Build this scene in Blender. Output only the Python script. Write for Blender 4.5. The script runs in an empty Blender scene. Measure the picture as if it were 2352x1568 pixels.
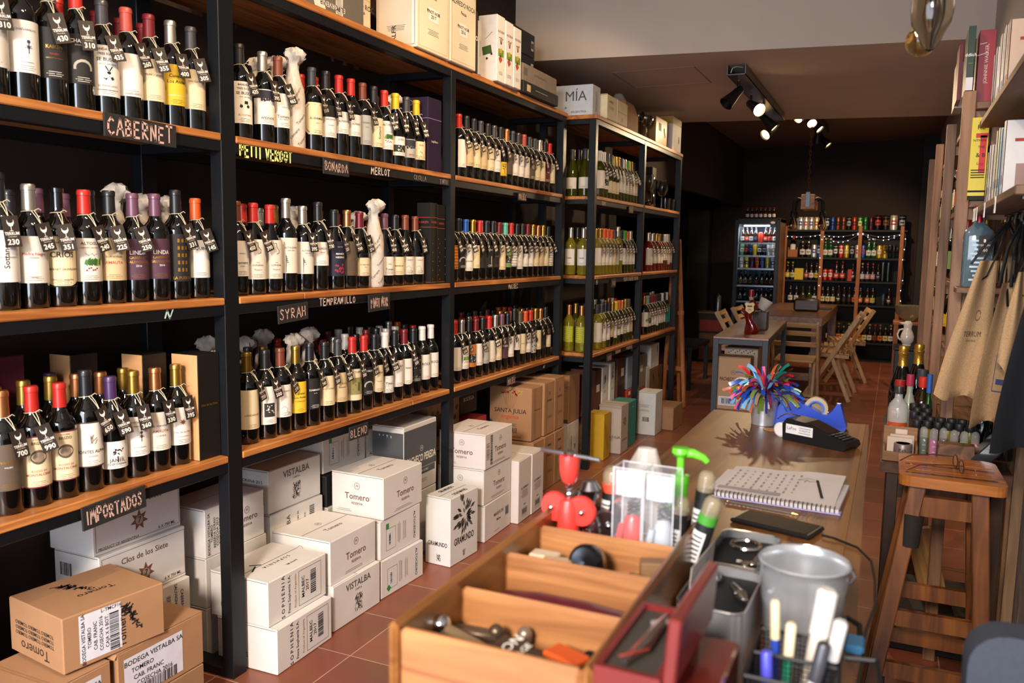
import bpy, bmesh, math, random
from mathutils import Matrix, Vector
PI = math.pi
R = math.radians
rnd = random.Random(7)
sc = bpy.context.scene
COL = sc.collection

def lin(c):
    if isinstance(c, str):
        c = tuple(int(c[i:i + 2], 16) / 255 for i in (0, 2, 4))
    return tuple(x / 12.92 if x <= .04045 else ((x + .055) / 1.055) ** 2.4 for x in c)

# ---------------------------------------------------------------- camera
CAM = Vector((0, 0, 1.40))
FPX = 1912.2
yaw, pitch, roll = .4279, .1115, .0151
fw = Vector((-math.sin(yaw) * math.cos(pitch), math.cos(yaw) * math.cos(pitch), -math.sin(pitch)))
rt0 = Vector((math.cos(yaw), math.sin(yaw), 0))
up0 = rt0.cross(fw)
rt = math.cos(roll) * rt0 + math.sin(roll) * up0
up = -math.sin(roll) * rt0 + math.cos(roll) * up0
cd = bpy.data.cameras.new('camera')
cam = bpy.data.objects.new('camera', cd)
COL.objects.link(cam)
cam.matrix_world = Matrix(((rt.x, up.x, -fw.x, CAM.x), (rt.y, up.y, -fw.y, CAM.y), (rt.z, up.z, -fw.z, CAM.z), (0, 0, 0, 1)))
cd.sensor_width = 36
cd.lens = FPX / 2352 * 36
cd.clip_start = .05
cd.clip_end = 60
cd.dof.use_dof = True
cd.dof.focus_distance = 3.3
cd.dof.aperture_fstop = 5.0
sc.camera = cam

def ray(px, py):
    return fw + (px - 1176) / FPX * rt - (py - 784) / FPX * up

def onx(px, py, X):
    d = ray(px, py); return CAM + d * ((X - CAM.x) / d.x)

def onz(px, py, Z):
    d = ray(px, py); return CAM + d * ((Z - CAM.z) / d.z)

def ony(px, py, Y):
    d = ray(px, py); return CAM + d * ((Y - CAM.y) / d.y)

def y_at(px, X, z):
    """depth along a shelf (plane x = X, height z) of a thing seen in column px"""
    lo, hi = .6, 9.5
    for _ in range(40):
        m = (lo + hi) / 2
        d = Vector((X, m, z)) - CAM
        if 1176 + FPX * d.dot(rt) / d.dot(fw) < px: lo = m
        else: hi = m
    return (lo + hi) / 2

# ---------------------------------------------------------------- world, view, lights
w = bpy.data.worlds.new('world'); sc.world = w; w.use_nodes = True
bg = w.node_tree.nodes['Background']
bg.inputs[0].default_value = (.75, .85, 1, 1); bg.inputs[1].default_value = 1.0
vs = sc.view_settings
vs.view_transform = 'Standard'; vs.look = 'None'; vs.exposure = .12; vs.gamma = 1; vs.use_curve_mapping = False
cy = sc.cycles
cy.use_denoising = True
cy.max_bounces = 7; cy.diffuse_bounces = 3; cy.glossy_bounces = 4; cy.transmission_bounces = 7; cy.transparent_max_bounces = 8
cy.caustics_reflective = False; cy.caustics_refractive = False
cy.sample_clamp_indirect = 4
cy.use_adaptive_sampling = True; cy.adaptive_threshold = .02

def light(kind, name, loc, target, energy, color, **kw):
    ld = bpy.data.lights.new(name, kind); o = bpy.data.objects.new(name, ld); COL.objects.link(o)
    ld.energy = energy; ld.color = color
    for k, v in kw.items(): setattr(ld, k, v)
    o.location = loc
    o.rotation_euler = (Vector(target) - Vector(loc)).to_track_quat('-Z', 'Y').to_euler()
    return o

# daylight through the shop front behind the camera
light('AREA', 'shop_window_daylight', (-.95, -1.75, 1.5), (-.95, 3, .9), 150, (.78, .87, 1), shape='RECTANGLE', size=2.5, size_y=2.2)
# low warm sun that comes in through the same shop front and reaches counter and cartons
light('AREA', 'doorway_daylight', (-.2, -1.7, 2.35), (-1.7, 2.6, 0.0), 34, (1, .86, .72), shape='RECTANGLE', size=.5, size_y=.4, spread=R(70))
WARM = (1, .72, .42)
# ceiling spots of the front room, out of the picture above, aimed at the bottles
for y0, y1, z1, e in ((1.05, 1.35, 1.9, 60), (1.7, 2.35, 1.75, 60), (2.3, 2.95, 1.85, 60), (2.9, 3.8, 1.8, 70), (3.4, 4.5, 1.9, 50)):
    light('SPOT', 'unseen_spot', (-.55, y0, 3.05), (-1.9, y1, z1), e, WARM, spot_size=R(62), spot_blend=.35, shadow_soft_size=.03)
for y0, y1 in ((1.2, 2.3), (2.6, 3.9)):
    light('SPOT', 'unseen_spot', (-.25, y0, 3.1), (-1.85, y1, .9), 30, (1, .80, .60), spot_size=R(70), spot_blend=.5, shadow_soft_size=.04)
light('SPOT', 'unseen_spot', (-.9, 4.2, 2.5), (.25, 5.0, 1.2), 60, (1, .74, .5), spot_size=R(80), spot_blend=.5, shadow_soft_size=.04)  # added to brighten the far part of the wall rack, no fixture there
light('SPOT', 'unseen_spot', (-.7, 2.0, 2.9), (.25, 3.0, 1.3), 70, (1, .78, .56), spot_size=R(50), spot_blend=.5, shadow_soft_size=.04)  # unseen spot added to brighten the near rack and aprons

# ---------------------------------------------------------------- materials
MATS = {}
def P(color, rough=.5, metal=0, var=.06, scale=30, bump=0, trans=0, emit=0, coat=0, ior=1.45, alpha=1, spec=.5):
    key = (color, rough, metal, var, scale, bump, trans, emit, coat, ior, alpha, spec)
    if key in MATS: return MATS[key]
    m = bpy.data.materials.new('surface_%03d' % len(MATS)); m.use_nodes = True
    nt = m.node_tree; b = nt.nodes['Principled BSDF']
    c = lin(color)
    b.inputs['Roughness'].default_value = rough; b.inputs['Metallic'].default_value = metal
    b.inputs['Transmission Weight'].default_value = trans; b.inputs['IOR'].default_value = ior
    b.inputs['Coat Weight'].default_value = coat; b.inputs['Alpha'].default_value = alpha
    b.inputs['Specular IOR Level'].default_value = spec
    if emit:
        b.inputs['Emission Color'].default_value = (*c, 1); b.inputs['Emission Strength'].default_value = emit
    n = nt.nodes.new('ShaderNodeTexNoise'); n.inputs['Scale'].default_value = scale; n.inputs['Detail'].default_value = 3
    tc = nt.nodes.new('ShaderNodeTexCoord'); nt.links.new(tc.outputs['Object'], n.inputs['Vector'])
    mx = nt.nodes.new('ShaderNodeMix'); mx.data_type = 'RGBA'
    mx.inputs[6].default_value = (*[x * (1 - var * 2) for x in c], 1); mx.inputs[7].default_value = (*[min(1, x * (1 + var * 2)) for x in c], 1)
    nt.links.new(n.outputs['Fac'], mx.inputs[0]); nt.links.new(mx.outputs[2], b.inputs['Base Color'])
    if bump:
        bp = nt.nodes.new('ShaderNodeBump'); bp.inputs['Strength'].default_value = bump; bp.inputs['Distance'].default_value = .002
        nt.links.new(n.outputs['Fac'], bp.inputs['Height']); nt.links.new(bp.outputs['Normal'], b.inputs['Normal'])
    MATS[key] = m
    return m

def wood(c1, c2, axis='y', rough=.45, scale=1.0, coat=0, bump=.25, planks=0):
    key = ('wood', c1, c2, axis, rough, scale, coat, bump, planks)
    if key in MATS: return MATS[key]
    m = bpy.data.materials.new('wood_%03d' % len(MATS)); m.use_nodes = True
    nt = m.node_tree; b = nt.nodes['Principled BSDF']; N = nt.nodes.new; L = nt.links.new
    b.inputs['Roughness'].default_value = rough; b.inputs['Coat Weight'].default_value = coat; b.inputs['Coat Roughness'].default_value = .25
    tc = N('ShaderNodeTexCoord'); mp = N('ShaderNodeMapping'); L(tc.outputs['Object'], mp.inputs['Vector'])
    s = [26 * scale] * 3; s['xyz'.index(axis)] = 2.2 * scale
    mp.inputs['Scale'].default_value = s
    n = N('ShaderNodeTexNoise'); n.inputs['Scale'].default_value = 1; n.inputs['Detail'].default_value = 6; n.inputs['Distortion'].default_value = 1.2
    L(mp.outputs['Vector'], n.inputs['Vector'])
    n2 = N('ShaderNodeTexNoise'); n2.inputs['Scale'].default_value = 3.2; n2.inputs['Detail'].default_value = 2; L(tc.outputs['Object'], n2.inputs['Vector'])
    r = N('ShaderNodeValToRGB'); r.color_ramp.elements[0].position = .32; r.color_ramp.elements[1].position = .68
    r.color_ramp.elements[0].color = (*lin(c1), 1); r.color_ramp.elements[1].color = (*lin(c2), 1)
    ad = N('ShaderNodeMath'); ad.operation = 'MULTIPLY_ADD'; ad.inputs[1].default_value = .35; L(n2.outputs['Fac'], ad.inputs[0])
    sb = N('ShaderNodeMath'); sb.operation = 'SUBTRACT'; sb.inputs[1].default_value = .17; L(n.outputs['Fac'], sb.inputs[0]); L(sb.outputs[0], ad.inputs[2])
    L(ad.outputs[0], r.inputs[0])
    out = r.outputs['Color']
    L(out, b.inputs['Base Color'])
    bp = N('ShaderNodeBump'); bp.inputs['Strength'].default_value = bump; bp.inputs['Distance'].default_value = .001
    L(n.outputs['Fac'], bp.inputs['Height']); L(bp.outputs['Normal'], b.inputs['Normal'])
    MATS[key] = m
    return m

def floor_mat():
    m = bpy.data.materials.new('terracotta_tiles'); m.use_nodes = True
    nt = m.node_tree; b = nt.nodes['Principled BSDF']; N = nt.nodes.new; L = nt.links.new
    tc = N('ShaderNodeTexCoord'); mp = N('ShaderNodeMapping'); mp.inputs['Location'].default_value = (1.622, -2.561, 0)
    L(tc.outputs['Object'], mp.inputs['Vector'])
    br = N('ShaderNodeTexBrick'); br.offset = 0; br.squash = 1
    br.inputs['Scale'].default_value = 1; br.inputs['Brick Width'].default_value = .307; br.inputs['Row Height'].default_value = .307
    br.inputs['Mortar Size'].default_value = .0022; br.inputs['Mortar Smooth'].default_value = .2
    br.inputs['Color1'].default_value = (*lin('8E4C30'), 1); br.inputs['Color2'].default_value = (*lin('7C4028'), 1); br.inputs['Mortar'].default_value = (*lin('B8937A'), 1)
    L(mp.outputs['Vector'], br.inputs['Vector'])
    n = N('ShaderNodeTexNoise'); n.inputs['Scale'].default_value = 5; n.inputs['Detail'].default_value = 5; L(tc.outputs['Object'], n.inputs['Vector'])
    mx = N('ShaderNodeMix'); mx.data_type = 'RGBA'; mx.blend_type = 'OVERLAY'; mx.inputs[0].default_value = .35
    L(br.outputs['Color'], mx.inputs[6]); L(n.outputs['Color'], mx.inputs[7])
    hs = N('ShaderNodeHueSaturation'); hs.inputs['Saturation'].default_value = .95; L(mx.outputs[2], hs.inputs['Color']); L(hs.outputs[0], b.inputs['Base Color'])
    rr = N('ShaderNodeMapRange'); rr.inputs[3].default_value = .22; rr.inputs[4].default_value = .5; L(n.outputs['Fac'], rr.inputs[0]); L(rr.outputs[0], b.inputs['Roughness'])
    bp = N('ShaderNodeBump'); bp.inputs['Strength'].default_value = .4; bp.inputs['Distance'].default_value = .001; bp.invert = True
    L(br.outputs['Fac'], bp.inputs['Height']); L(bp.outputs['Normal'], b.inputs['Normal'])
    return m

STEEL = P('17191D', .42, .35, .12, 40, .15)
SHELFW = wood('8A4A1C', 'C98445', 'y', .5, 1.0, .1)
UNDERW = SHELFW
INK = P('1A1716', .7); INKB = P('4A2A20', .7); INKR = P('A63A2C', .7); GOLD = P('A67A2C', .4, .6); PAPERW = P('E6DFD4', .75)
CHALK = P('D9C2B4', .95, var=.2, scale=300); CHALKY = P('DDE28C', .95, var=.1, scale=300); SLATE = P('221F1D', .75, var=.25, scale=60)
GLASSCLR = P('F6FAFA', .02, trans=1, var=0, ior=1.45)
CHROME = P('D8D8DA', .12, 1, .02); IRON = P('6C6E72', .3, .9)

# ---------------------------------------------------------------- mesh builder
TXT = {}
def text2d(s, bold=0):
    k = (s, bold)
    if k in TXT: return TXT[k]
    cu = bpy.data.curves.new('t', 'FONT'); cu.body = s; cu.size = 1; cu.resolution_u = 2; cu.offset = bold
    cu.align_x = 'CENTER'; cu.align_y = 'CENTER'
    ob = bpy.data.objects.new('t', cu); me = ob.to_mesh()
    v = [(p.co.x, p.co.y) for p in me.vertices]; f = [tuple(p.vertices) for p in me.polygons]
    ob.to_mesh_clear(); bpy.data.objects.remove(ob); bpy.data.curves.remove(cu)
    TXT[k] = (v, f)
    return TXT[k]

class MB:
    def __init__(s):
        s.v = []; s.f = []; s.mi = []; s.mats = []; s.M = None
    def m(s, mat):
        if mat not in s.mats: s.mats.append(mat)
        return s.mats.index(mat)
    def add(s, vs, fs, mat, M=None):
        b = len(s.v)
        for p in vs:
            p = Vector(p)
            if M is not None: p = M @ p
            if s.M is not None: p = s.M @ p
            s.v.append(p)
        i = s.m(mat)
        for f in fs: s.f.append(tuple(b + k for k in f)); s.mi.append(i)
        return s
    def box(s, x0, x1, y0, y1, z0, z1, mat, b=0, M=None):
        if not b:
            vs = [(x, y, z) for x in (x0, x1) for y in (y0, y1) for z in (z0, z1)]
            fs = [(0, 1, 3, 2), (4, 6, 7, 5), (0, 4, 5, 1), (2, 3, 7, 6), (0, 2, 6, 4), (1, 5, 7, 3)]
            return s.add(vs, fs, mat, M)
        b = min(b, (x1 - x0) * .45, (y1 - y0) * .45, (z1 - z0) * .45)
        lo = (x0, y0, z0); hi = (x1, y1, z1); vs = []; ix = {}
        for sx in (0, 1):
            for sy in (0, 1):
                for sz in (0, 1):
                    sg = (sx, sy, sz)
                    for a in range(3):
                        p = [(hi if sg[k] else lo)[k] + (0 if k == a else (-b if sg[k] else b)) for k in range(3)]
                        ix[sg + (a,)] = len(vs); vs.append(p)
        fs = []
        for a in range(3):
            o = [k for k in range(3) if k != a]
            for sa in (0, 1):
                q = []
                for t in ((0, 0), (1, 0), (1, 1), (0, 1)):
                    sg = [0, 0, 0]; sg[a] = sa; sg[o[0]] = t[0]; sg[o[1]] = t[1]; q.append(ix[tuple(sg) + (a,)])
                fs.append(q)
            for t in ((0, 0), (1, 0), (1, 1), (0, 1)):  # edges parallel to a
                q = []
                for sa, oo in ((0, o[0]), (1, o[0]), (1, o[1]), (0, o[1])):
                    sg = [0, 0, 0]; sg[a] = sa; sg[o[0]] = t[0]; sg[o[1]] = t[1]; q.append(ix[tuple(sg) + (oo,)])
                fs.append(q)
        for sx in (0, 1):
            for sy in (0, 1):
                for sz in (0, 1): fs.append([ix[(sx, sy, sz, a)] for a in range(3)])
        c = Vector([(lo[k] + hi[k]) / 2 for k in range(3)]); V = [Vector(p) for p in vs]; out = []
        for q in fs:
            fc = sum((V[k] for k in q), Vector()) / len(q); n = (V[q[1]] - V[q[0]]).cross(V[q[2]] - V[q[0]])
            out.append(tuple(q) if n.dot(fc - c) > 0 else tuple(reversed(q)))
        return s.add(vs, out, mat, M)
    def prism(s, pts, z0, z1, mat, M=None):
        n = len(pts)
        ar = sum(pts[i][0] * pts[(i + 1) % n][1] - pts[(i + 1) % n][0] * pts[i][1] for i in range(n))
        if ar < 0: pts = pts[::-1]
        vs = [(x, y, z0) for x, y in pts] + [(x, y, z1) for x, y in pts]
        fs = [tuple(range(n))[::-1], tuple(range(n, 2 * n))] + [(i, (i + 1) % n, n + (i + 1) % n, n + i) for i in range(n)]
        return s.add(vs, fs, mat, M)
    def lathe(s, prof, n, mat, M=None, a0=0, a1=2 * PI, sq=None):
        full = abs(a1 - a0 - 2 * PI) < 1e-6; k = n if full else n + 1
        vs = []; fs = []
        for r, z in prof:
            for i in range(k):
                a = a0 + (a1 - a0) * i / n
                cx, sy = math.cos(a), math.sin(a)
                if sq:
                    e = 2 / sq; cx = math.copysign(abs(cx) ** e, cx); sy = math.copysign(abs(sy) ** e, sy)
                vs.append((r * cx, r * sy, z))
        for j in range(len(prof) - 1):
            for i in range(n):
                i2 = (i + 1) % k
                q = (j * k + i, j * k + i2, (j + 1) * k + i2, (j + 1) * k + i)
                fs.append(q)
        if full:
            if prof[0][0] > 1e-6: fs.append(tuple(range(k))[::-1])
            if prof[-1][0] > 1e-6: fs.append(tuple((len(prof) - 1) * k + i for i in range(k)))
        return s.add(vs, fs, mat, M)
    def tube(s, pts, r, n, mat, M=None, closed=False, rs=None):
        pts = [Vector(p) for p in pts]; N = len(pts); vs = []; fs = []
        prev = None
        for i, p in enumerate(pts):
            if closed: d = pts[(i + 1) % N] - pts[i - 1]
            else: d = pts[min(i + 1, N - 1)] - pts[max(i - 1, 0)]
            d.normalize()
            if prev is None:
                a = Vector((0, 0, 1)) if abs(d.z) < .9 else Vector((1, 0, 0)); u = d.cross(a).normalized()
            else:
                u = (prev - d * prev.dot(d)).normalized()
            prev = u; v = d.cross(u); rr = rs[i] if rs else r
            for k in range(n):
                t = 2 * PI * k / n; vs.append(p + (u * math.cos(t) + v * math.sin(t)) * rr)
        for i in range(N if closed else N - 1):
            for k in range(n):
                k2 = (k + 1) % n; j = (i + 1) % N
                fs.append((i * n + k, i * n + k2, j * n + k2, j * n + k))
        if not closed: fs += [tuple(range(n))[::-1], tuple((N - 1) * n + k for k in range(n))]
        return s.add(vs, fs, mat, M)
    def bar(s, a, b, w, t, mat, upv=(0, 0, 1), bev=0):
        """rectangular bar from a to b; w across, t along upv"""
        a = Vector(a); b = Vector(b); d = b - a; L = d.length; d.normalize()
        uv = Vector(upv); sd = d.cross(uv).normalized(); uv = sd.cross(d)
        M = Matrix(((d.x, sd.x, uv.x, a.x), (d.y, sd.y, uv.y, a.y), (d.z, sd.z, uv.z, a.z), (0, 0, 0, 1)))
        return s.box(0, L, -w / 2, w / 2, -t / 2, t / 2, mat, bev, M)
    def sphere(s, c, r, mat, n=10, sx=1, sy=1, sz=1):
        prof = [(r * math.sin(PI * j / n), -r * math.cos(PI * j / n)) for j in range(n + 1)]
        prof[0] = (0, -r); prof[-1] = (0, r)
        M = Matrix.Translation(c) @ Matrix.Diagonal((sx, sy, sz, 1))
        return s.lathe(prof, n + 4, mat, M)
    def surf(s, vs2, fs, fn, mat):
        return s.add([fn(u, v) for u, v in vs2], fs, mat)
    def text(s, t, size, fn, mat, cx=0, cy=0, rot=0, sx=1, bold=0):
        v, f = text2d(t, bold); c, q = math.cos(R(rot)), math.sin(R(rot))
        vs = []
        for x, y in v:
            x *= size * sx; y *= size; vs.append((cx + x * c - y * q, cy + x * q + y * c))
        return s.surf(vs, f, fn, mat)
    def rect(s, cx, cy, w, h, fn, mat, rot=0, seg=1):
        c, q = math.cos(R(rot)), math.sin(R(rot)); vs = []
        for i in range(seg + 1):
            x = -w / 2 + w * i / seg
            for y in (-h / 2, h / 2): vs.append((cx + x * c - y * q, cy + x * q + y * c))
        return s.surf(vs, [(2 * i, 2 * i + 2, 2 * i + 3, 2 * i + 1) for i in range(seg)], fn, mat)
    def poly(s, pts, fn, mat): return s.surf(pts, [tuple(range(len(pts)))], fn, mat)
    def mesh(s, name, smooth=True, angle=38):
        me = bpy.data.meshes.new(name); me.from_pydata([tuple(p) for p in s.v], [], s.f)
        for m in s.mats: me.materials.append(m)
        me.polygons.foreach_set('material_index', s.mi)
        if smooth:
            me.shade_smooth(); me.set_sharp_from_angle(angle=R(angle))
        me.update()
        return me
    def build(s, name, parent=None, loc=None, rotz=0, smooth=True, angle=38, label=None):
        o = bpy.data.objects.new(name, s.mesh(name, smooth, angle)); COL.objects.link(o)
        if loc is not None: o.location = loc
        o.rotation_euler.z = rotz
        if parent: o.parent = parent
        if label: o['label'] = label
        return o

LABELS = {}
def tag(o, label, cat, group=None):
    n = len(label.split())
    if n > 16 or n < 4: print('LABEL LENGTH', n, label)
    if label in LABELS and not (group and LABELS[label] == group): print('DUP LABEL', label)
    LABELS[label] = group
    o['label'] = label; o['category'] = cat
    if group: o['group'] = group
    return o
def thing(name, label, cat, loc=(0, 0, 0), rotz=0, group=None):
    o = bpy.data.objects.new(name, None); COL.objects.link(o); o.empty_display_size = .05
    o.location = loc; o.rotation_euler = (0, 0, rotz)
    return tag(o, label, cat, group)
def put(me, name, parent, loc=(0, 0, 0), rotz=0):
    o = bpy.data.objects.new(name, me); COL.objects.link(o); o.parent = parent; o.location = loc; o.rotation_euler.z = rotz
    return o
def struct(mb, name, smooth=False):
    o = mb.build(name, smooth=smooth); o['kind'] = 'structure'; return o

# ---------------------------------------------------------------- room
WL, WR = -2.28, .42
PAINT = P('CDBBAA', .85, var=.05, scale=3, bump=.1); DARKP = P('2A1A12', .8, var=.12, scale=4, bump=.1); RIGHTP = P('B7AFA6', .8, var=.05, scale=4, bump=.1)
m = MB(); m.box(-3.6, .6, -2, 13.2, -.06, 0, floor_mat()); struct(m, 'floor')
m = MB(); m.box(WL - .1, WL, -2, 7.25, 0, 3.35, DARKP); struct(m, 'wall_left')
m = MB(); m.box(WR, WR + .1, -2, 12.6, 0, 3.35, RIGHTP); struct(m, 'wall_right')
m = MB(); m.box(-2.14, -2.06, 7.25, 12.52, 2.05, 2.9, DARKP); m.box(-3.5, -2.14, 7.25, 12.6, 2.4, 2.45, DARKP); m.box(-3.5, WL, 7.2, 7.25, 0, 2.4, DARKP); struct(m, 'wall_left_rear')
m = MB(); m.box(-3.6, -3.5, 7.2, 13, 0, 2.9, DARKP); struct(m, 'wall_hall')
m = MB(); m.prism([(-3.5, 12.80), (.5, 11.94), (.5, 12.2), (-3.5, 13.05)], 0, 2.95, DARKP); struct(m, 'wall_back')
m = MB(); m.box(.24, .42, 11.6, 11.95, 0, 2.87, P('2B2724', .8)); struct(m, 'trim_1')
m = MB(); m.box(WL - .1, WR + .1, -2, 5.4, 3.3, 3.36, PAINT); struct(m, 'ceiling')
m = MB(); m.prism([(WL, 4.98), (WR, 5.36), (WR, 8.17), (WL, 7.75)], 2.58, 3.3, PAINT); struct(m, 'ceiling_lowered')
m = MB(); m.box(-3.6, .6, 7.7, 13.2, 2.87, 2.93, P('7A5E4C', .85, var=.05, scale=3)); struct(m, 'ceiling_rear')
# shop front behind the camera
m = MB()
m.box(WL, -2.2, -2, -1.94, 0, 3.3, RIGHTP); m.box(.3, WR, -2, -1.94, 0, 3.3, RIGHTP); m.box(-2.2, .3, -2, -1.94, 2.75, 3.3, RIGHTP); m.box(-2.2, .3, -2, -1.94, 0, .25, RIGHTP)
struct(m, 'wall_front')
# olive door leaf and baseboard seen through the opening behind the shelves
m = MB(); m.M = Matrix.Translation((-2.86, 12.60, 0)) @ Matrix.Rotation(R(-12.1), 4, 'Z')
m.box(0, .34, 0, .03, 0, 2.0, P('4A4430', .6)); m.box(.34, .37, -.01, .04, 0, 2.03, P('241811', .6)); struct(m, 'door_1')
m = MB(); m.M = Matrix.Translation((-3.5, 12.76, 0)) @ Matrix.Rotation(R(-12.1), 4, 'Z'); m.box(0, 1.3, -.03, 0, 0, .09, P('3A241A', .5)); struct(m, 'baseboard_back')
# faint square access hatch and seams of the lowered ceiling
m = MB(); g = P('8D7A6C', .85)
for a, b in (((-1.8, 5.5), (-1.25, 5.5)), ((-1.25, 5.5), (-1.25, 6.05)), ((-1.8, 5.5), (-1.8, 6.05)), ((-1.8, 6.05), (-1.25, 6.05))):
    m.bar((*a, 2.579), (*b, 2.579), .006, .003, g)
struct(m, 'trim_2')
m = MB()
for x in (-1.55, -.7): m.bar((x, 5.087 + (x + 1.55) * .14, 2.6), (x, 5.087 + (x + 1.55) * .14 - .001, 3.28), .004, .004, g, (1, 0, 0))
struct(m, 'trim_3')

# ---------------------------------------------------------------- shelving
ROWZ = (1.730, 1.235, .740); TOPZ = 2.22
def shelving(name, label, xf, xb, posts, ends):
    t = thing(name, label, 'shelves', (xf, posts[0][0], 0))
    o = Vector((xf, posts[0][0], 0))
    def bb(nm, x0, x1, y0, y1, z0, z1, mat, b=.002):
        m = MB(); m.box(x0 - o.x, x1 - o.x, y0 - o.y, y1 - o.y, z0, z1, mat, b); return m.build(nm, t, smooth=False)
    for y0, y1 in posts:
        for xa, xc in ((xf - .045, xf), (xb, xb + .04)):
            bb('post', xa, xc, y0, y1, 0, TOPZ - .027, STEEL)
        for z in ROWZ: bb('side_rail', xb + .04, xf - .045, y0, y1, z - .052, z - .022, STEEL)
        bb('side_rail', xb + .04, xf - .045, y0, y1, TOPZ - .057, TOPZ - .027, STEEL)
        bb('side_rail', xb + .04, xf - .045, y0, y1, 0, .03, STEEL)
    for i in range(len(posts) - 1):
        ya, yb = posts[i][1], posts[i + 1][0]
        for z in ROWZ:
            bb('front_rail', xf - .043, xf - .002, ya, yb, z - .054, z - .022, STEEL)
            bb('back_rail', xb, xb + .04, ya, yb, z - .054, z - .022, STEEL)
            sp = ends.get((i, z))
            seg = [(ya + .001, sp - .0015), (sp + .0015, yb - .001)] if sp else [(ya + .001, yb - .001)]
            for a, b in seg: bb('shelf_board', xb, xf + .003, a, b, z - .022, z, SHELFW, .003)
        bb('front_rail', xf - .043, xf - .002, ya, yb, TOPZ - .057, TOPZ - .025, STEEL)
    bb('shelf_board', xb, xf + .004, posts[0][0], posts[-1][1] + .01, TOPZ - .025, TOPZ, SHELFW, .003)
    return t
X1, X2 = -1.863, -1.706
U1 = shelving('wine_shelving', 'long black steel shelving with orange wood boards along the left wall', X1, -2.235, ((.55, .605), (1.955, 2.017), (3.385, 3.43), (4.79, 4.84)), {(1, 1.235): y_at(697, X1, 1.23), (1, 1.730): y_at(944, X1, 1.72), (1, .740): y_at(946, X1, .73)})
U2 = shelving('wine_shelving', 'shorter black steel shelving of white and rosé wines beyond the long one', X2, -2.08, ((4.93, 4.975), (6.03, 6.07), (7.15, 7.195)), {})

# ---------------------------------------------------------------- bottles
CAPS = {'K': ('1B1B1F', 'black'), 'R': ('B8281F', 'red'), 'P': ('B24A40', 'salmon pink'), 'M': ('6E1722', 'maroon'), 'S': ('B4AFA5', 'silver'),
        'G': ('A58238', 'gold'), 'C': ('BD7A4C', 'copper'), 'U': ('452C58', 'purple'), 'V': ('684457', 'mauve'), 'O': ('CC5420', 'orange'), 'B': ('753A26', 'brown'),
        'W': ('DAD6CE', 'white'), 'Y': ('D0B01E', 'yellow'), 'T': ('5CAE96', 'mint green'), 'L': ('1E4FA3', 'blue'), 'D': ('3A3A3E', 'dark grey'), 'E': ('55503A', 'olive'), 'N': ('3F9A2E', 'green')}
METALCAP = 'SGC'
def capmat(c):
    return P(CAPS[c][0], .34 if c in METALCAP else .42, .85 if c in METALCAP else .12, .05, 60, coat=.25)
GLASS = {
    'dark': (P('070807', .06, 0, .1, spec=.9, coat=.6), 'dark'),
    'amber': (P('1E0C04', .06, spec=.9, coat=.5), 'brown'),
    'green': (P('4A4A0C', .05, trans=.45, coat=.5, ior=1.4, var=.1), 'green glass'),
    'yellow': (P('D8C63C', .04, trans=.75, coat=.4, ior=1.35, var=.05), 'pale yellow'),
    'rose': (P('8E2A20', .05, trans=.55, coat=.4, ior=1.38, var=.05), 'rosé'),
    'clear': (P('F4F8F6', .03, trans=1, ior=1.3, var=0), 'clear glass'),
    'lime': (P('1B5A22', .05, trans=.4, coat=.5, ior=1.4, var=.05), 'green'),
}
SHAPES = {
    'bx': [(0, .004), (.030, 0), (.0362, .003), (.0375, .009), (.0375, .186), (.0362, .197), (.030, .211), (.0205, .223), (.0158, .235), (.0146, .250), (.0141, .286), (.0158, .2865), (.0158, .297), (.013, .30), (0, .30)],
    'bg': [(0, .004), (.032, 0), (.0385, .003), (.040, .010), (.040, .125), (.0385, .145), (.033, .172), (.0245, .20), (.0185, .222), (.0155, .243), (.0143, .286), (.016, .2865), (.016, .295), (.013, .298), (0, .298)],
    'hk': [(0, .004), (.029, 0), (.0345, .003), (.0355, .01), (.0355, .15), (.034, .18), (.027, .22), (.0185, .255), (.0152, .28), (.0142, .315), (.0155, .316), (.0155, .325), (.012, .328), (0, .328)],
    'be': [(0, .004), (.026, 0), (.0302, .003), (.031, .008), (.031, .118), (.029, .136), (.021, .160), (.0155, .182), (.0135, .215), (.0135, .222), (.0145, .223), (.0145, .229), (0, .2295)],
    'lb': [(0, .004), (.030, 0), (.038, .003), (.0395, .009), (.0395, .18), (.037, .20), (.026, .222), (.0155, .24), (.0145, .275), (.017, .276), (.017, .30), (0, .301)],
}
MC = {}
def shape_mesh(kind, glass, n=20):
    k = (kind, glass, n)
    if k not in MC:
        m = MB(); m.lathe(SHAPES[kind], n, GLASS[glass][0]); MC[k] = m.mesh('glass_body')
    return MC[k]
def cap_mesh(kind, c, n=16):
    k = ('cap', kind, c, n)
    if k not in MC:
        m = MB(); h = SHAPES[kind][-1][1]; z0 = h - .062 if kind != 'be' else h - .03
        r0 = .0166 if kind != 'be' else .0152
        m.lathe([(r0, z0), (r0 - .0004, z0 + .02), (r0 - .0011, h - .0145), (r0 + .0002, h - .0135), (r0 + .0002, h - .003), (r0 - .002, h + .0012), (0, h + .0012)], n, capmat(c))
        MC[k] = m.mesh('capsule')
    return MC[k]
TAGCARD = P('2B211B', .6, var=.1)
TAGINK = P('E8DDD0', .8); STRING = P('CDBFA2', .85)
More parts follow.
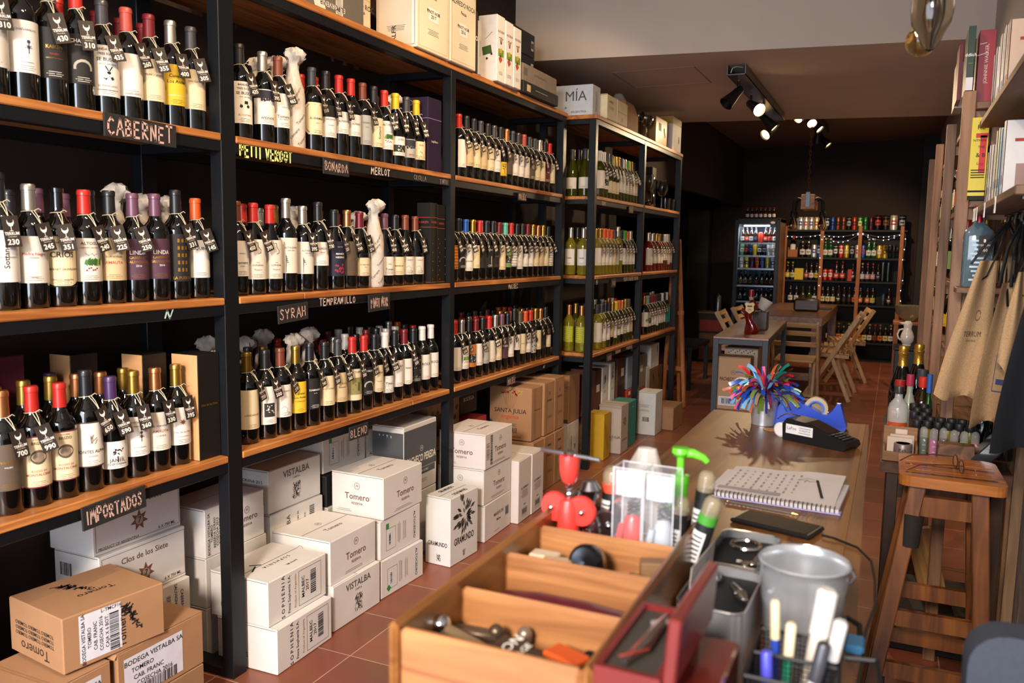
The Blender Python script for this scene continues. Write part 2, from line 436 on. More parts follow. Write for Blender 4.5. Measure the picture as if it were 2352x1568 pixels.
def tag_mesh(num, kind='bx'):
    k = ('tag', num, kind)
    if k in MC: return MC[k]
    m = MB(); rn = random.Random(num + kind)
    r = .0385 if kind != 'bg' else .036
    ring = [(.0172 * math.cos(a), .0172 * math.sin(a), .2345 + .002 * math.cos(a)) for a in [2 * PI * i / 10 for i in range(10)]]
    if kind == 'hk': ring = [(x, y, z + .03) for x, y, z in ring]
    if kind == 'be': ring = [(x * .95, y * .95, z - .055) for x, y, z in ring]
    m.tube(ring, .0010, 4, STRING, closed=True)
    z1 = {'be': .150}.get(kind, .203); rr = {'be': .028}.get(kind, r)
    zs = ring[0][2]
    dy = rn.uniform(.004, .010)
    for s in (-1, 1):
        m.tube([(.0165, s * .004, zs), (rr * .72, dy * .4 + s * .003, zs - .012), (rr + .001, dy, z1)], .0010, 4, STRING)
    m.tube([(.017, .002, zs), (.021, .012, zs + .006), (.022, .017, zs + .002)], .0010, 4, STRING)
    tilt = R(rn.uniform(4, 20)); ca, sa = math.cos(tilt), math.sin(tilt); W2, H = .0180, .068
    def fn(u, v, off=.0006):
        # card local: u right, v down from its hole; leans outwards a little
        y = u * ca + v * sa; z = -v * ca + u * sa
        return (rr + .0025 + v * .14 + off, dy + y, z1 + .004 + z)
    f2 = lambda u, v: fn(u, v, 0); f3 = lambda u, v: fn(u, v, -.0008)
    pts = [(-W2, 0), (W2, 0), (W2, H), (-W2, H)]
    m.add([f2(*p) for p in pts] + [f3(*p) for p in pts], [(0, 1, 2, 3), (7, 6, 5, 4), (0, 4, 5, 1), (1, 5, 6, 2), (2, 6, 7, 3), (3, 7, 4, 0)], TAGCARD)
    F = lambda u, v: fn(u, H - v)
    # horned goblet
    m.poly([(-.0072, .060), (-.0078, .052), (-.004, .0458), (0, .0445), (.004, .0458), (.0078, .052), (.0072, .060), (.0055, .0535), (0, .0515), (-.0055, .0535)], F, TAGINK)
    m.rect(0, .040, .0013, .010, F, TAGINK); m.rect(0, .0352, .008, .001, F, TAGINK)
    if num == '?':
        m.rect(0, .0295, .028, .0065, F, TAGINK); m.rect(0, .0225, .022, .001, F, TAGINK)
        for i in range(3): m.rect(-.009 + .009 * i, .0115, .0055, .011, F, TAGINK, rn.uniform(-15, 15))
    else:
        m.text('TERRUM', .0092, F, TAGINK, 0, .029, bold=.02, sx=.92); m.text('VINOTECA', .003, F, TAGINK, 0, .0222, sx=1.3)
        m.text(num, .017, F, TAGINK, 0, .0105, rn.uniform(-4, 4), bold=.025)
    MC[k] = m.mesh('price_tag', angle=30)
    return MC[k]

PAPERS = {'white': 'E4DCD2', 'cream': 'DECBA4', 'black': '1E1B1A', 'yellow': 'DDB52E', 'purple': '4E3040', 'brown': '57483A', 'pale': 'D6CDBF', 'orange': 'D07A30', 'grey': 'A9A79F', 'red': 'B03424', 'maroon': '5A1E28', 'green': '7C9A5A', 'beige': 'C7AE84', 'navy': '1C1D33', 'lemon': 'C6C63A', 'teal': '1F8A7E'}
def label_mesh(kind, paper, lines, ink, art, zr, half, n=12):
    """wrapped label: paper sheet plus printed ink, bent around the bottle"""
    m = MB(); rb = {'bx': .0375, 'bg': .040, 'hk': .0355, 'be': .031, 'lb': .0395}[kind]
    H0, H1 = zr
    def fn(u, v, off=.0009): a = u / rb; return ((rb + off) * math.cos(a), (rb + off) * math.sin(a), v)
    pf = lambda u, v: fn(u, v, .0005)
    wd = 2 * rb * R(half); zc = (H0 + H1) / 2; hh = H1 - H0
    pm = P(PAPERS[paper], .65, var=.03)
    inkm = {'k': INK, 'r': INKR, 'g': GOLD, 'w': PAPERW, 'b': INKB, 'o': P('C8702A', .6), 'n': P('3A3A60', .6)}[ink]
    if 'oct' in art:
        c = .014; pts = [(-wd / 2, H0 + c), (-wd / 2 + c, H0), (wd / 2 - c, H0), (wd / 2, H0 + c), (wd / 2, H1 - c), (wd / 2 - c, H1), (-wd / 2 + c, H1), (-wd / 2, H1 - c)]
        m.rect(0, zc, wd - 2 * c, hh, pf, pm, seg=n)
        m.rect(-wd / 2 + c / 2, zc, c, hh - 2 * c, pf, pm, seg=2); m.rect(wd / 2 - c / 2, zc, c, hh - 2 * c, pf, pm, seg=2)
        for sx in (-1, 1):
            for e, s in ((H0, 1), (H1, -1)): m.poly([(sx * (wd / 2 - c), e), (sx * (wd / 2), e + s * c), (sx * (wd / 2 - c), e + s * c)], pf, pm)
        for k in range(8):
            a, b = pts[k], pts[(k + 1) % 8]; q = .88
            a = (a[0] * q, zc + (a[1] - zc) * .86); b = (b[0] * q, zc + (b[1] - zc) * .86)
            for t in range(3):
                p0 = (a[0] + (b[0] - a[0]) * t / 3, a[1] + (b[1] - a[1]) * t / 3); p1 = (a[0] + (b[0] - a[0]) * (t + 1) / 3, a[1] + (b[1] - a[1]) * (t + 1) / 3)
                m.rect((p0[0] + p1[0]) / 2, (p0[1] + p1[1]) / 2, math.hypot(p1[0] - p0[0], p1[1] - p0[1]), .0018, fn, P('5A5A3A', .7), math.degrees(math.atan2(p1[1] - p0[1], p1[0] - p0[0])))
    elif 'stp' in art:
        m.rect(-wd * .0, zc - .012, wd, hh - .024, pf, pm, seg=n); m.rect(wd * .14, H1 - .012, wd * .72, .024, pf, pm, seg=n)
    elif 'bow' in art:
        for i in range(n):
            u0 = -wd / 2 + wd * i / n; u1 = u0 + wd / n; q = lambda u: H0 + .018 * (2 * u / wd) ** 2
            m.surf([(u0, q(u0)), (u1, q(u1)), (u1, H1), (u0, H1)], [(0, 1, 2, 3)], pf, pm)
    else:
        m.rect(0, zc, wd, hh, pf, pm, seg=n)
    rn = random.Random(str(lines) + art)
    if 'frm' in art:
        fm = P('7A1E3A', .6) if 'mar' in art else inkm
        for sx in (-1, 1): m.rect(sx * (wd / 2 - .002), zc, .004, hh, fn, fm)
        for e in (H0 + .0015, H1 - .0015): m.rect(0, e, wd, .003, fn, fm, seg=n)
    if 'bnd' in art: m.rect(0, H1 - hh * .18, wd, hh * .36, fn, inkm, seg=n)
    if 'star' in art:
        pts = []
        for i in range(16): rr = .0105 if i % 2 == 0 else .0045; a = PI * i / 8; pts.append((rr * math.sin(a), zc + .012 + rr * math.cos(a)))
        for i in range(16): m.poly([(0, zc + .012), pts[i], pts[(i + 1) % 16]], fn, P('7A3A1C', .6))
    if 'land' in art:
        for k in range(7): m.poly([(-.018 + .006 * k, zc - .012 + rn.uniform(-.004, .004)), (-.010 + .006 * k, zc - .016), (-.008 + .006 * k, zc + rn.uniform(0, .008)), (-.014 + .006 * k, zc + rn.uniform(0, .006))], fn, P(rn.choice(['4E7A2C', '7C9A34', '2F5A24']), .7))
        for k in range(6): m.rect(-.012 + .005 * k, zc - .020 - rn.uniform(0, .008), .004, .004, fn, P('8A2E20', .7), rn.uniform(0, 90))
        for k in range(4): m.rect(-.01 + .007 * k, zc + .014, .012, .0008, fn, INKB, rn.uniform(-60, 60))
    if 'tree' in art:
        for k in range(9): m.poly([(-.020, H0 + .003 + k * .006), (-.020 + .026 * (1 - k / 9) + rn.uniform(0, .004), H0 + .003 + k * .006), (-.020, H0 + .012 + k * .006)], fn, P('5C5A58', .7))
    if 'pic' in art:
        m.rect(0, H1 - .016, wd * .98, .026, fn, P('2A2A38', .7), seg=n)
        for k in range(6): m.rect(-.02 + .008 * k, H1 - .030 - rn.uniform(0, .006), .007, .010, fn, P('2A2A38', .7), rn.uniform(-40, 40))
    if 'blk' in art:
        m.rect(0, H0 + hh * .38, wd * .62, hh * .36, fn, P('2E2C2A', .7), seg=6)
        for k in range(12): m.rect(rn.uniform(-.014, .014), H0 + hh * .38 + rn.uniform(-.15, .15) * hh, .006, .002, lambda u, v: fn(u, v, .0012), PAPERW, rn.uniform(0, 180))
    if 'med' in art:
        for rr, mm in ((.0185, P('5A4A3C', .7)), (.0125, P('8A7660', .7))):
            pts = [(rr * math.cos(2 * PI * i / 16), zc + .012 + rr * math.sin(2 * PI * i / 16)) for i in range(16)]
            ff = (lambda u, v: fn(u, v, .0012)) if rr < .015 else fn
            for i in range(16): m.poly([(0, zc + .012), pts[i], pts[(i + 1) % 16]], ff, mm)
    if 'emb' in art:
        e = inkm; m.rect(.004, zc - .004, .0022, .022, fn, e); m.rect(.004, zc - .002, .016, .0018, fn, e); m.rect(.004, zc + .002, .013, .0014, fn, e)
        for z in (zc + .011, zc - .001):
            pts = [(.004 + .0042 * math.cos(2 * PI * i / 8), z + .0042 * math.sin(2 * PI * i / 8)) for i in range(8)]
            for i in range(8): m.poly([(.004, z), pts[i], pts[(i + 1) % 8]], fn, e)
    if 'crv' in art:
        c = [(-.012, H1 - .010), (.0, H1 - .011), (.001, H1 - .024), (.010, H1 - .034), (.009, H1 - .044), (.0, H1 - .047)]
        for a, b in zip(c, c[1:]): m.rect((a[0] + b[0]) / 2, (a[1] + b[1]) / 2, math.hypot(b[0] - a[0], b[1] - a[1]) + .001, .0018, fn, INK, math.degrees(math.atan2(b[1] - a[1], b[0] - a[0])))
    if 'xbt' in art:
        for s in (-1, 1):
            m.rect(.002 + s * .004, zc - .012, .0075, .024, fn, INK, s * 32); m.rect(.002 - s * .0052, zc + .006, .003, .014, fn, INK, s * 32); m.rect(.002 + s * .004, zc - .012, .006, .008, lambda u, v: fn(u, v, .0012), PAPERW, s * 32)
    if 'car' in art:
        m.rect(-.002, zc - .008, .026, .006, fn, INK); m.rect(.004, zc, .012, .010, fn, INK)
        for sx in (-.012, .010):
            pts = [(sx + .005 * math.cos(PI * i / 5), zc - .012 + .005 * math.sin(PI * i / 5)) for i in range(10)]
            for i in range(10): m.poly([(sx, zc - .012), pts[i], pts[(i + 1) % 10]], fn, INK)
    if 'arc' in art:
        for i in range(9):
            a = PI * i / 8; m.rect(.020 * math.cos(a), H0 + hh * .33 + .020 * math.sin(a) * .8, .009, .006, fn, P('A8A294', .7), math.degrees(a) + 90)
    if 'bld' in art:  # bare tree
        m.rect(0, zc - .012, .003, .018, fn, P('2A2238', .7))
        for k in range(12): m.rect(rn.uniform(-.013, .015), zc + .008 + rn.uniform(-.008, .008), .007, .003, fn, P('2A2238', .7), rn.uniform(0, 180))
    if 'spr' in art:
        for k in range(8): m.rect(.004 + rn.uniform(-.008, .008), zc + .010 + rn.uniform(-.012, .010), .012, .0018, fn, P(rn.choice(['5A6A34', '7A5A50']), .7), rn.uniform(30, 110))
    if 'dot' in art:
        for i in range(7):
            for j in range(5): m.sphere(fn(-wd / 2 + .007 + i * .0135, H0 + .010 + j * (hh - .02) / 4 + (.006 if i % 2 else 0)), .0042, INK, 4, sx=.12)
        m.sphere(fn(.016, zc + .01), .017, P('3A3434', .6), 6, sx=.15)
    if 'str' in art:
        for i in range(8): m.rect(0, H0 + .006 + i * (hh - .012) / 7, wd * .94, .0022, fn, inkm, seg=n)
    if 'flm' in art:
        for k in range(16): m.rect(rn.uniform(-.022, .016), H0 + hh * .22 + rn.uniform(-.018, .014), .008, .007, fn, P('8A2A34', .7), rn.uniform(0, 90))
    if 'pat' in art:
        for j in range(5):
            m.rect(0, H0 + .022 + j * .020, .034, .0016, fn, GOLD)
            for i in range(3): m.rect(-.011 + .011 * i, H0 + .032 + j * .020, .006, .010, fn, GOLD)
    if 'old' in art:
        m.rect(0, zc - .006, wd * .66, hh * .52, fn, P('8A8250', .7), seg=8); m.rect(.004, zc - .008, .008, .034, lambda u, v: fn(u, v, .0012), P('4A4424', .7)); m.poly([(-.022, zc - .02), (-.010, zc + .004), (.0, zc - .02)], lambda u, v: fn(u, v, .0012), P('5A5430', .7))
    if 'scr' in art:
        for k in range(26): m.rect(rn.uniform(-wd * .4, wd * .4), rn.uniform(H0 + .006, H1 - .006), .007, .0009, fn, inkm, rn.uniform(0, 180))
    if 'leaf' in art:
        for k in range(6): m.rect(-.004 + .004 * k, H1 - .018 + rn.uniform(-.004, .004), .010, .003, fn, P('7C8F56', .7), rn.uniform(-30, 30))
    if 'cut' in art: m.poly([(-wd * .1, H1), (wd / 2, H1), (wd / 2, H0 + hh * .6)], fn, P('5A1E34', .6))
    if 'mtb' in art:
        c = [(-.02, H0 + .03), (-.008, H0 + .038), (.004, H0 + .028), (.0, H0 + .020), (.012, H0 + .014), (.004, H0 + .008), (-.01, H0 + .006)]
        for a, b in zip(c, c[1:]): m.rect((a[0] + b[0]) / 2, (a[1] + b[1]) / 2, math.hypot(b[0] - a[0], b[1] - a[1]), .0009, fn, INK, math.degrees(math.atan2(b[1] - a[1], b[0] - a[0])))
    if lines:
        for part in lines.split(';'):
            t, s, y = part.split(',')[:3]; c = part.split(',')[3] if part.count(',') > 2 else None
            rot = 90 if 'V' in (c or '') else 0
            mm = {'r': INKR, 'k': INK, 'g': GOLD, 'w': PAPERW}.get((c or '').replace('V', ''), inkm)
            m.text(t, float(s) / 1000, fn, mm, 0 if not rot else .004, H0 + hh * float(y), rot, bold=.012 if float(s) > 8 else 0)
    if 'nol' not in art:
        for k in range(3): m.rect(0, H0 + .006 + .0045 * k, wd * (.30 + .1 * (k % 2)), .0009, fn, inkm, seg=3)
    return m.mesh('paper_label', angle=60)

ALLB = []
REAR = ' rear'
def bottle(x, y, z, cap, glass, kind, lab, num, label, group, rot, hs=1, cat='wine bottle', name='wine_bottle', n=20, trot=0):
    t = thing(name, label, cat, (x, y, z + .0008), R(rot), group); t.scale = (1, 1, hs)
    put(shape_mesh(kind, glass, n), 'glass_body', t)
    if cap: put(cap_mesh(kind, cap, min(n, 16)), 'capsule', t)
    if lab is not None: put(lab, 'paper_label', t)
    if num: put(tag_mesh(num, kind), 'price_tag', t, rotz=R(trot))
    ALLB.append(t)
    return t

ORD = ['first', 'second', 'third', 'fourth', 'fifth', 'sixth', 'seventh', 'eighth', 'ninth', 'tenth', 'eleventh', 'twelfth', 'thirteenth', 'fourteenth', 'fifteenth', 'sixteenth', 'seventeenth', 'eighteenth', 'nineteenth', 'twentieth']
def relax(ys, rs, lo, hi):
    ys = list(ys)
    for _ in range(500):
        for i in range(len(ys) - 1):
            d = rs[i] + rs[i + 1] + .001 - (ys[i + 1] - ys[i])
            if d > 0: ys[i] -= d / 2; ys[i + 1] += d / 2
        ys[0] = max(ys[0], lo + rs[0]); ys[-1] = min(ys[-1], hi - rs[-1])
    return ys

def front_row(row, where, group, X, z, lo, hi, rot=-22, hs=1.0):
    ys = relax([y_at(b[0], X, z + .12) for b in row], [.0402 if 'B!' in b[6] else .0378 for b in row], lo, hi)
    cnt = {}
    for i, (b, y) in enumerate(zip(row, ys)):
        px, cap, paper, lines, ink, num, fl, desc = (list(b) + [''] * 8)[:8]
        kind = 'bg' if 'B!' in fl else 'hk' if 'H!' in fl else 'bx'
        glass = 'green' if 'g!' in fl else 'yellow' if 'y!' in fl else 'rose' if 'r!' in fl else 'dark'
        low = 'low' in fl
        zr = (.045, .122) if low or (kind == 'bg') else (.062, .175)
        if 'big' in fl: zr = (.05, .180)
        if 'sml' in fl: zr = (.085, .165)
        half = 74 if 'nar' not in fl else 46
        key = ('lab', kind, paper, lines, ink, fl)
        if paper and key not in MC: MC[key] = label_mesh(kind, paper, lines, ink, fl, zr, half)
        lm = MC.get(key) if paper else None
        cw = (CAPS[cap][1] + ' capped') if cap else 'bare necked'
        lw = (desc or (paper + ' label')) if paper else 'plain label'
        tg = [f"tag {num}"] if num and num != '?' else []
        gl = {'green': 'green ', 'yellow': 'yellow ', 'rose': 'rosé ', 'dark': ''}[glass]
        for parts in ([f"{cw} {gl}bottle", lw] + tg + [f"{ORD[i]} from left", where], [f"{cw} {gl}bottle", lw, f"{ORD[i]} from left", where], [f"{cw} {gl}bottle", lw, ORD[i], where]):
            s = ', '.join(parts)
            if len(s.split()) <= 16: break
        rn = random.Random(px * 7 + z)
        h = hs * (1.07 if 'tal' in fl else .97 if 'sho' in fl else 1) * rn.uniform(.99, 1.01)
        bottle(X, y, z, cap, glass, kind, lm, num, s, group, rot + rn.uniform(-6, 6), h, trot=rn.uniform(-6, 22) if lo < 2 else rn.uniform(8, 34))

def back_row(items, where, group, X, z, lo, hi, tallow=1.0):
    """(px of cap, cap letter[, glass]) standing behind the front row"""
    items = sorted(items, key=lambda b: b[0]); ys = relax([y_at(b[0], X, z + .27) for b in items], [.046 if b[1] == 'w' else .038 for b in items], lo, hi)
    rw = 'rearmost row' if REAR in where else 'second row'; where = where.replace(REAR, ''); nw = 0
    for i, (b, y) in enumerate(zip(items, ys)):
        cap = b[1]; glass = b[2] if len(b) > 2 else 'dark'; gw = {'green': 'green', 'yellow': 'pale', 'rose': 'rosé', 'dark': 'dark', 'amber': 'brown'}[glass]
        if cap == 'w':
            wrapped(X, y, z, random.Random(b[0]).choice((.9, .97, 1.02)), f"tissue wrapped bottle, {ORD[i]} from left in {rw}, {where}", group + ', wrapped in tissue'); nw += 1; continue
        bottle(X, y, z, cap, glass, 'bx', None, None, f"{CAPS[cap][1]} capped {gw} bottle, {ORD[i]} from left in {rw}, {where}", f"unlabelled looking bottles, {rw}, {where}", 0, random.Random(b[0]).uniform(.96, 1.02) * tallow, n=14)

TISSUE = P('C9BDB0', .8, var=.1, scale=60, bump=.4)
def wrapped(x, y, z, h, label, group=None, text=None, rot=-30):
    m = MB(); rn = random.Random(int(x * 1000 + y * 777)); n = 22
    prof = [(0, 0), (.036, 0), (.040, .01), (.0405, .06), (.041, .12), (.040, .17), (.034, .205), (.025, .235), (.0205, .262), (.019, .285), (.023, .296), (.031, .305), (.034, .318), (.027, .332), (.012, .340), (0, .338)]
    vs = []; fs = []
    for j, (r, zz) in enumerate(prof):
        for i in range(n):
            a = 2 * PI * i / n; q = 1 + (.03 + (.22 if zz > .28 else .07 if zz > .2 else .0)) * math.sin(a * 5 + j * 1.3 + rn.random()) * (1 if zz > .02 else 0)
            off = .008 if zz > .29 else 0
            vs.append((r * q * math.cos(a) + off, r * q * math.sin(a) + off * .6, zz + (rn.uniform(-.004, .004) if zz > .29 else 0)))
    for j in range(len(prof) - 1):
        for i in range(n): fs.append((j * n + i, j * n + (i + 1) % n, (j + 1) * n + (i + 1) % n, (j + 1) * n + i))
    m.add(vs, fs, TISSUE)
    if text:
        for k, (u, v, rr) in enumerate(((-.012, .05, 50), (.012, .10, 50), (-.01, .15, 50), (.016, .03, 50), (0, .185, 60))):
            m.text(text, .014, lambda a, b: ((.0425 if b < .18 else .040) * math.cos(a / .041), (.0425 if b < .18 else .040) * math.sin(a / .041), b), P('5A5048', .8), u, v, rr)
    o = m.build('wrapped_bottle', loc=(x, y, z + .0008), rotz=R(rot), angle=50); o.scale = (1, 1, h)
    tag(o, label, 'wrapped bottle', group); return o

F1 = X1 - .072
A, Bq, Cq = ROWZ
# ---- left bay
front_row([
 (8, 'D', 'pale', '', 'n', '310', 'tal', 'pale label'), (66, 'M', 'white', 'CHAÑARMUYO,7,.82;ESTATE RESERVA,4,.2', 'n', '', 'tal emb', 'white label with bird emblem'),
 (134, 'D', 'black', 'KAIKEN,11,.62,g;MALBEC,6,.48,r;CABERNET SAUVIGNON,3.6,.4,g', 'w', '430', 'tal', 'black label'), (201, 'R', 'black', 'CHAKANA,12,.86,w;ESTATE SELECTION,4,.78,w', 'w', '310', 'arc tal', 'black dome label'),
 (262, 'D', 'white', 'BANDA DE LOS,8.5,.92,k;TRES SUCIOS,8.5,.83,k;SE BUSCA,12.5,.72,k;VIVO / SIN VIDA,6,.63,k;EL RENEGADO,7.5,.2,r;CABERNET SAUVIGNON,5,.12', 'k', '435', 'xbt big', 'crossed bottles label'),
 (320, 'P', 'white', 'CABERNET SAUVIGNON 2016,3.6,.06,r', 'b', '260', '', 'plain white label'), (378, 'M', 'cream', 'PRIMOGENITO,8,.62', 'b', '355', '', 'tall cream label'),
 (428, 'S', 'yellow', 'Cuvelier,13,.72,k;Los Andes,13,.58,k;CABERNET SAUVIGNON,5,.24,w', 'k', '400', '', 'yellow label'), (470, 'D', 'cream', 'SAN CLEMENTE,7,.7', 'b', '305', '', 'cream label')],
 'top left shelf', 'wine bottles on the top shelf of the left bay', F1, A, .9, 1.955)
back_row([(20, 'S'), (130, 'R'), (232, 'M'), (280, 'M'), (310, 'M')], 'top left shelf', 'bottles behind, top shelf of the left bay', -2.03, A, 1.0, 1.95)
front_row([
 (36, 'K', 'white', 'Sottano,17,.5,Vb;CABERNET SAUVIGNON,5,.48', 'k', '230', 'tal nol', 'white script label'), (100, 'S', 'pale', 'Piedra Negra,10,.62,r;RESERVA,5,.54;MALBEC,4.5,.12', 'b', '245', '', 'pale label with red script'),
 (178, '', 'cream', 'Susana Balbo,8,.86,k;CRIOS,20,.62,k;CABERNET SAUVIGNON,7.5,.34,k;MENDOZA - ARGENTINA,4.6,.14,k', 'k', '351', 'frm bow big', 'cream label with wide band'), (230, 'R', 'pale', 'ALTOSUR,11,.88,b;CABERNET SAUVIGNON,5,.78,r', 'b', '240', 'land', 'green landscape label'),
 (284, 'K', 'beige', 'EL PORVENIR,7,.56,b;AMAUTA,11,.42,r', 'b', '225', '', 'beige label'), (336, 'V', 'purple', 'LINDA,16,.66,w;CABERNET,10,.54,g;SAUVIGNON,10,.43,g;2016,8,.34,w', 'g', '250', '', 'purple label'),
 (382, 'V', 'purple', 'LINDA,16,.66,w;CABERNET,10,.54,g;SAUVIGNON,10,.43,g;2016,8,.34,w', 'g', '', '', 'purple label'), (430, 'K', 'black', 'LA PUERTA,11,.07,g', 'g', '331', 'pat tal nol big', 'black label of gold pattern'),
 (480, 'O', 'white', 'ESQUINAS,13,.78,k', 'k', '145', '', 'white label')],
 'middle left shelf', 'wine bottles on the middle shelf of the left bay', F1, Bq, .9, 1.955)
back_row([(5, 'S'), (46, 'G'), (66, 'K'), (116, 'K'), (180, 'K'), (237, 'V'), (274, 'V'), (330, 'K'), (398, 'w'), (440, 'w'), (486, 'w')], 'middle left shelf', 'bottles behind, middle shelf of the left bay', -2.04, Bq, .9, 1.95)
front_row([
 (20, 'C', 'brown', 'ventus,13,.62,g;MALBEC,5,.5,w', 'g', '700', '', 'brown label'), (92, 'R', 'cream', 'PODERE,6,.93;BRIZIO,10,.86,b;ROSSO DI,8,.32,r;MONTALCINO,9,.25,r', 'b', '990', 'med frm mar big', 'cream label with seal, left one'),
 (156, 'R', 'cream', 'PODERE,6,.93;BRIZIO,10,.86,b;ROSSO DI,8,.32,r;MONTALCINO,9,.25,r', 'b', '', 'med frm mar big', 'cream label with seal'), (208, 'K', 'white', 'MONTES ALPHA,11,.34,k;Carmenere,6,.24,r', 'b', '650', 'spr frm tal', 'white label with angel sprig'),
 (268, 'U', 'white', 'LES HAUTS DE,4.5,.40;JANEIL,14,.30,k;Syrah Grenache,8,.17,k', 'n', '590', 'bld low sho', 'white label with bare tree'), (327, 'G', 'white', 'CHAÑARMUYO,8,.86,b;CABERNET FRANC,4.5,.76;ESTATE BLEND,5,.22', 'b', '360', 'emb', 'white label with bird emblem'),
 (377, 'C', 'pale', 'EL PORVENIR,7,.64,b;AMAUTA,11,.5,r;CORTE II,7,.38', 'b', '330', '', 'pale label'), (420, 'G', 'white', 'Clos de los Siete,8,.34,r;by Michel Rolland,5,.22,r', 'b', '395', 'star', 'white label with star')],
 'lower left shelf', 'wine bottles on the lower shelf of the left bay', F1, Cq, .9, 1.86)
back_row([(25, 'R'), (85, 'R'), (132, 'U'), (163, 'w'), (192, 'G'), (230, 'G'), (268, 'G'), (290, 'C'), (321, 'C'), (374, 'G')], 'lower left shelf', 'bottles behind, lower shelf of the left bay', -2.03, Cq, .95, 1.755)
back_row([(205, 'U')], 'lower left shelf'+REAR, 'bottles at the rear, lower shelf of the left bay', -2.115, Cq, 1.47, 1.585)
# ---- middle bay
front_row([
 (551, 'K', 'white', 'BANDIDOS,8.5,.92,k;TRES SUCIOS,8.5,.83,k;SE BUSCA,12.5,.72,k;VIVO / SIN VIDA,5,.63,k;EL COSTRAS,7.5,.2,r', 'k', '435', 'car big', 'label with old car'), (606, 'S', 'white', 'APRENDIZ,10,.18,b', 'b', '395', 'pic', 'label with dark horse picture'),
 (643, 'B', 'white', 'RESERVA,5,.6;Tomero,14,.32,b;PETIT VERDOT,5,.24', 'b', '465', '', 'white label')],
 'top centre shelf', 'wine bottles on the top shelf of the middle bay', F1, A, 2.03, y_at(676, F1, A + .15) - .045)
front_row([(717, 'D', 'cream', 'EL ENEMIGO,10,.5,k;MALBEC,4,.36,r', 'k', '1110', 'oct', 'eight sided cream label'),
 (749, 'K', 'white', 'KARIM,16,.86,k;ARGENTO,8,.56,k;BONARDA,4.5,.38', 'k', '280', 'bnd', 'label with dark top band'), (779, 'R', 'white', 'ALFREDO,9,.56', 'b', '315', 'stp sml', 'stepped white label'),
 (810, 'R', 'white', 'ALFREDO,9,.56', 'b', '', 'stp sml', 'stepped white label'), (834, 'B', 'grey', 'DESIERTO,8,.74,b;MERLOT,4,.6', 'b', '510', '', 'pale grey label'),
 (857, 'K', 'cream', 'Sottano,16,.5,Vb', 'b', '', '', 'cream script label'), (879, 'R', 'white', 'ALTOSUR,11,.86,b', 'b', '240', 'land', 'green landscape label'), (908, 'Y', 'white', 'SUPER,10,.84,r', 'b', '?', 'B! blk', 'low picture label'),
 (940, 'D', 'grey', 'ESPERANTO,5,.16,r', 'r', '?', 'B! pic', 'low label with boat'), (968, 'Y', 'cream', 'nnnn,12,.8,r', 'k', '?', 'B! scr', 'low label with red figures')],
 'after the wrapped bottle, top centre shelf', 'wine bottles on the top shelf of the middle bay', F1, A, y_at(676, F1, A + .15) + .045, 3.24)
wrapped(F1 - .004, y_at(676, F1, A + .15), A, 1.02, 'tall white tissue wrapped bottle with twisted top on the top shelf, middle bay', text='Tomero')
back_row([(557, 'S'), (590, 'w'), (622, 'w'), (690, 'R'), (722, 'R'), (862, 'K'), (934, 'w')], 'top centre shelf', 'bottles behind, top shelf of the middle bay', -2.04, A, 2.03, 3.22)
front_row([
 (549, 'B', 'white', 'RESERVA,5,.64;Tomero,13,.38,b;SYRAH,5,.28', 'b', '450', '', 'white label'), (580, 'R', 'pale', 'Finca,5,.42;SOPHENIA,8,.35,b;Reserve,8,.24,r', 'b', '390', 'B! crv big', 'pale label with black curve'),
 (619, 'R', 'pale', 'Finca,5,.42;SOPHENIA,8,.35,b;Reserve,8,.24,r', 'b', '', 'B! crv big', 'pale label with black curve'), (658, 'S', 'pale', 'ALTOCEDRO,8,.72,b;AÑO CERO,5,.64', 'b', '', 'tree tal nol', 'pale label with grey tree'),
 (696, 'S', 'pale', 'ALTOCEDRO,8,.72,b;AÑO CERO,5,.64', 'b', '395', 'tree nol', 'pale label with grey tree'), (731, 'K', 'white', 'ALFREDO,9,.72,b;Fincas,7,.56,r', 'b', '730', 'sml tal', 'white label over copper strip'),
 (768, 'K', 'navy', 'MANOS,10,.64,w;NEGRAS,10,.54,w;PINOT NOIR,4,.84,w', 'w', '320', 'B! flm big nol', 'navy label'), (797, 'C', 'brown', 'ventus,10,.5,g', 'g', '700', 'B! big', 'brown label'),
 (826, 'M', 'cream', 'ALFREDO ROCA,6.5,.6,b;Fincas,6,.48,r', 'b', '274', 'B! frm', 'low cream label')],
 'middle centre shelf', 'wine bottles on the middle shelf of the middle bay', F1, Bq, 2.03, 2.84)
wrapped(F1 + .012, y_at(853, F1, Bq + .13), Bq, 1.03, 'white tissue wrapped bottle with round monogram seal on the middle shelf', text='Tomero')
front_row([
 (887, 'V', 'white', 'RESERVA,5,.6;Tomero,12,.32,b', 'b', '410', 'B!', 'white label'), (915, 'K', 'cream', 'MARIFLOR,8.5,.5,b', 'b', '345', 'B!', 'cream label'),
 (938, 'B', 'pale', 'DESIERTO,7,.8,b', 'b', '', 'B! mtb', 'pale label with drawn line'), (960, 'B', 'pale', 'DESIERTO,7,.8,b', 'b', '290', 'B! mtb', 'pale label with drawn line')],
 'after the wrapped bottle, middle centre shelf', 'wine bottles right of the wrapped one on the middle shelf', F1, Bq, 2.895, 3.232)
back_row([(556, 'R'), (597, 'S'), (627, 'G'), (672, 'w'), (733, 'M'), (772, 'M'), (830, 'w'), (890, 'B'), (914, 'B')], 'middle centre shelf', 'bottles behind, middle shelf of the middle bay', -2.04, Bq, 2.03, 3.10)
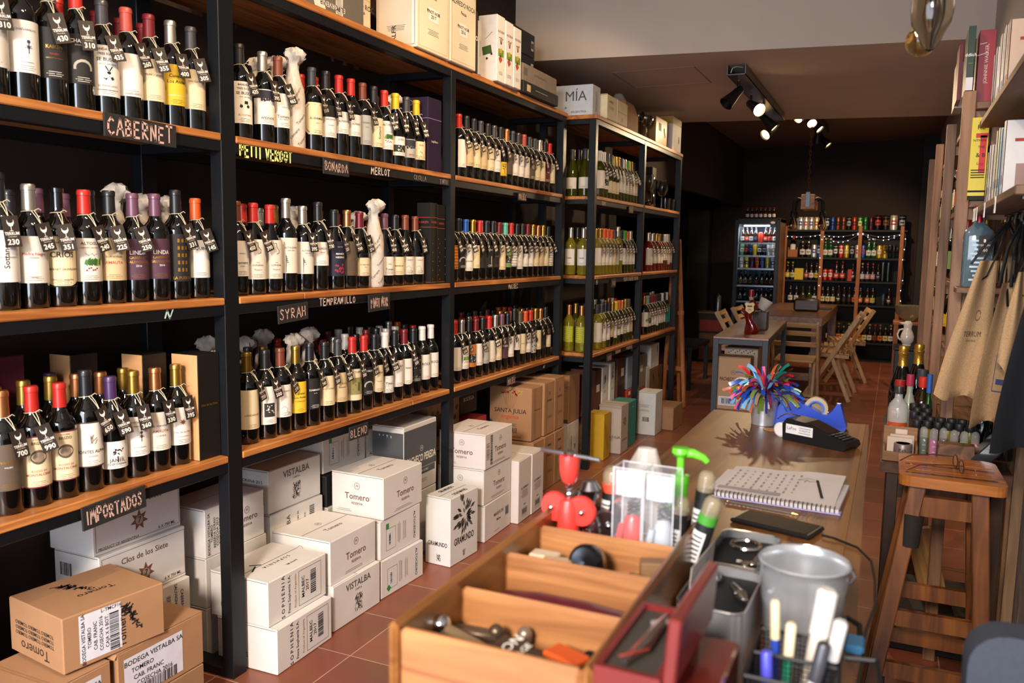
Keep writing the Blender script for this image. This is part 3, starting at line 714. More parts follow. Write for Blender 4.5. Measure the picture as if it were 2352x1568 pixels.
front_row([
 (568, 'G', 'cream', 'LANDAFLOR,9,.36,g', 'g', '750', 'big', 'cream label with pointed flap'), (612, 'K', 'white', 'CORTE A,5,.48', 'k', '500', 'blk nar big', 'narrow white label'),
 (643, 'B', 'white', 'DESIERTO,7,.8,b', 'b', '270', 'mtb', 'white label with drawn line'), (680, 'G', 'yellow', 'Cuvelier,11,.62,k;Los Andes,11,.5,k;Coleccion,9,.38,r', 'k', '', 'nar', 'yellow label'),
 (712, 'K', 'black', 'DIAMANDES,9,.62,w;de Uco,5,.52,w', 'w', '740', '', 'black label'), (746, 'K', 'cream', 'D.V. CATENA,8,.56,b', 'b', '500', '', 'cream label'),
 (776, 'D', 'beige', 'SOTTANO,9,.62,g;Reserva,9,.5,b', 'b', '360', '', 'beige label'), (809, 'R', 'cream', 'EL TUERTO,11,.88,k', 'k', '300', 'frm old big nol', 'yellowed label with painted figure'),
 (843, 'R', 'black', 'CHAKANA,11,.86,w', 'w', '334', 'arc', 'black dome label'), (871, 'K', 'cream', 'KAIKEN,9,.72,b;Terroir,8,.4,b', 'b', '250', 'bow', 'cream label'),
 (896, 'W', 'white', 'Tinto,14,.55,k', 'k', '250', 'scr low frm', 'ornate white label'), (922, 'K', 'white', 'VISTALBA,9,.78,b', 'b', '', '', 'white label'),
 (947, 'M', 'white', 'Nieto,12,.64,k', 'b', '350', 'bow', 'white script label'), (970, 'K', 'black', 'MALBEC,5,.84,r', 'w', '', 'scr', 'black label with white drawing'),
 (993, 'W', 'white', 'ROCA,16,.62,k', 'k', '', '', 'white label'), (1014, 'W', 'white', 'ROCA,16,.62,k', 'k', '', '', 'white label')],
 'lower centre shelf', 'wine bottles on the lower shelf of the middle bay', F1, Cq, 2.03, 3.37)
back_row([(548, 'w'), (580, 'B'), (612, 'K'), (638, 'G'), (660, 'K'), (690, 'w'), (720, 'w'), (781, 'M'), (807, 'S'), (843, 'W'), (870, 'K'), (900, 'M'), (930, 'K'), (948, 'W'), (972, 'W'), (994, 'K'), (1011, 'R')], 'lower centre shelf', 'bottles behind, lower shelf of the middle bay', -2.03, Cq, 2.03, 3.37)
back_row([(565, 'w'), (620, 'w'), (650, 'w'), (688, 'w'), (742, 'R'), (778, 'K'), (810, 'M'), (825, 'M'), (862, 'M'), (910, 'W'), (925, 'K'), (938, 'W'), (958, 'K'), (973, 'W'), (992, 'S'), (1008, 'O')], 'lower centre shelf'+REAR, 'bottles at the rear, lower shelf of the middle bay', -2.115, Cq, 2.03, 3.37, 1.03)
# ---- right bay
front_row([
 (1053, 'R', 'white', '', 'k', '?', 'big nar', 'tall white label'), (1070, 'K', 'beige', '', 'b', '?', '', 'olive beige label'), (1087, 'K', 'cream', '', 'b', '?', 'scr', 'ornate cream label'), (1102, 'D', 'beige', '', 'b', '?', '', 'beige label'),
 (1121, 'K', 'cream', 'EL ENEMIGO,9,.5,k', 'k', '?', 'oct', 'eight sided cream label'), (1140, 'D', 'white', 'TAHUAN,7,.5,k', 'k', '?', '', 'white label'), (1158, 'K', 'yellow', 'ZAHA,13,.8,k', 'k', '?', 'frm bld low', 'low yellow label'),
 (1173, 'C', 'brown', '', 'b', '?', '', 'brown label'), (1188, 'D', 'white', 'CADUS,7,.6', 'b', '?', '', 'white label'), (1202, 'D', 'white', 'TAHUAN,7,.5,k', 'k', '?', '', 'white label'),
 (1216, 'P', 'pale', '', 'r', '?', '', 'pale label'), (1230, 'D', 'brown', '', 'w', '?', 'med', 'brown oval label'), (1245, 'D', 'cream', '', 'b', '?', '', 'cream label'), (1258, 'S', 'cream', '', 'b', '?', '', 'cream label'),
 (1267, 'K', 'maroon', 'Luigi,8,.5,w', 'w', '?', '', 'maroon label'), (1280, 'R', 'cream', '', 'b', '?', '', 'cream label')],
 'top right shelf', 'wine bottles on the top shelf of the right bay', F1, A, 3.44, 4.78)
back_row([(1062, 'R'), (1140, 'B'), (1210, 'D'), (1270, 'K')], 'top right shelf', 'bottles behind, top shelf of the right bay', -2.05, A, 3.44, 4.78)
front_row([
 (1048, 'R', 'orange', '', 'k', '?', 'str', 'orange striped label'), (1060, 'K', 'black', 'CHAKANA,10,.86,w', 'w', '?', 'arc', 'black dome label'), (1075, 'L', 'white', 'ADRIANNA,9,.36,b', 'b', '?', 'leaf big', 'white label with leaf drawing'), (1093, 'G', 'cream', '', 'b', '?', 'cut', 'cream and maroon label'),
 (1107, 'R', 'black', '', 'b', '?', '', 'black label'), (1122, 'K', 'black', 'SCARLETT,8,.8,w;Trumpeter,12,.3,Vw', 'w', '?', '', 'black label'), (1137, 'K', 'black', 'KAIKEN,10,.5,g', 'g', '?', '', 'black label'), (1155, 'M', 'cream', '', 'r', '?', 'big', 'tall cream label'),
 (1171, 'T', 'green', '', 'k', '?', 'blk', 'green scene label'), (1187, 'R', 'white', '', 'k', '?', 'frm str', 'striped label'), (1201, 'K', 'pale', '', 'b', '?', 'scr big', 'pale scribbled label'), (1213, 'K', 'white', 'LAST,9,.8,w', 'k', '340', 'bnd', 'white label with dark band'),
 (1226, 'M', 'white', '', 'b', '350', '', 'white label'), (1236, 'G', 'cream', '', 'b', '?', '', 'cream label'), (1246, 'C', 'beige', '', 'b', '?', '', 'beige label'), (1256, 'G', 'cream', '', 'g', '?', '', 'cream label'), (1271, 'K', 'pale', '', 'k', '?', 'str', 'striped pale label')],
 'middle right shelf', 'wine bottles on the middle shelf of the right bay', F1, Bq, 3.44, 4.78)
back_row([(1086, 'K'), (1105, 'T'), (1136, 'T'), (1155, 'R'), (1170, 'G'), (1192, 'K'), (1235, 'C'), (1264, 'K'), (1276, 'S')], 'middle right shelf', 'bottles behind, middle shelf of the right bay', -2.04, Bq, 3.44, 4.78, 1.02)
front_row([
 (1047, 'R', 'pale', '', 'b', '210', '', 'pale label'), (1057, 'S', 'white', '', 'b', '240', 'land', 'green landscape label'), (1076, 'K', 'orange', 'ANIMAL,10,.2,k', 'k', '', 'blk', 'orange label'), (1091, 'M', 'white', '', 'b', '245', '', 'white label'),
 (1108, 'K', 'grey', 'TIPO,11,.72,k;NEGRO,12,.55,k', 'k', '', '', 'grey label'), (1124, 'R', 'pale', '', 'r', '?', '', 'pale label'), (1134, 'S', 'cream', 'ARGENTO,8,.76,k', 'k', '275', '', 'cream label'), (1153, 'V', 'purple', 'LINDA,15,.6,w', 'g', '250', '', 'purple label'),
 (1163, 'K', 'white', '', 'b', '145', '', 'white label'), (1181, 'K', 'white', 'Sottano,14,.5,Vb', 'b', '', 'sml tal', 'small white label'), (1194, 'E', 'cream', 'AMAUTA,8,.5,b', 'b', '?', '', 'cream label'), (1214, 'O', 'white', 'ESQUINAS,10,.5,k', 'k', '195', '', 'white label'),
 (1229, 'R', 'grey', '', 'k', '', 'dot big nol', 'polka dot label'), (1243, 'G', 'cream', '', 'b', '?', '', 'cream label'), (1255, 'C', 'black', '', 'g', '190', '', 'dark label'), (1265, 'K', 'cream', '', 'b', '?', 'bnd', 'cream label with dark circle')],
 'lower right shelf', 'wine bottles on the lower shelf of the right bay', F1, Cq, 3.44, 4.765)
back_row([(1063, 'O'), (1081, 'R'), (1094, 'S'), (1109, 'R'), (1119, 'O'), (1136, 'R'), (1150, 'K'), (1165, 'C'), (1180, 'G'), (1193, 'P'), (1207, 'G'), (1218, 'C'), (1240, 'K'), (1257, 'K')], 'lower right shelf', 'bottles behind, lower shelf of the right bay', -2.03, Cq, 3.44, 4.78)
back_row([(1080, 'M'), (1094, 'K'), (1107, 'E'), (1117, 'K'), (1130, 'B'), (1145, 'K'), (1165, 'O'), (1182, 'O'), (1190, 'R'), (1203, 'K'), (1228, 'K')], 'lower right shelf'+REAR, 'bottles at the rear, lower shelf of the right bay', -2.115, Cq, 3.44, 4.78, 1.03)
# ---- second unit
F2 = X2 - .07
front_row([(1379, 'W', 'white', '', 'k', '?', 'g!', 'white label'), (1389, 'W', 'white', '', 'k', '?', 'g! blk', 'white label with dark square'), (1397, 'D', 'cream', '', 'b', '?', 'g! low', 'low cream label'), (1406, 'D', 'cream', '', 'b', '?', 'g! low', 'low cream label'), (1416, 'G', 'cream', '', 'b', '?', 'g! low', 'low cream label'),
 (1424, 'G', 'white', '', 'b', '?', 'g!', 'white label'), (1433, 'D', 'white', '', 'b', '?', 'g!', 'white label'), (1443, 'S', 'pale', '', 'g', '?', 'g! spr', 'pale label with sprig'), (1453, 'N', 'pale', '', 'b', '?', 'g! str', 'striped label'), (1463, 'G', 'cream', '', 'r', '?', 'g! star', 'cream label with emblem'), (1474, 'K', 'pale', '', 'b', '?', 'g!', 'pale label')],
 'top whites shelf', 'white wine bottles on the top shelf', F2, A, 5.11, 6.02, -28)
front_row([(1373, 'G', 'white', '', 'k', '?', 'y!', 'white label'), (1383, 'G', 'white', '', 'k', '?', 'y!', 'white label'), (1392, 'O', 'white', '', 'b', '?', 'y!', 'white label'), (1401, 'O', 'white', '', 'o', '?', 'y! spr', 'white label with orange figure'), (1408, 'O', 'cream', '', 'b', '?', 'y!', 'cream label'), (1418, 'D', 'grey', '', 'w', '?', 'y!', 'grey label'),
 (1432, 'S', 'white', '', 'k', '', 'y! sml tal', 'small white label'), (1444, 'K', 'white', '', 'b', '?', '', 'white label'), (1452, 'N', 'pale', '', 'b', '?', 'g!', 'pale label'), (1460, 'O', 'white', '', 'k', '?', 'g!', 'white label'), (1467, 'S', 'white', '', 'k', '?', 'g!', 'white label')],
 'middle whites shelf', 'white wine bottles on the middle shelf', F2, Bq, 5.11, 5.995, -28)
front_row([(1370, 'D', 'pale', '', 'k', '?', 'y! big', 'pale label'), (1380, 'D', 'white', '', 'k', '?', 'y! big', 'white label'), (1389, 'K', 'white', '', 'b', '?', 'g! big', 'white label'), (1398, 'K', 'beige', '', 'b', '?', '', 'beige label'), (1406, 'G', 'white', '', 'b', '?', 'g! big', 'white label'), (1414, 'Y', 'white', '', 'b', '?', 'g! land', 'white label with green scene'),
 (1428, 'O', 'white', '', 'k', '?', 'leaf', 'white leaf label'), (1438, 'C', 'pale', '', 'k', '?', 'g! str', 'striped label'), (1451, 'G', 'white', '', 'b', '?', 'g!', 'white label'), (1460, 'E', 'beige', '', 'b', '?', 'g!', 'beige label')],
 'lower whites shelf', 'white wine bottles on the lower shelf', F2, Cq, 5.11, 5.995, -28)
for z, its, w_ in ((A, [(1383, 'W', 'green'), (1404, 'K', 'green'), (1430, 'w'), (1445, 'w')], 'top whites shelf'), (Bq, [(1376, 'K', 'yellow'), (1398, 'K', 'yellow'), (1412, 'D', 'yellow'), (1428, 'N', 'yellow'), (1441, 'K', 'green'), (1453, 'S', 'green')], 'middle whites shelf'), (Cq, [(1372, 'E', 'green'), (1386, 'S', 'yellow'), (1400, 'K', 'green'), (1413, 'W', 'yellow'), (1424, 'G', 'green'), (1436, 'C', 'green'), (1448, 'W'), (1458, 'R')], 'lower whites shelf')):
    back_row(its, w_, 'bottles behind, ' + w_, -1.89, z, 5.22, 6.03, 1.03)
def end_pair(z, glass, cap, paper, desc, where, lines='', fl=''):
    """bottles that show through the open end of the second shelving, labels to the front of the shop"""
    k = 'bg' if 'B!' in fl else 'bx'
    lm = label_mesh(k, paper, lines, 'k', fl, (.062, .165) if k == 'bx' else (.05, .12), 60)
    for i, (px, yy) in enumerate(((1310, 5.06), (1339, 5.05))):
        d = ray(px, 600); x = CAM.x + d.x / d.y * yy
        bottle(x, yy, z, cap, glass, k, lm, None, f"{CAPS[cap][1]} capped {glass} bottle with {desc}, end of {where}, {('left', 'right')[i]} one", f'bottles at the end of the {where}', -88, 1.0)
end_pair(A, 'green', 'D', 'pale', 'pale low label', 'top whites shelf', '', 'B!')
end_pair(Bq, 'yellow', 'S', 'white', 'white script label', 'middle whites shelf', 'Uvala,16,.45,k', '')
end_pair(Cq, 'yellow', 'C', 'lemon', 'lemon label', 'lower whites shelf', '', 'str')
for z, w_ in ((A, 'top'), (Bq, 'middle'), (Cq, 'lower')):
    for i, (px, yy) in enumerate(((1325, 5.15), (1347, 5.15))):
        d = ray(px, 600); x = CAM.x + d.x / d.y * yy
        bottle(x, yy, z, 'KEO'[i] if w_ != 'lower' else 'GKC'[i], 'green', 'bx', None, None, f"{CAPS['KEO'[i] if w_ != 'lower' else 'GKC'[i]][1]} capped green bottle, {('first', 'second')[i]} behind the end pair, {w_} shelf of whites", f'green bottles behind the end pair, {w_} shelf', 0, 1.02, n=14)
front_row([(1488, 'S', 'pale', '', 'b', '?', 'r! big', 'pale label'), (1497, 'S', 'pale', '', 'k', '?', 'r!', 'pale label'), (1506, 'G', 'white', '', 'b', '?', 'r!', 'white label'), (1514, 'G', 'white', '', 'b', '?', 'r! leaf', 'white leaf label'), (1522, 'K', 'white', '', 'b', '?', 'r! sml', 'small white label'), (1530, 'W', 'white', '', 'b', '?', 'r! sml', 'small white label'), (1538, 'W', 'white', '', 'b', '?', 'r! big', 'tall white label'), (1546, 'S', 'pale', '', 'b', '?', 'r!', 'pale label')],
 'rosé shelf', 'rosé bottles on the middle shelf of the far bay', F2, Bq, 6.09, 7.12, -30)
front_row([(1480, 'C', 'white', '', 'k', '?', 'land', 'white and green label'), (1487, 'T', 'pale', '', 'k', '?', 'blk', 'pale picture label'), (1495, 'M', 'white', '', 'k', '?', '', 'white label'), (1502, 'M', 'white', '', 'k', '?', '', 'white label'), (1509, 'M', 'white', '', 'b', '?', 'big', 'tall white label'), (1516, 'K', 'white', '', 'b', '?', '', 'white label'), (1523, 'K', 'white', '', 'b', '?', '', 'white label'), (1530, 'W', 'white', '', 'b', '?', '', 'white label'), (1536, 'K', 'teal', '', 'k', '', 'big', 'teal label'), (1543, 'W', 'teal', '', 'k', '', 'big', 'teal label')],
 'lower end shelf', 'bottles on the lower shelf of the far bay', F2, Cq, 6.09, 7.12, -30)
back_row([(1478, 'M'), (1490, 'M'), (1500, 'R'), (1508, 'M'), (1518, 'K'), (1530, 'S'), (1538, 'S')], 'lower end shelf', 'bottles behind, lower shelf of the far bay', -1.89, Cq, 6.1, 7.1, 1.05)

# ---- gift boxes and parcels among the bottles
def giftbox(name, label, x, y, z, dx, dy, h, mats, rot=0, deco=None, cat='gift box', group=None):
    m = MB(); fm, sm, tm = mats
    m.box(-dx, 0, 0, dy, 0, h, fm, .0015)
    e = .0006
    m.add([(-dx + .001, -e, .001), (-.001, -e, .001), (-.001, -e, h - .001), (-dx + .001, -e, h - .001)], [(0, 1, 2, 3)], sm)
    m.add([(-dx + .001, .001, h + e), (-.001, .001, h + e), (-.001, dy - .001, h + e), (-dx + .001, dy - .001, h + e)], [(0, 1, 2, 3)], tm)
    side = lambda u, v: (-dx + u, -e * 2, v); front = lambda u, v: (e, u, v)
    if deco: deco(m, side, front, dx, dy, h)
    return tag(m.build(name, loc=(x, y, z + .0008), rotz=R(rot), smooth=False), label, cat, group)
BLK = P('17130F', .5, var=.1); TAN = P('D9A06C', .6); PURP = P('2A1C34', .45); MAR = P('4A1226', .5)
def clos(m, side, front, dx, dy, h):
    for i in range(8):
        a = PI * i / 4; m.poly([(dx / 2, h * .62), (dx / 2 + .005 * math.cos(a + .4), h * .62 + .005 * math.sin(a + .4)), (dx / 2 + .012 * math.cos(a), h * .62 + .012 * math.sin(a)), (dx / 2 + .005 * math.cos(a - .4), h * .62 + .005 * math.sin(a - .4))], side, INK)
    m.text('Clos de los Siete', .010, side, INKB, dx / 2, h * .52); m.text('Clos de los Siete', .010, front, GOLD, dy / 2, h * .52)
    for k in range(9): m.rect(dx / 2, h * .44 - .007 * k, .05, .0008, side, INKB)
yb = y_at(480, F1 + .03, Cq + .02)
giftbox('gift_box', 'tall tan and black gift box at the right end of the lower shelf', F1 + .045, 1.865, Cq, .105, .088, .325, (BLK, TAN, BLK), 0, clos)
giftbox('gift_box', 'tan sided black gift box standing behind the gold capped bottles', -2.0, 1.76, Cq, .085, .09, .33, (BLK, TAN, BLK), 0, clos)
giftbox('gift_box', 'half hidden tan sided black gift box farther back and left', -2.10, 1.60, Cq, .085, .09, .34, (BLK, TAN, BLK), 0, clos)
g = thing('ribboned_gift_box', 'wide maroon box with a ribbon bow at the back of the lower shelf', 'gift box', (-2.08, 1.28, Cq + .0008))
m = MB(); m.box(-.13, 0, 0, .17, 0, .36, MAR, .002); m.build('box_body', g, smooth=False)
m = MB(); m.box(-.131, .001, .08, .09, .001, .3615, P('6A1A3A', .4)); m.tube([(-.06, .085, .362), (-.06, .06, .385), (-.06, .05, .372), (-.06, .085, .362), (-.06, .12, .40), (-.06, .135, .41)], .003, 5, P('6A1A3A', .4)); m.build('ribbon', g)
def lugi(m, side, front, dx, dy, h):
    m.rect(dx / 2, h * .72, dx, .003, side, P('8A6A9A', .5)); m.rect(dy / 2, h * .72, dy, .003, front, P('8A6A9A', .5))
    m.text('Luigi Bosca', .013, front, PAPERW, dy / 2, h * .42); m.tube([(-dx / 2 + .011 * math.cos(a * PI / 6), -.0012, h * .93 + .011 * math.sin(a * PI / 6)) for a in range(12)], .0009, 4, P('9A8AAA', .5), closed=True)
giftbox('gift_box', 'dark purple gift box with lilac stripe on the top shelf', F1 + .03, 3.25, A, .18, .12, .325, (PURP, PURP, PURP), 0, lugi)
def kk(m, side, front, dx, dy, h):
    for z in (.82, .70, .02): m.rect(dy / 2, h * z, dy, .0018, front, P('B04A28', .6)); m.rect(dx / 2, h * z, dx, .0018, side, P('B04A28', .6))
    m.text('KAIKEN', .014, front, P('B04A28', .6), dy / 2, h * .76); m.text('KAIKEN', .014, side, P('B04A28', .6), dx / 2, h * .76)
    for k in range(10): m.sphere(front(.02 + .05 * (k % 2), .02 + .02 * k), .003, P('8A5A30', .6), 4, sx=.1)
giftbox('gift_box', 'black gift box with orange lines beside the grey obelisk box', -1.885, 3.243, Bq, .07, .060, .36, (BLK, BLK, BLK), 0, kk)
giftbox('gift_box', 'black gift box with orange lines nearest the post', -1.885, 3.306, Bq, .07, .068, .355, (BLK, BLK, BLK), 0, kk)
m = MB(); m.lathe([(.054, 0), (.036, .30), (0, .34)], 4, P('8E887E', .7), Matrix.Rotation(R(45), 4, 'Z')); m.text('MALBEC', .01, lambda u, v: (.040 - v * .03, u, v), INKB, 0, .24)
for i in range(5): m.rect(0, .08 + .03 * i, .03, .001, lambda u, v: (.0395 - v * .04, u, v), INKB)
tag(m.build('obelisk_box', loc=(-2.0, 3.385, Bq + .0008), smooth=False), 'grey pointed obelisk shaped carton at the end of the middle shelf', 'gift box')

# ---------------------------------------------------------------- chalk lettering and signs
STK = {
 'A': [[(0, 0), (.35, 1), (.7, 0)], [(.15, .38), (.56, .38)]], 'B': [[(.05, 0), (.05, 1), (.5, .9), (.5, .62), (.05, .52), (.6, .42), (.6, .08), (.05, 0)]], 'C': [[(.6, .85), (.35, 1), (.05, .7), (.05, .25), (.35, 0), (.65, .15)]],
 'D': [[(.05, 0), (.05, 1), (.5, .85), (.65, .5), (.5, .12), (.05, 0)]], 'E': [[(.6, 1), (.05, 1), (.05, 0), (.62, 0)], [(.05, .52), (.5, .52)]], 'H': [[(.05, 0), (.05, 1)], [(.6, 0), (.6, 1)], [(.05, .5), (.6, .5)]],
 'I': [[(.25, 0), (.25, 1)]], 'J': [[(.5, 1), (.5, .2), (.25, 0), (.05, .2)]], 'L': [[(.08, 1), (.08, 0), (.55, .02)]], 'M': [[(.0, 0), (.1, 1), (.38, .35), (.66, 1), (.76, 0)]], 'N': [[(.05, 0), (.05, 1), (.6, 0), (.6, 1)]],
 'O': [[(.35, 1), (.05, .7), (.05, .3), (.35, 0), (.62, .3), (.62, .7), (.35, 1)]], 'P': [[(.05, 0), (.05, 1), (.55, .9), (.55, .55), (.05, .45)]], 'R': [[(.05, 0), (.05, 1), (.55, .9), (.55, .58), (.05, .48), (.6, 0)]],
 'S': [[(.58, .85), (.3, 1), (.08, .78), (.55, .35), (.5, .08), (.22, 0), (.02, .15)]], 'T': [[(0, 1), (.66, .98)], [(.33, 1), (.33, 0)]], 'U': [[(.05, 1), (.08, .15), (.33, 0), (.58, .15), (.6, 1)]], 'V': [[(0, 1), (.32, 0), (.64, 1)]],
 'Y': [[(0, 1), (.3, .5), (.62, 1)], [(.3, .5), (.28, 0)]], 'G': [[(.6, .85), (.3, 1), (.05, .6), (.1, .12), (.4, 0), (.62, .2), (.62, .45), (.38, .45)]], 'X': [[(0, 0), (.6, 1)], [(0, 1), (.6, 0)]], 'Z': [[(0, 1), (.6, 1), (0, 0), (.62, 0)]], '~': [[(0, .2), (.28, .85), (.6, .15), (1.0, .9)]], ' ': [],
}
def chalk(m, text, cx, cz, h, fn, mat, wd=.15, sq=1.0, slant=0):
    rn = random.Random(text + str(cx)); adv = .86 * h * sq
    W = sum(adv * (.7 if c == 'I' else 1.12 if c in 'M~' else .6 if c == ' ' else 1) for c in text); x = cx - W / 2
    for c in text:
        dz = rn.uniform(-.06, .06) * h; sc_ = rn.uniform(.92, 1.08)
        for st in STK[c]:
            P2 = [(x + px * h * .92 * sq * sc_, cz - h / 2 + dz + pz * h * sc_ + slant * (x - cx)) for px, pz in st]
            for a, b in zip(P2, P2[1:]):
                L = math.hypot(b[0] - a[0], b[1] - a[1]) + wd * h * .6
                m.rect((a[0] + b[0]) / 2, (a[1] + b[1]) / 2, L, wd * h * rn.uniform(.8, 1.15), fn, mat, math.degrees(math.atan2(b[1] - a[1], b[0] - a[0])))
        x += adv * (.7 if c == 'I' else 1.12 if c in 'M~' else .6 if c == ' ' else 1)
def sign(word, px, pz_px, z0, z1, w_, X, label, tilt=0, h=.045):
    y = y_at(px, X, (z0 + z1) / 2)
    t = thing('chalkboard_sign', label, 'sign', (X + .006, y, (z0 + z1) / 2)); t.rotation_euler = (R(tilt), 0, 0)
    m = MB(); m.box(-.003, .003, -w_ / 2, w_ / 2, (z0 - z1) / 2, (z1 - z0) / 2, SLATE, .001); m.build('board', t, smooth=False)
    m = MB(); chalk(m, word, 0, 0, h, lambda u, v: (.0036, u, v), P('C9A598', .95, var=.2, scale=300), .13, w_ * .92 / (h * .86 * max(3, len(word)))); m.build('chalk_writing', t, smooth=False)
def rail_word(word, px, z, X, unit, h=.022, mat=None, sq=1.0, wd=.17):
    y = y_at(px, X, z); m = MB()
    chalk(m, word, y - unit.location.y, z, h, lambda u, v: (X - unit.location.x - .0012, u, v), mat or CHALK, wd, sq)
    m.build('chalk_word', unit, smooth=False, label='chalk lettering on the rail')
sign('CABERNET', 321, 0, A - .063, A - .002, .235, X1 + .001, 'slate sign chalked cabernet on the top shelf edge', -1, .042)
sign('BONARDA', 769, 0, A - .078, A - .020, .152, X1 + .001, 'small slate sign chalked bonarda under the top shelf', 0, .031)
sign('SYRAH', 670, 0, Bq - .095, Bq - .035, .155, X1 + .001, 'slate sign chalked syrah under the middle shelf', 3, .034)
sign('PINOT NOIR', 868, 0, Bq - .090, Bq - .022, .150, X1 + .001, 'slate sign chalked pinot noir under the middle shelf', 2, .036)
sign('BLEND', 821, 0, Cq - .082, Cq - .030, .125, X1 + .001, 'slate sign chalked blend under the lower shelf', 0, .030)
sign('IMPORTADOS', 260, 0, Cq - .075, Cq - .012, .20, X1 + .001, 'slate sign chalked importados under the lower shelf', 3, .036)
sign('MALBEC', 1197, 0, A - .075, A - .028, .105, X1 + .001, 'slate sign chalked malbec under the top shelf', 0, .032)
sign('MALBEC', 1172, 0, Cq - .078, Cq - .03, .105, X1 + .001, 'slate sign chalked malbec above the brown cartons', 2, .032)
sign('CHARD', 1447, 0, A - .075, A - .025, .10, X2 + .001, 'small slate sign under the top shelf of white wines', 0, .028)
sign('SAUV', 1407, 0, Bq - .085, Bq - .028, .085, X2 + .001, 'small slate sign under the middle shelf of white wines', 0, .030)
sign('TOCONES', 1397, 0, Cq - .085, Cq - .03, .10, X2 + .001, 'small slate sign under the lower shelf of white wines', 2, .030)
rail_word('PETIT VERDOT', 615, A - .038, X1, U1, .036, CHALKY, .72, .2)
rail_word('MERLOT', 876, A - .038, X1, U1, .026, P('E6D3CC', .9)); rail_word('CRIOLLA', 966, A - .038, X1, U1, .018, P('8A7E76', .9)); rail_word('TINTO', 1020, A - .038, X1, U1, .018, P('9A8E86', .9))
rail_word('TEMPRANILLO', 778, Bq - .037, X1, U1, .024); rail_word('~', 389, Bq - .037, X1, U1, .03, P('B9D6CE', .9)); rail_word('MALBEC', 1180, Bq - .038, X1, U1, .024); rail_word('~', 1250, Cq - .038, X1, U1, .022, P('C9D6CE', .9))
rail_word('UGNI', 1388, A - .038, X2, U2, .026); rail_word('PEDRO XIMENEZ RESID', 1450, Bq - .038, X2, U2, .024); rail_word('N', 1372, Bq - .04, X2, U2, .03); rail_word('CHENIN', 1420, Cq - .038, X2, U2, .024); rail_word('VIOGNIER', 1446, Cq - .038, X2, U2, .024)

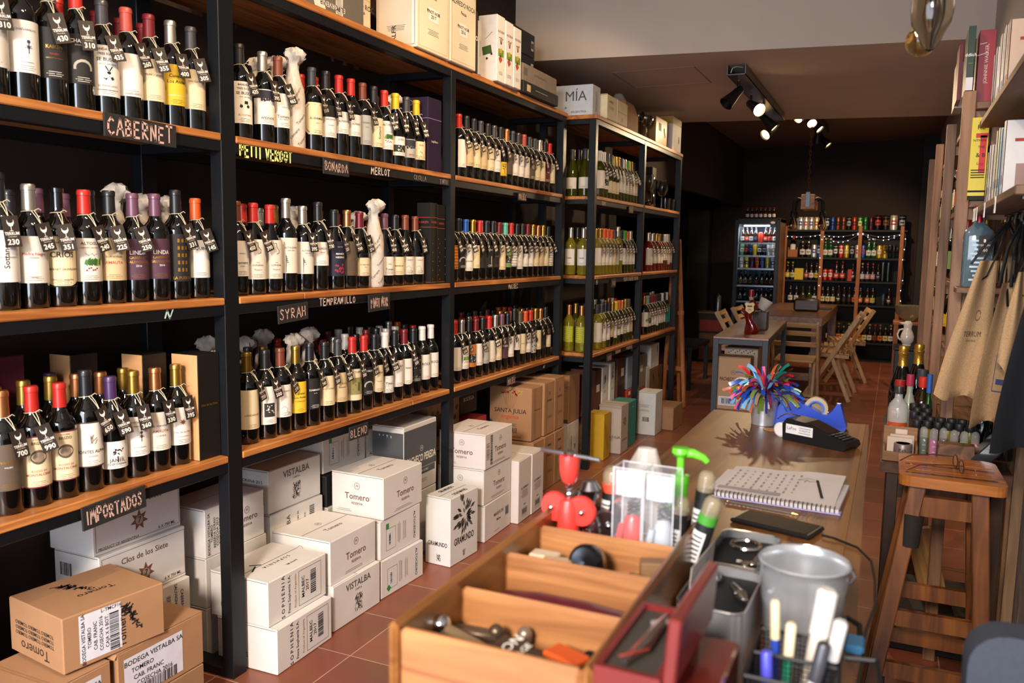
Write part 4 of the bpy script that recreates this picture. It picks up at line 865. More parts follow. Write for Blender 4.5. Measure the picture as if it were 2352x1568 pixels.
# ---------------------------------------------------------------- cartons
KRAFT = P('A47A56', .8, var=.06, scale=12, bump=.1); KRAFT2 = P('94704E', .8, var=.06, scale=12, bump=.1); WCART = P('DAD4CE', .75, var=.05, scale=9, bump=.1); WC2 = P('D0C9C2', .75, var=.06, scale=9, bump=.1)
SEAM = P('5E4A3C', .8); TAPE = P('B9A48C', .35, alpha=.5); PRN = P('4A423E', .7); PRB = P('6E4A40', .7)
def carton(label, c, w_, d, h, mat, prints=(), rot=0, group=None, top='seam', name='wine_carton', cat='carton', lid=None):
    """c = corner between end panel (-Y) and long panel (+X); w_ along Y, d along -X"""
    m = MB(); rn = random.Random(label); b = .003
    # slightly bulging walls
    q = .0025 * rn.uniform(.3, 1)
    m.box(-d, 0, 0, w_, 0, h, mat, b)
    e = .0007
    F = {'f': lambda u, v: (e, u, v), 's': lambda u, v: (-d + u, -e, v), 't': lambda u, v: (-v, u, h + e), 'S': lambda u, v: (-d + u, -e - .0006, v), 'G': lambda u, v: (e + .0006, u, v)}
    if top == 'seam':
        m.rect(w_ / 2, d / 2, w_ - .004, .0022, F['t'], SEAM)
        m.rect(.0035, d / 2, .0022, d - .006, F['t'], SEAM)
        m.rect(d / 2, h - .004, d - .006, .0016, F['s'], SEAM)
        m.box(-d, 0, .001, .004, h, h + .0016, mat)
    elif top == 'xseam':
        m.rect(w_ / 2, d / 2, .0022, d - .004, F['t'], SEAM)
        m.box(-d + .002, -.002, .002, w_ / 2 - .002, h, h + .0016, mat)
    elif top == 'flap':
        m.add([(-d, 0, h), (0, 0, h), (.004, -.012, h - .008), (-d, -.010, h - .004)], [(0, 1, 2, 3)], mat)
        m.add([(-d, w_ * .48, h + .002), (0, w_ * .48, h + .0028), (0, 0, h + .001), (-d, 0, h + .001)], [(0, 1, 2, 3)], mat)
        m.add([(-d, w_ * .52, h + .002), (0, w_ * .52, h + .0024), (0, w_, h + .001), (-d, w_, h + .001)], [(0, 1, 2, 3)], mat)
    for p in prints:
        f, k, cx, cy, s = p[:5]; a = p[5] if len(p) > 5 else ''; rot_ = p[6] if len(p) > 6 else 0; mt = p[7] if len(p) > 7 else PRN
        fn = F[f]
        if k == 'T': m.text(a, s, fn, mt, cx, cy, rot_, bold=.01 if s < .04 else 0)
        elif k == 'C': m.text(a, s, fn, mt, cx, cy, rot_, sx=.62, bold=.02)
        elif k == 'B':   # bar code
            fn2 = lambda u, v: fn(u, v)
            x = -s / 2; hh = a or s * .5; c_, q_ = math.cos(R(rot_)), math.sin(R(rot_))
            while x < s / 2:
                bw = rn.choice((.0015, .0025, .004)); m.rect(cx + (x + bw / 2) * c_, cy + (x + bw / 2) * q_, bw, hh, fn2, INK, rot_); x += bw + rn.choice((.0015, .003))
        elif k == 'R': m.rect(cx, cy, s, a, fn, mt, rot_)
        elif k == 'F':
            for sx in (-1, 1): m.rect(cx + sx * s / 2, cy, .0012, a, fn, mt)
            for sy in (-1, 1): m.rect(cx, cy + sy * a / 2, s, .0012, fn, mt)
        elif k == 'L':
            n_ = int(a); c_, q_ = math.cos(R(rot_)), math.sin(R(rot_))
            for i in range(n_):
                t = (n_ / 2 - i) * .0062; L = s * rn.uniform(.7, 1); m.rect(cx - t * q_, cy + t * c_, L, .0013, fn, mt, rot_)
        elif k == 'O':
            for i in range(16):
                a0 = 2 * PI * i / 16; m.rect(cx + s * math.cos(a0), cy + s * math.sin(a0), s * .42, .0016, fn, mt, math.degrees(a0) + 90)
            m.text('R', s * 1.1, fn, mt, cx + s * .3, cy, 0, sx=.8); m.text('R', s * 1.1, fn, mt, cx - s * .3, cy, 0, sx=-.8)
        elif k == 'S':
            for i in range(14):
                r0 = s if i % 2 == 0 else s * .5; r1 = s if i % 2 else s * .5; a0 = PI / 2 + PI * i / 7; a1 = a0 + PI / 7
                m.poly([(cx, cy), (cx + r0 * math.cos(a0), cy + r0 * math.sin(a0)), (cx + r1 * math.cos(a1), cy + r1 * math.sin(a1))], fn, P('7A4A3A', .7))
            pts = [(cx + s * .42 * math.cos(2 * PI * i / 14), cy + s * .42 * math.sin(2 * PI * i / 14)) for i in range(14)]
            m.poly(pts, F['G'] if f == 'f' else fn, P('A89486', .7)); m.text('7', s * .8, (lambda u, v: (e * 3, u, v)), INK, cx, cy, 0)
        elif k == 'V':  # carved ornament block
            for i in range(70): m.rect(cx + rn.uniform(-.42, .42) * s, cy + rn.uniform(-.6, .6) * s, s * .22, s * .035, fn, mt, rn.uniform(0, 180))
            m.rect(cx - s * .12, cy, s * .10, s * .9, fn, mt, 20); m.rect(cx + s * .12, cy, s * .05, s * .9, fn, mt, -20)
        elif k == 'W':  # winged figure engraving
            for i in range(34): t = i / 33; m.rect(cx + (t - .5) * s * .5 + rn.uniform(-.1, .1) * s, cy + (.5 - t) * s + rn.uniform(-.1, .1) * s, s * .28 * (1.2 - t), s * .05, fn, mt, rn.uniform(-40, 70))
        elif k == 'L5':  # leafy bunch
            for i in range(46):
                a0 = rn.uniform(0, 2 * PI); r0 = rn.uniform(.1, 1) * s; x0, y0 = cx + r0 * math.cos(a0) * .85, cy + r0 * math.sin(a0) * 1.05; L = s * rn.uniform(.35, .62); c_, q_ = math.cos(a0), math.sin(a0)
                m.poly([(x0, y0), (x0 + L * .5 * c_ - L * .18 * q_, y0 + L * .5 * q_ + L * .18 * c_), (x0 + L * c_, y0 + L * q_), (x0 + L * .5 * c_ + L * .18 * q_, y0 + L * .5 * q_ - L * .18 * c_)], fn, P(rn.choice(['2E2A28', '47423F', '6A6460']), .7))
        elif k == 'Q':  # flowers on stalks
            for i in range(7):
                u = cx + (i - 3) * s * .22; t = rn.uniform(.5, 1) * s; m.rect(u * .5 + cx * .5, cy - s * .2, .0014, s * .9, fn, P('6A3A28', .7), (i - 3) * -7)
                for j in range(6): m.rect(u + rn.uniform(-.1, .1) * s, cy + t * .5 + rn.uniform(-.08, .08) * s, s * .14, s * .05, fn, P(('C8A020', 'A83A2C', 'A83A2C')[i % 3], .7), rn.uniform(0, 180))
    o = m.build(name, loc=c, rotz=R(rot), smooth=False); tag(o, label, cat, group); return o
def tomero(w_, d, h, side=True, extra=()):
    p = [('f', 'O', w_ * .55, h * .74, .013, '', 0, PRB), ('f', 'T', w_ * .55, h * .47, .038, 'Tomero', 0, PRB), ('f', 'T', w_ * .55, h * .30, .015, 'RESERVA', 0, PRB), ('f', 'L', w_ * .5, h * .10, .15, 2, 0, PRB),
         ('t', 'T', w_ * .5, d * .35, .03, 'Tomero', 0, PRB), ('t', 'O', w_ * .5, d * .62, .012, '', 0, PRB)]
    if side: p += [('s', 'O', d * .5, h * .72, .013, '', 0, PRB), ('s', 'T', d * .5, h * .46, .036, 'Tomero', 0, PRB), ('s', 'T', d * .5, h * .30, .014, 'RESERVA', 0, PRB), ('s', 'L', d * .25, h * .10, .08, 2, 0, PRB)]
    return p + list(extra)
def soph(w_, d, h):
    return [('f', 'T', .075, h * .5, .022, 'S O P H E N I A', 90, INK), ('f', 'T', .105, h * .5, .017, 'Finca Sophenia S.A.', 90, INK), ('f', 'T', .137, h * .5, .014, 'Product of Argentina', 90, P('A88A60', .7)),
            ('f', 'T', .178, h * .5, .021, 'MALBEC', 90, INK), ('f', 'T', .200, h * .5, .021, '2017', 90, INK), ('f', 'B', .05, 0, 0) if 0 else ('f', 'B', .232, h * .52, .085, .03, 90), ('f', 'F', .215, h * .5, .12, h * .8),
            ('t', 'T', .16, .10, .020, 'S O P H E N I A', 180, INK), ('t', 'T', .18, .05, .014, '6x750 ML', 180, INK), ('t', 'R', .07, .12, .05, .006, 30, INK), ('t', 'R', .10, .14, .04, .006, -50, INK), ('s', 'T', d * .35, h * .3, .022, 'FRAGILE', 0, INK)]
def vist(w_, h): return [('f', 'T', w_ * .52, h * .80, .036, 'VISTALBA', 0, PRN), ('f', 'T', w_ * .52, h * .66, .010, 'CORTE A', 0, PRN), ('f', 'V', w_ * .52, h * .36, .052, '', 0, PRN)]
def alto(w_, h, gy=.8): return [('f', 'F', .075, h * .45, .065, h * .55), ('f', 'R', .07, h * .45, .03, .055, 0, P('D8D8DE', .6)), ('G', 'B', .066, h * .45, .045, .012, 90), ('f', 'L', .135, h * .5, h * .6, 4, 90), ('f', 'L', .175, h * .5, h * .62, 4, 90), ('f', 'T', .245, h * .5, .020, 'ALTOCEDRO', -90, INK), ('f', 'R', .05, h * gy, .020, .022, 0 if gy > .5 else 40, P('2E8A3C', .6))]
# left bay floor stack
carton('white carton on the floor behind the stack, lettered A, lowest', (-2.02, 1.655, .001), .296, .21, .158, WC2, [('f', 'T', .22, .07, .05, 'VIÑA', 0, INK)])
carton('off white cabernet sauvignon carton with barcode, second from the floor', (-2.035, 1.655, .160), .296, .20, .160, WC2, [('f', 'T', .26, .09, .016, 'CABERNET', -90, INK), ('f', 'T', .235, .09, .016, 'SAUVIGNON 2017', -90, INK), ('f', 'B', .205, .09, .07, .018, 90)])
clp = [('f', 'F', .165, .084, .31, .145, 0, PRN), ('f', 'T', .165, .128, .026, 'Clos de los Siete', 0, PRB), ('f', 'S', .165, .066, .034), ('f', 'T', .27, .020, .014, '6 X 750 ML', 0, INK), ('f', 'T', .09, .016, .012, 'PRODUCT OF ARGENTINA', 0, PRN), ('s', 'B', .05, .11, .05, .04)]
carton('pale carton with a red seven point star, below its twin', (-2.05, 1.625, .321), .325, .19, .166, WCART, clp)
carton('pale carton with a red seven point star, topmost under the importados sign', (-2.065, 1.62, .488), .328, .185, .166, WCART, clp)
ktx = lambda o: [('f', 'R', o + .075, .075, .115, .125, 0, P('D6D6DE', .6))] + [('G', 'T', o + .028 + .016 * i, .072, .0135, t, 90, INK) for i, t in enumerate(('BODEGA VISTALBA SA', 'TOMERO', 'CAB. FRANC', 'COSECHA 2016', 'CAJA X 6 BOT.'))] + [('G', 'B', o + .112, .066, .10, .026, 90), ('G', 'T', o + .105, .131, .013, 'L-TMCF16', 0, INK)]
carton('large brown carton lying on others, white franc label and winged figure', (-1.825, 1.335, .322), .285, .25, .146, KRAFT, ktx(.025) + [('f', 'T', .16, .06, .030, 'Tomero', 90, INK), ('f', 'W', .19, .085, .075, '', 0, INK), ('s', 'T', .12, .03, .04, 'Tomero', 180, INK)] + [('s', 'T', .12, .06 + .014 * i, .014, 'TOMERO TOMERO TOMERO', 180, INK) for i in range(3)] + [('t', 'W', .13, .16, .09, '', 60, INK), ('t', 'T', .15, .10, .03, 'Tomero', 180, INK)], -7.8, top='')
carton('brown carton with white label under the large brown one, right', (-1.80, 1.47, .161), .30, .21, .158, KRAFT, [('f', 'R', .12, .075, .20, .12, 0, P('D6D6DE', .6)), ('G', 'T', .12, .118, .020, 'BODEGA VISTALBA SA', 0, INK), ('G', 'T', .08, .094, .018, 'TOMERO', 0, INK), ('G', 'T', .10, .072, .018, 'CAB. FRANC', 0, INK), ('G', 'T', .12, .052, .018, 'COSECHA 2016', 0, INK), ('G', 'B', .12, .03, .15, .03)], top='flap')
carton('brown carton with open flaps under the large brown one, left', (-1.80, 1.15, .161), .30, .25, .152, KRAFT, [('f', 'R', .17, .075, .2, .11, 0, P('D6D6DE', .6)), ('G', 'T', .17, .11, .02, 'BODEGA VISTALBA SA', 0, INK)], top='flap')
carton('brown carton at floor level beneath the franc cartons, right', (-1.80, 1.47, .001), .30, .21, .158, KRAFT2)
carton('brown carton at floor level beneath the franc cartons, left', (-1.80, 1.15, .001), .30, .25, .158, KRAFT2)
carton('white carton with a black corner beside the star cartons', (-2.09, 1.02, .36), .31, .18, .165, WC2, [('f', 'R', .25, .10, .09, .13, 0, BLK), ('f', 'L', .12, .07, .1, 4, 0, P('4A5A6A', .7)), ('t', 'W', .16, .10, .06, '', 0, P('3A4A6A', .7))])
for i in range(2): carton(('white carton at floor level under the black cornered one', 'white carton in the middle under the black cornered one')[i], (-2.09, 1.02, .001 + .18 * i), .31, .18, .178, WC2)
# behind the post
syr = lambda : [('s', 'L', .04, .1, .05, 2), ('f', 'O', .20, .115, .012, '', 0, PRB), ('f', 'T', .20, .085, .032, 'Tomero', 0, PRB), ('f', 'T', .20, .060, .013, 'RESERVA', 0, PRB)] + [('f', 'T', .018 + .013 * i, .08, .0145, t, 90, INK) for i, t in enumerate(('BODEGA VISTALBA SA', 'TOMERO', 'RESERVA SYRAH', 'COSECHA 2013', 'CAJA X 6 BOT.'))] + [('f', 'B', .088, .085, .12, .022, 90)]
carton('white syrah carton with dented dusty top behind the steel post', (-2.045, 2.03, .346), .29, .20, .168, WCART, syr())
carton('white carton directly under the dented syrah carton', (-2.045, 2.03, .172), .30, .20, .173, WC2, [('f', 'T', .03, .12, .02, 'R', 0, PRN)])
carton('worn white carton on the floor under the syrah stack', (-2.045, 2.03, .001), .30, .20, .17, WC2)
# middle bay front row
carton('white malbec 2017 carton with torn corner on the floor by the post', (-1.752, 2.036, .001), .297, .25, .154, WCART, soph(.297, .25, .154), 1)
carton('white malbec 2017 carton on top of the torn one', (-1.785, 2.034, .156), .305, .245, .154, WCART, soph(.305, .245, .154))
carton('white carton with carved letter ornament on the floor', (-1.775, 2.366, .001), .296, .25, .170, WCART, vist(.296, .17), -.8, top='xseam')
carton('white monogram carton on the one with carved ornament', (-1.787, 2.366, .172), .29, .265, .166, WCART, tomero(.29, .265, .166))
carton('white carton with green diamond sticker on the floor', (-1.778, 2.682, .001), .298, .25, .156, WCART, alto(.298, .156, .2), -3)
carton('white carton with green square sticker, middle of three', (-1.786, 2.686, .158), .29, .25, .160, WCART, alto(.29, .16), -2)
carton('white monogram carton topmost on the green sticker pair', (-1.779, 2.700, .320), .288, .252, .172, WCART, tomero(.288, .252, .172), -1)
# middle bay back row
carton('white carved ornament carton in the back row, upper', (-2.06, 2.36, .40), .31, .20, .165, WC2, vist(.31, .165) + [('s', 'B', .12, .06, .12, .05), ('s', 'T', .12, .12, .016, 'CORVINA 2015', 0, INK)])
carton('white carved ornament carton in the back row, lower', (-2.05, 2.36, .23), .31, .20, .168, WC2, [('f', 'T', .10, .08, .030, 'VISTALBA', 90, PRN), ('f', 'B', .24, .08, .13, .03, 90), ('f', 'O', .06, .05, .012)] + [('f', 'T', .155 + .014 * i, .085, .012, t, 90, INK) for i, t in enumerate(('BODEGA VISTALBA SA', 'VISTALBA', 'CORTE C', 'COSECHA 2015'))])
carton('white carton hidden at floor level under the back row pair', (-2.05, 2.36, .001), .31, .20, .226, WC2)
carton('off white carton with green sticker in the back row, middle', (-2.07, 2.70, .47), .30, .19, .165, WC2, alto(.30, .165), top='xseam')
carton('narrow black carton wedged behind the monogram cartons', (-2.055, 2.70, .335), .10, .20, .130, P('1C1C1E', .6), [('f', 'T', .05, .07, .012, 'BODEGA', 90, PAPERW)])
carton('plain white carton supporting the back row, middle', (-2.05, 2.70, .001), .30, .20, .33, WC2)
carton('small off white carton behind the grey one', (-2.08, 3.02, .42), .20, .17, .17, WC2, [('f', 'T', .08, .06, .018, 'ALTOCEDRO', 0, INK)])
carton('plain carton supporting the small off white one', (-2.08, 3.02, .001), .20, .17, .415, KRAFT2)
GREY = P('4B4C4E', .7, var=.05)
o = carton('tall slate grey carton with white lid edge beside the post', (-1.90, 3.045, .30), .285, .165, .315, WC2, [('f', 'R', .1425, .200, .283, .190, 0, GREY), ('s', 'R', .0825, .145, .160, .286, 0, GREY), ('G', 'C', .15, .150, .048, 'PACHECO PEREDA', 0, PAPERW), ('G', 'O', .15, .195, .012, '', 0, PAPERW), ('f', 'R', .15, .088, .24, .030, 0, GREY), ('G', 'T', .15, .088, .014, 'SELECCION ROBLE', 0, PAPERW), ('f', 'L', .15, .04, .12, 3)] + [('S', 'T', .04 + .02 * i, .27, .018, t, 0, PAPERW) for i, t in enumerate('^*Yt')])
carton('plain white carton under the tall slate grey one', (-1.90, 3.045, .001), .285, .165, .296, WC2)
carton('narrow white carton with an arrow behind the post', (-2.10, 3.26, .45), .09, .10, .22, WC2, [('f', 'T', .05, .15, .04, '^', 0, INK), ('f', 'R', .05, .13, .006, .03, 0, INK)])
carton('plain carton beneath the one with an arrow', (-2.10, 3.26, .001), .09, .10, .448, KRAFT2)
# standing in front of the shelves
carton('tall white carton with dark leaf print in front of the post', (-1.697, 3.10, .001), .234, .132, .308, P('DAD5D0', .7, var=.04, scale=9), [('f', 'L5', .122, .205, .078), ('f', 'C', .115, .100, .044, 'GIRAMUNDO', 0, INK), ('f', 'V', .115, .035, .022), ('s', 'C', .066, .095, .027, 'GIRAMUNDO', 0, INK), ('s', 'V', .072, .035, .026), ('t', 'C', .12, .03, .030, 'GIRAMUNDO', 180, INK), ('t', 'C', .12, .10, .030, 'GIRAMUNDO', 0, INK)], -4)
# right bay
carton('white carton with small grey lettering on the floor, right bay', (-1.70, 3.445, .001), .305, .25, .180, WCART, [('f', 'T', .16, .105, .024, 'MARIFLOR', 0, PRN), ('f', 'T', .16, .075, .018, 'Malbec', 0, PRN), ('f', 'R', .26, .09, .045, .05, 0, P('B9B6BE', .6)), ('G', 'B', .26, .09, .035, .04), ('f', 'L', .14, .02, .08, 1)], 1)
carton('white monogram carton in the middle of the right bay stack', (-1.705, 3.440, .183), .305, .25, .170, WCART, tomero(.305, .25, .17))
carton('white monogram carton with barcode, topmost in the right bay stack', (-1.70, 3.442, .355), .305, .25, .170, P('D8CDC8', .75, var=.04, scale=9), tomero(.305, .25, .17, extra=[('f', 'T', .02 + .011 * i, .085, .012, 'COSECHA 2013', 90, INK) for i in range(3)] + [('f', 'B', .068, .085, .14, .024, 90)]))
for i, (y, t) in enumerate(((3.765, 'narrow tall white carton next to the monogram stack'), (3.937, 'narrow tall white carton next to the brown cartons'))):
    carton(t, (-1.668, y, .001), .168, .24, .325, P('D6CCC6', .75, var=.04, scale=9), [('f', 'T', .084, .175, .017, 'EL ENEMIGO', 0, PRN), ('f', 'L', .084, .14, .10, 7), ('f', 'T', .084, .085, .014, '2014', 0, INK), ('f', 'F', .084, .05, .07, .034, 0, INK), ('f', 'B', .084, .05, .06, .026), ('f', 'L', .084, .02, .08, 1)], 1.5, top='xseam')
carton('brown carton with painted flowers facing the room, upper row', (-1.79, 4.20, .325), .152, .26, .300, KRAFT, [('s', 'Q', .13, .235, .09), ('s', 'T', .13, .165, .034, 'SANTA JULIA', 0, INK), ('s', 'T', .13, .132, .032, 'organica', 0, P('B8423A', .7)), ('s', 'T', .13, .085, .022, 'MALBEC', 0, PRN), ('s', 'B', .13, .055, .08, .03), ('s', 'T', .13, .018, .012, 'MENDOZA - ARGENTINA', 0, PRN), ('f', 'R', .05, .15, .035, .295, 0, KRAFT2), ('f', 'T', .08, .17, .014, 'SANTA JULIA', 0, PRB)], top='xseam')
for i in range(3):
    y = 4.20 + .162 * i
    if i: carton(f'brown carton with print, {ORD[i]} in the upper row right of the flowered one', (-1.78, y, .325), .155, .26, .300 + .008 * i, KRAFT, [('f', 'T', .078, .2, .018, 'BODEGA', 0, INK), ('f', 'O', .078, .24, .01), ('f', 'R', .04, .15, .03, .29, 0, KRAFT2), ('f', 'L', .09, .1, .07, 3)], top='xseam')
    carton(f'brown carton at floor level in the right bay, {ORD[i]} of three', (-1.775, y, .001), .155, .26, .318, KRAFT, [('f', 'T', .078, .2, .018, 'BODEGA', 0, INK), ('f', 'B', .078, .26, .05, .012), ('f', 'R', .04, .16, .03, .30, 0, KRAFT2), ('f', 'L', .09, .1, .07, 3)], top='xseam')
carton('brown carton with black polka dots behind the monogram stack', (-2.02, 3.46, .40), .32, .2, .24, KRAFT2, [('f', 'R', .02 + .05 * i + .02 * (j % 2), .03 + .05 * j, .026, .022, 45, BLK) for i in range(6) for j in range(4)] + [('G', 'R', .1, .12, .10, .11, 0, BLK)])
carton('plain carton supporting the polka dot one', (-2.02, 3.46, .001), .32, .2, .396, KRAFT2)
carton('flat red carton behind the topmost monogram carton', (-1.97, 3.80, .40), .20, .2, .10, P('9A2E24', .6), top='')
carton('plain carton supporting the flat red one', (-1.97, 3.80, .001), .20, .2, .396, KRAFT2)
carton('dark carton with white letters behind the flowered carton', (-2.06, 3.86, .505), .2, .14, .15, P('2A2C32', .6), [('s', 'V', .07, .1, .03, '', 0, PAPERW), ('f', 'T', .1, .08, .03, 'BODEGA', 0, PAPERW)])
# second shelving, floor
carton('tall brown carton seen through the end frame, upper', (-1.865, 4.99, .272), .20, .17, .315, KRAFT, [('s', 'T', .085, .235, .026, 'CHAÑARMUYO', 0, PRB), ('s', 'R', .085, .015, .16, .022, 0, PRN), ('s', 'F', .085, .235, .14, .04, 0, PRB)])
carton('white carton seen through the end frame, lower', (-1.865, 4.99, .001), .20, .17, .268, WC2, [('f', 'T', .06, .12, .022, 'DIAMANDES', -90, INK), ('f', 'V', .13, .1, .03)])
def slim(label, px, x, z, w_, h, mat, pr=(), d=.2, **k):
    return carton(label, (x, y_at(px, x, z + h / 2), z), w_, d, h, mat, pr, **k)
dk = P('5E3A2A', .8, var=.06, scale=12)
slim('low plain carton at the back of the whites bay floor', 1366, -1.82, .001, .58, .245, KRAFT2, top='', d=.15)
slim('brown carton with pale label, first in the whites bay', 1366, -1.81, .25, .13, .33, dk, [('f', 'R', .065, .2, .07, .05, 0, PAPERW)], .18)
slim('white grey carton with ornament, beside the brown one', 1383, -1.81, .25, .12, .33, WCART, [('f', 'V', .06, .24, .05), ('f', 'L', .06, .15, .07, 3), ('f', 'R', .06, .06, .03, .04, 0, P('4A7A5A', .7))], .18)
slim('white grey carton with ornament, second of the two', 1401, -1.81, .25, .11, .34, WCART, [('f', 'V', .055, .25, .05), ('f', 'L', .055, .15, .07, 3), ('f', 'R', .055, .3, .03, .03, 0, P('9AA0B0', .7))], .18)
slim('dark brown and maroon carton with white label', 1418, -1.81, .25, .18, .35, dk, [('f', 'R', .09, .08, .178, .14, 0, P('4A1E22', .7)), ('f', 'R', .12, .24, .07, .06, 0, PAPERW)], .18)
slim('pale blue grey carton on the orange red one', 1441, -1.81, .335, .18, .25, P('8A97A3', .7), [('f', 'O', .05, .23, .012)], .18)
slim('orange red carton under the blue grey one', 1441, -1.81, .25, .18, .082, P('B8351E', .6), [('f', 'R', .05, .05, .06, .03, 0, PAPERW)], .18)
carton('grey white carton with lettering standing on the floor before the whites', (-1.64, 5.42, .001), .17, .16, .335, P('B5A698', .75, var=.05, scale=9), [('s', 'T', .08, .115, .026, 'SANTA JULIA', 0, INK), ('s', 'L', .08, .09, .07, 2), ('f', 'S', .085, .22, .04), ('f', 'T', .085, .09, .02, 'SANTA JULIA', 0, PRB)], top='flap')
carton('teal carton right behind the grey white lettered one', (-1.65, 5.61, .001), .21, .14, .325, P('2E8074', .7), [('f', 'L', .12, .28, .05, 2, 0, PAPERW)])
carton('yellow carton standing by the end post of the whites', (-1.69, 5.20, .001), .13, .12, .315, P('C29A1C', .65), [('f', 'R', .06, .15, .04, .2, 20, P('B08810', .6))])
carton('tall white carton with small print near the aisle end', (-1.58, 6.10, .001), .20, .145, .328, P('D6D2CC', .7), [('s', 'L', .06, .22, .08, 4, 0, INK), ('s', 'L', .06, .185, .08, 3, 0, INK), ('s', 'B', .07, .12, .05, .035)], top='seam')
carton('small brown carton last in the row on the floor', (-1.50, 6.345, .001), .31, .16, .180, KRAFT)
carton('grey carton with white label in the end bay', (-1.80, 6.40, .298), .20, .17, .27, P('8A847E', .7), [('f', 'R', .06, .16, .07, .05, 0, PAPERW)])
carton('orange red flat carton under the grey one in the end bay', (-1.80, 6.40, .215), .20, .17, .08, P('B8351E', .6))
carton('plain low carton on the floor in the end bay', (-1.80, 6.08, .001), 1.04, .19, .21, KRAFT2, top='')
carton('slim white carton with dark print in the end bay', (-1.80, 6.615, .215), .10, .18, .23, WCART, [('f', 'L', .06, .08, .09, 5, 90)])
carton('white carton propped highest in the end bay', (-1.80, 6.74, .415), .26, .18, .20, WCART, [('f', 'L', .2, .1, .05, 3), ('f', 'R', .2, .15, .02, .06, 0, INK)])
carton('brown printed wooden case in the end bay', (-1.80, 6.73, .215), .40, .18, .195, P('7E5A34', .7), [('f', 'F', .2, .1, .36, .15), ('f', 'W', .12, .1, .09), ('f', 'W', .3, .1, .09)], name='wooden_case', cat='wooden case')

# ---- on top of the shelving
T = TOPZ + .0008
alf = lambda w_, h, f='f': [(f, 'F', w_ / 2, h / 2, w_ * .92, h * .94, 0, P('E8DCC8', .7)), (f, 'F', w_ / 2, h / 2, w_ * .88, h * .92, 0, P('D0B684', .7)), (f, 'T', w_ / 2, h * .80, .030, 'ALFREDO ROCA', 0, PRN), (f, 'T', w_ / 2, h * .69, .022, 'Fincas', 0, INK), (f, 'L', w_ / 2, h * .24, .10, 4)]
TANC = P('DCCDB4', .75, var=.05, scale=9)
carton('tan wine carton with white edges and pinot noir 2017 sticker', (-1.845, 3.055, T), .272, .20, .33, TANC, alf(.272, .33) + [('f', 'R', .136, .155, .085, .055, 0, PAPERW), ('G', 'T', .136, .165, .019, 'PINOT NOIR', 0, INK), ('G', 'T', .136, .146, .021, '2017', 0, INK)] + alf(.20, .33, 's') + [('s', 'R', .187, .165, .024, .328, 0, PAPERW), ('s', 'T', .09, .06, .03, 'ALFR', 90, INK)], top='')
carton('tan wine carton, plain on its near end, beside the slender landscape cartons', (-1.842, 3.335, T), .245, .20, .33, TANC, alf(.245, .33) + [('f', 'R', .12, .155, .08, .055, 0, PAPERW), ('G', 'T', .12, .165, .019, 'PINOT NOIR', 0, INK), ('G', 'T', .12, .146, .021, '2016', 0, INK)], top='')
carton('brown and white carton half behind the 2017 tan one', (-2.06, 2.90, T), .14, .12, .40, TANC, alf(.12, .2, 's') + alf(.14, .2), top='')
carton('grey picture carton printed upside down on the top shelf', (-1.95, 2.47, T), .36, .18, .22, P('6E675E', .75), [('f', 'T', .16, .15, .034, 'LABORUM', 180, PAPERW), ('f', 'T', .16, .06, .026, 'EL PORVENIR', 180, PAPERW), ('f', 'R', .07, .08, .06, .14, 20, PAPERW), ('f', 'R', .20, .09, .045, .15, 0, P('D8D0C8', .7)), ('G', 'L', .20, .09, .12, 5, 90)], top='')
carton('black carton left of the upside down grey one', (-1.97, 2.22, T), .23, .18, .22, BLK, [('f', 'R', .2, .1, .02, .15, 0, PAPERW)], top='')
carton('narrow dark carton after the 2016 tan one', (-1.86, 3.592, T), .045, .20, .285, P('2A2826', .7), [('f', 'T', .022, .16, .03, 'TO', 0, PAPERW)], top='')
carton('narrow white lined carton beside the dark one', (-1.86, 3.645, T), .03, .20, .25, P('A8A29A', .7), [('f', 'L', .015, .12, .02, 12)], top='')
carton('large purple carton at the back of the top shelf', (-2.08, 3.72, T), .24, .16, .52, P('3A2C6A', .7), [('f', 'R', .04, .42, .05, .05, 0, PAPERW)], top='')
carton('purple carton behind, wider and lower', (-2.09, 3.97, T), .085, .15, .46, P('352862', .7), top='')
for i in range(3):
    carton(f'slender white gift carton with green landscape, {ORD[i]} from left', (-1.84 + .004 * i, 3.805 + .092 * i, T), .090, .105 if i == 0 else .10, .318 - .008 * i, P('E4DDD8', .65), [('f', 'T', .045, .24, .016, 'ALTOSUR', 0, PRB), ('f', 'Q', .045, .20, .03), ('f', 'R', .045, .14, .06, .035, 0, P('6E8A2C', .7)), ('G', 'R', .04, .15, .03, .02, 20, P('B8A828', .7)), ('f', 'R', .04, .11, .03, .03, 40, P('A8503A', .7)), ('f', 'L', .045, .04, .05, 3)] + ([('s', 'R', .05, .15, .05, .04, 10, P('3E5A2C', .7)), ('s', 'R', .06, .22, .05, .002, 40, INK), ('s', 'R', .05, .11, .01, .01, 40, INK), ('s', 'R', .075, .13, .01, .01, 20, INK)] if i == 0 else []), top='')
carton('flat black carton with thin lettering beneath the wrapped case', (-1.835, 4.12, T), .50, .30, .062, P('2A2624', .6), [('f', 'R', .07, .03, .05, .035, 0, P('C9B58C', .7)), ('f', 'L', .25, .03, .2, 1, 0, PAPERW)], top='')
carton('plastic wrapped grey wooden case on the flat black carton', (-1.845, 4.13, T + .063), .485, .28, .092, P('8E8074', .3, var=.15, scale=40, coat=.6), [('f', 'R', .04, .05, .04, .04, 0, P('6A6058', .6)), ('f', 'L', .25, .05, .2, 2)], top='')
sh = P('121212', .5)
def shoebox(label, y, z, x=-2.0, w_=.30, h=.12): return carton(label, (x, y, z), w_, .13 if x < -2.1 else .19, h, sh, [('f', 'R', w_ - .035, h * .5, .035, .055, 0, P('B9B2AA', .6)), ('G', 'B', w_ - .035, h * .5, .028, .03)], top='')
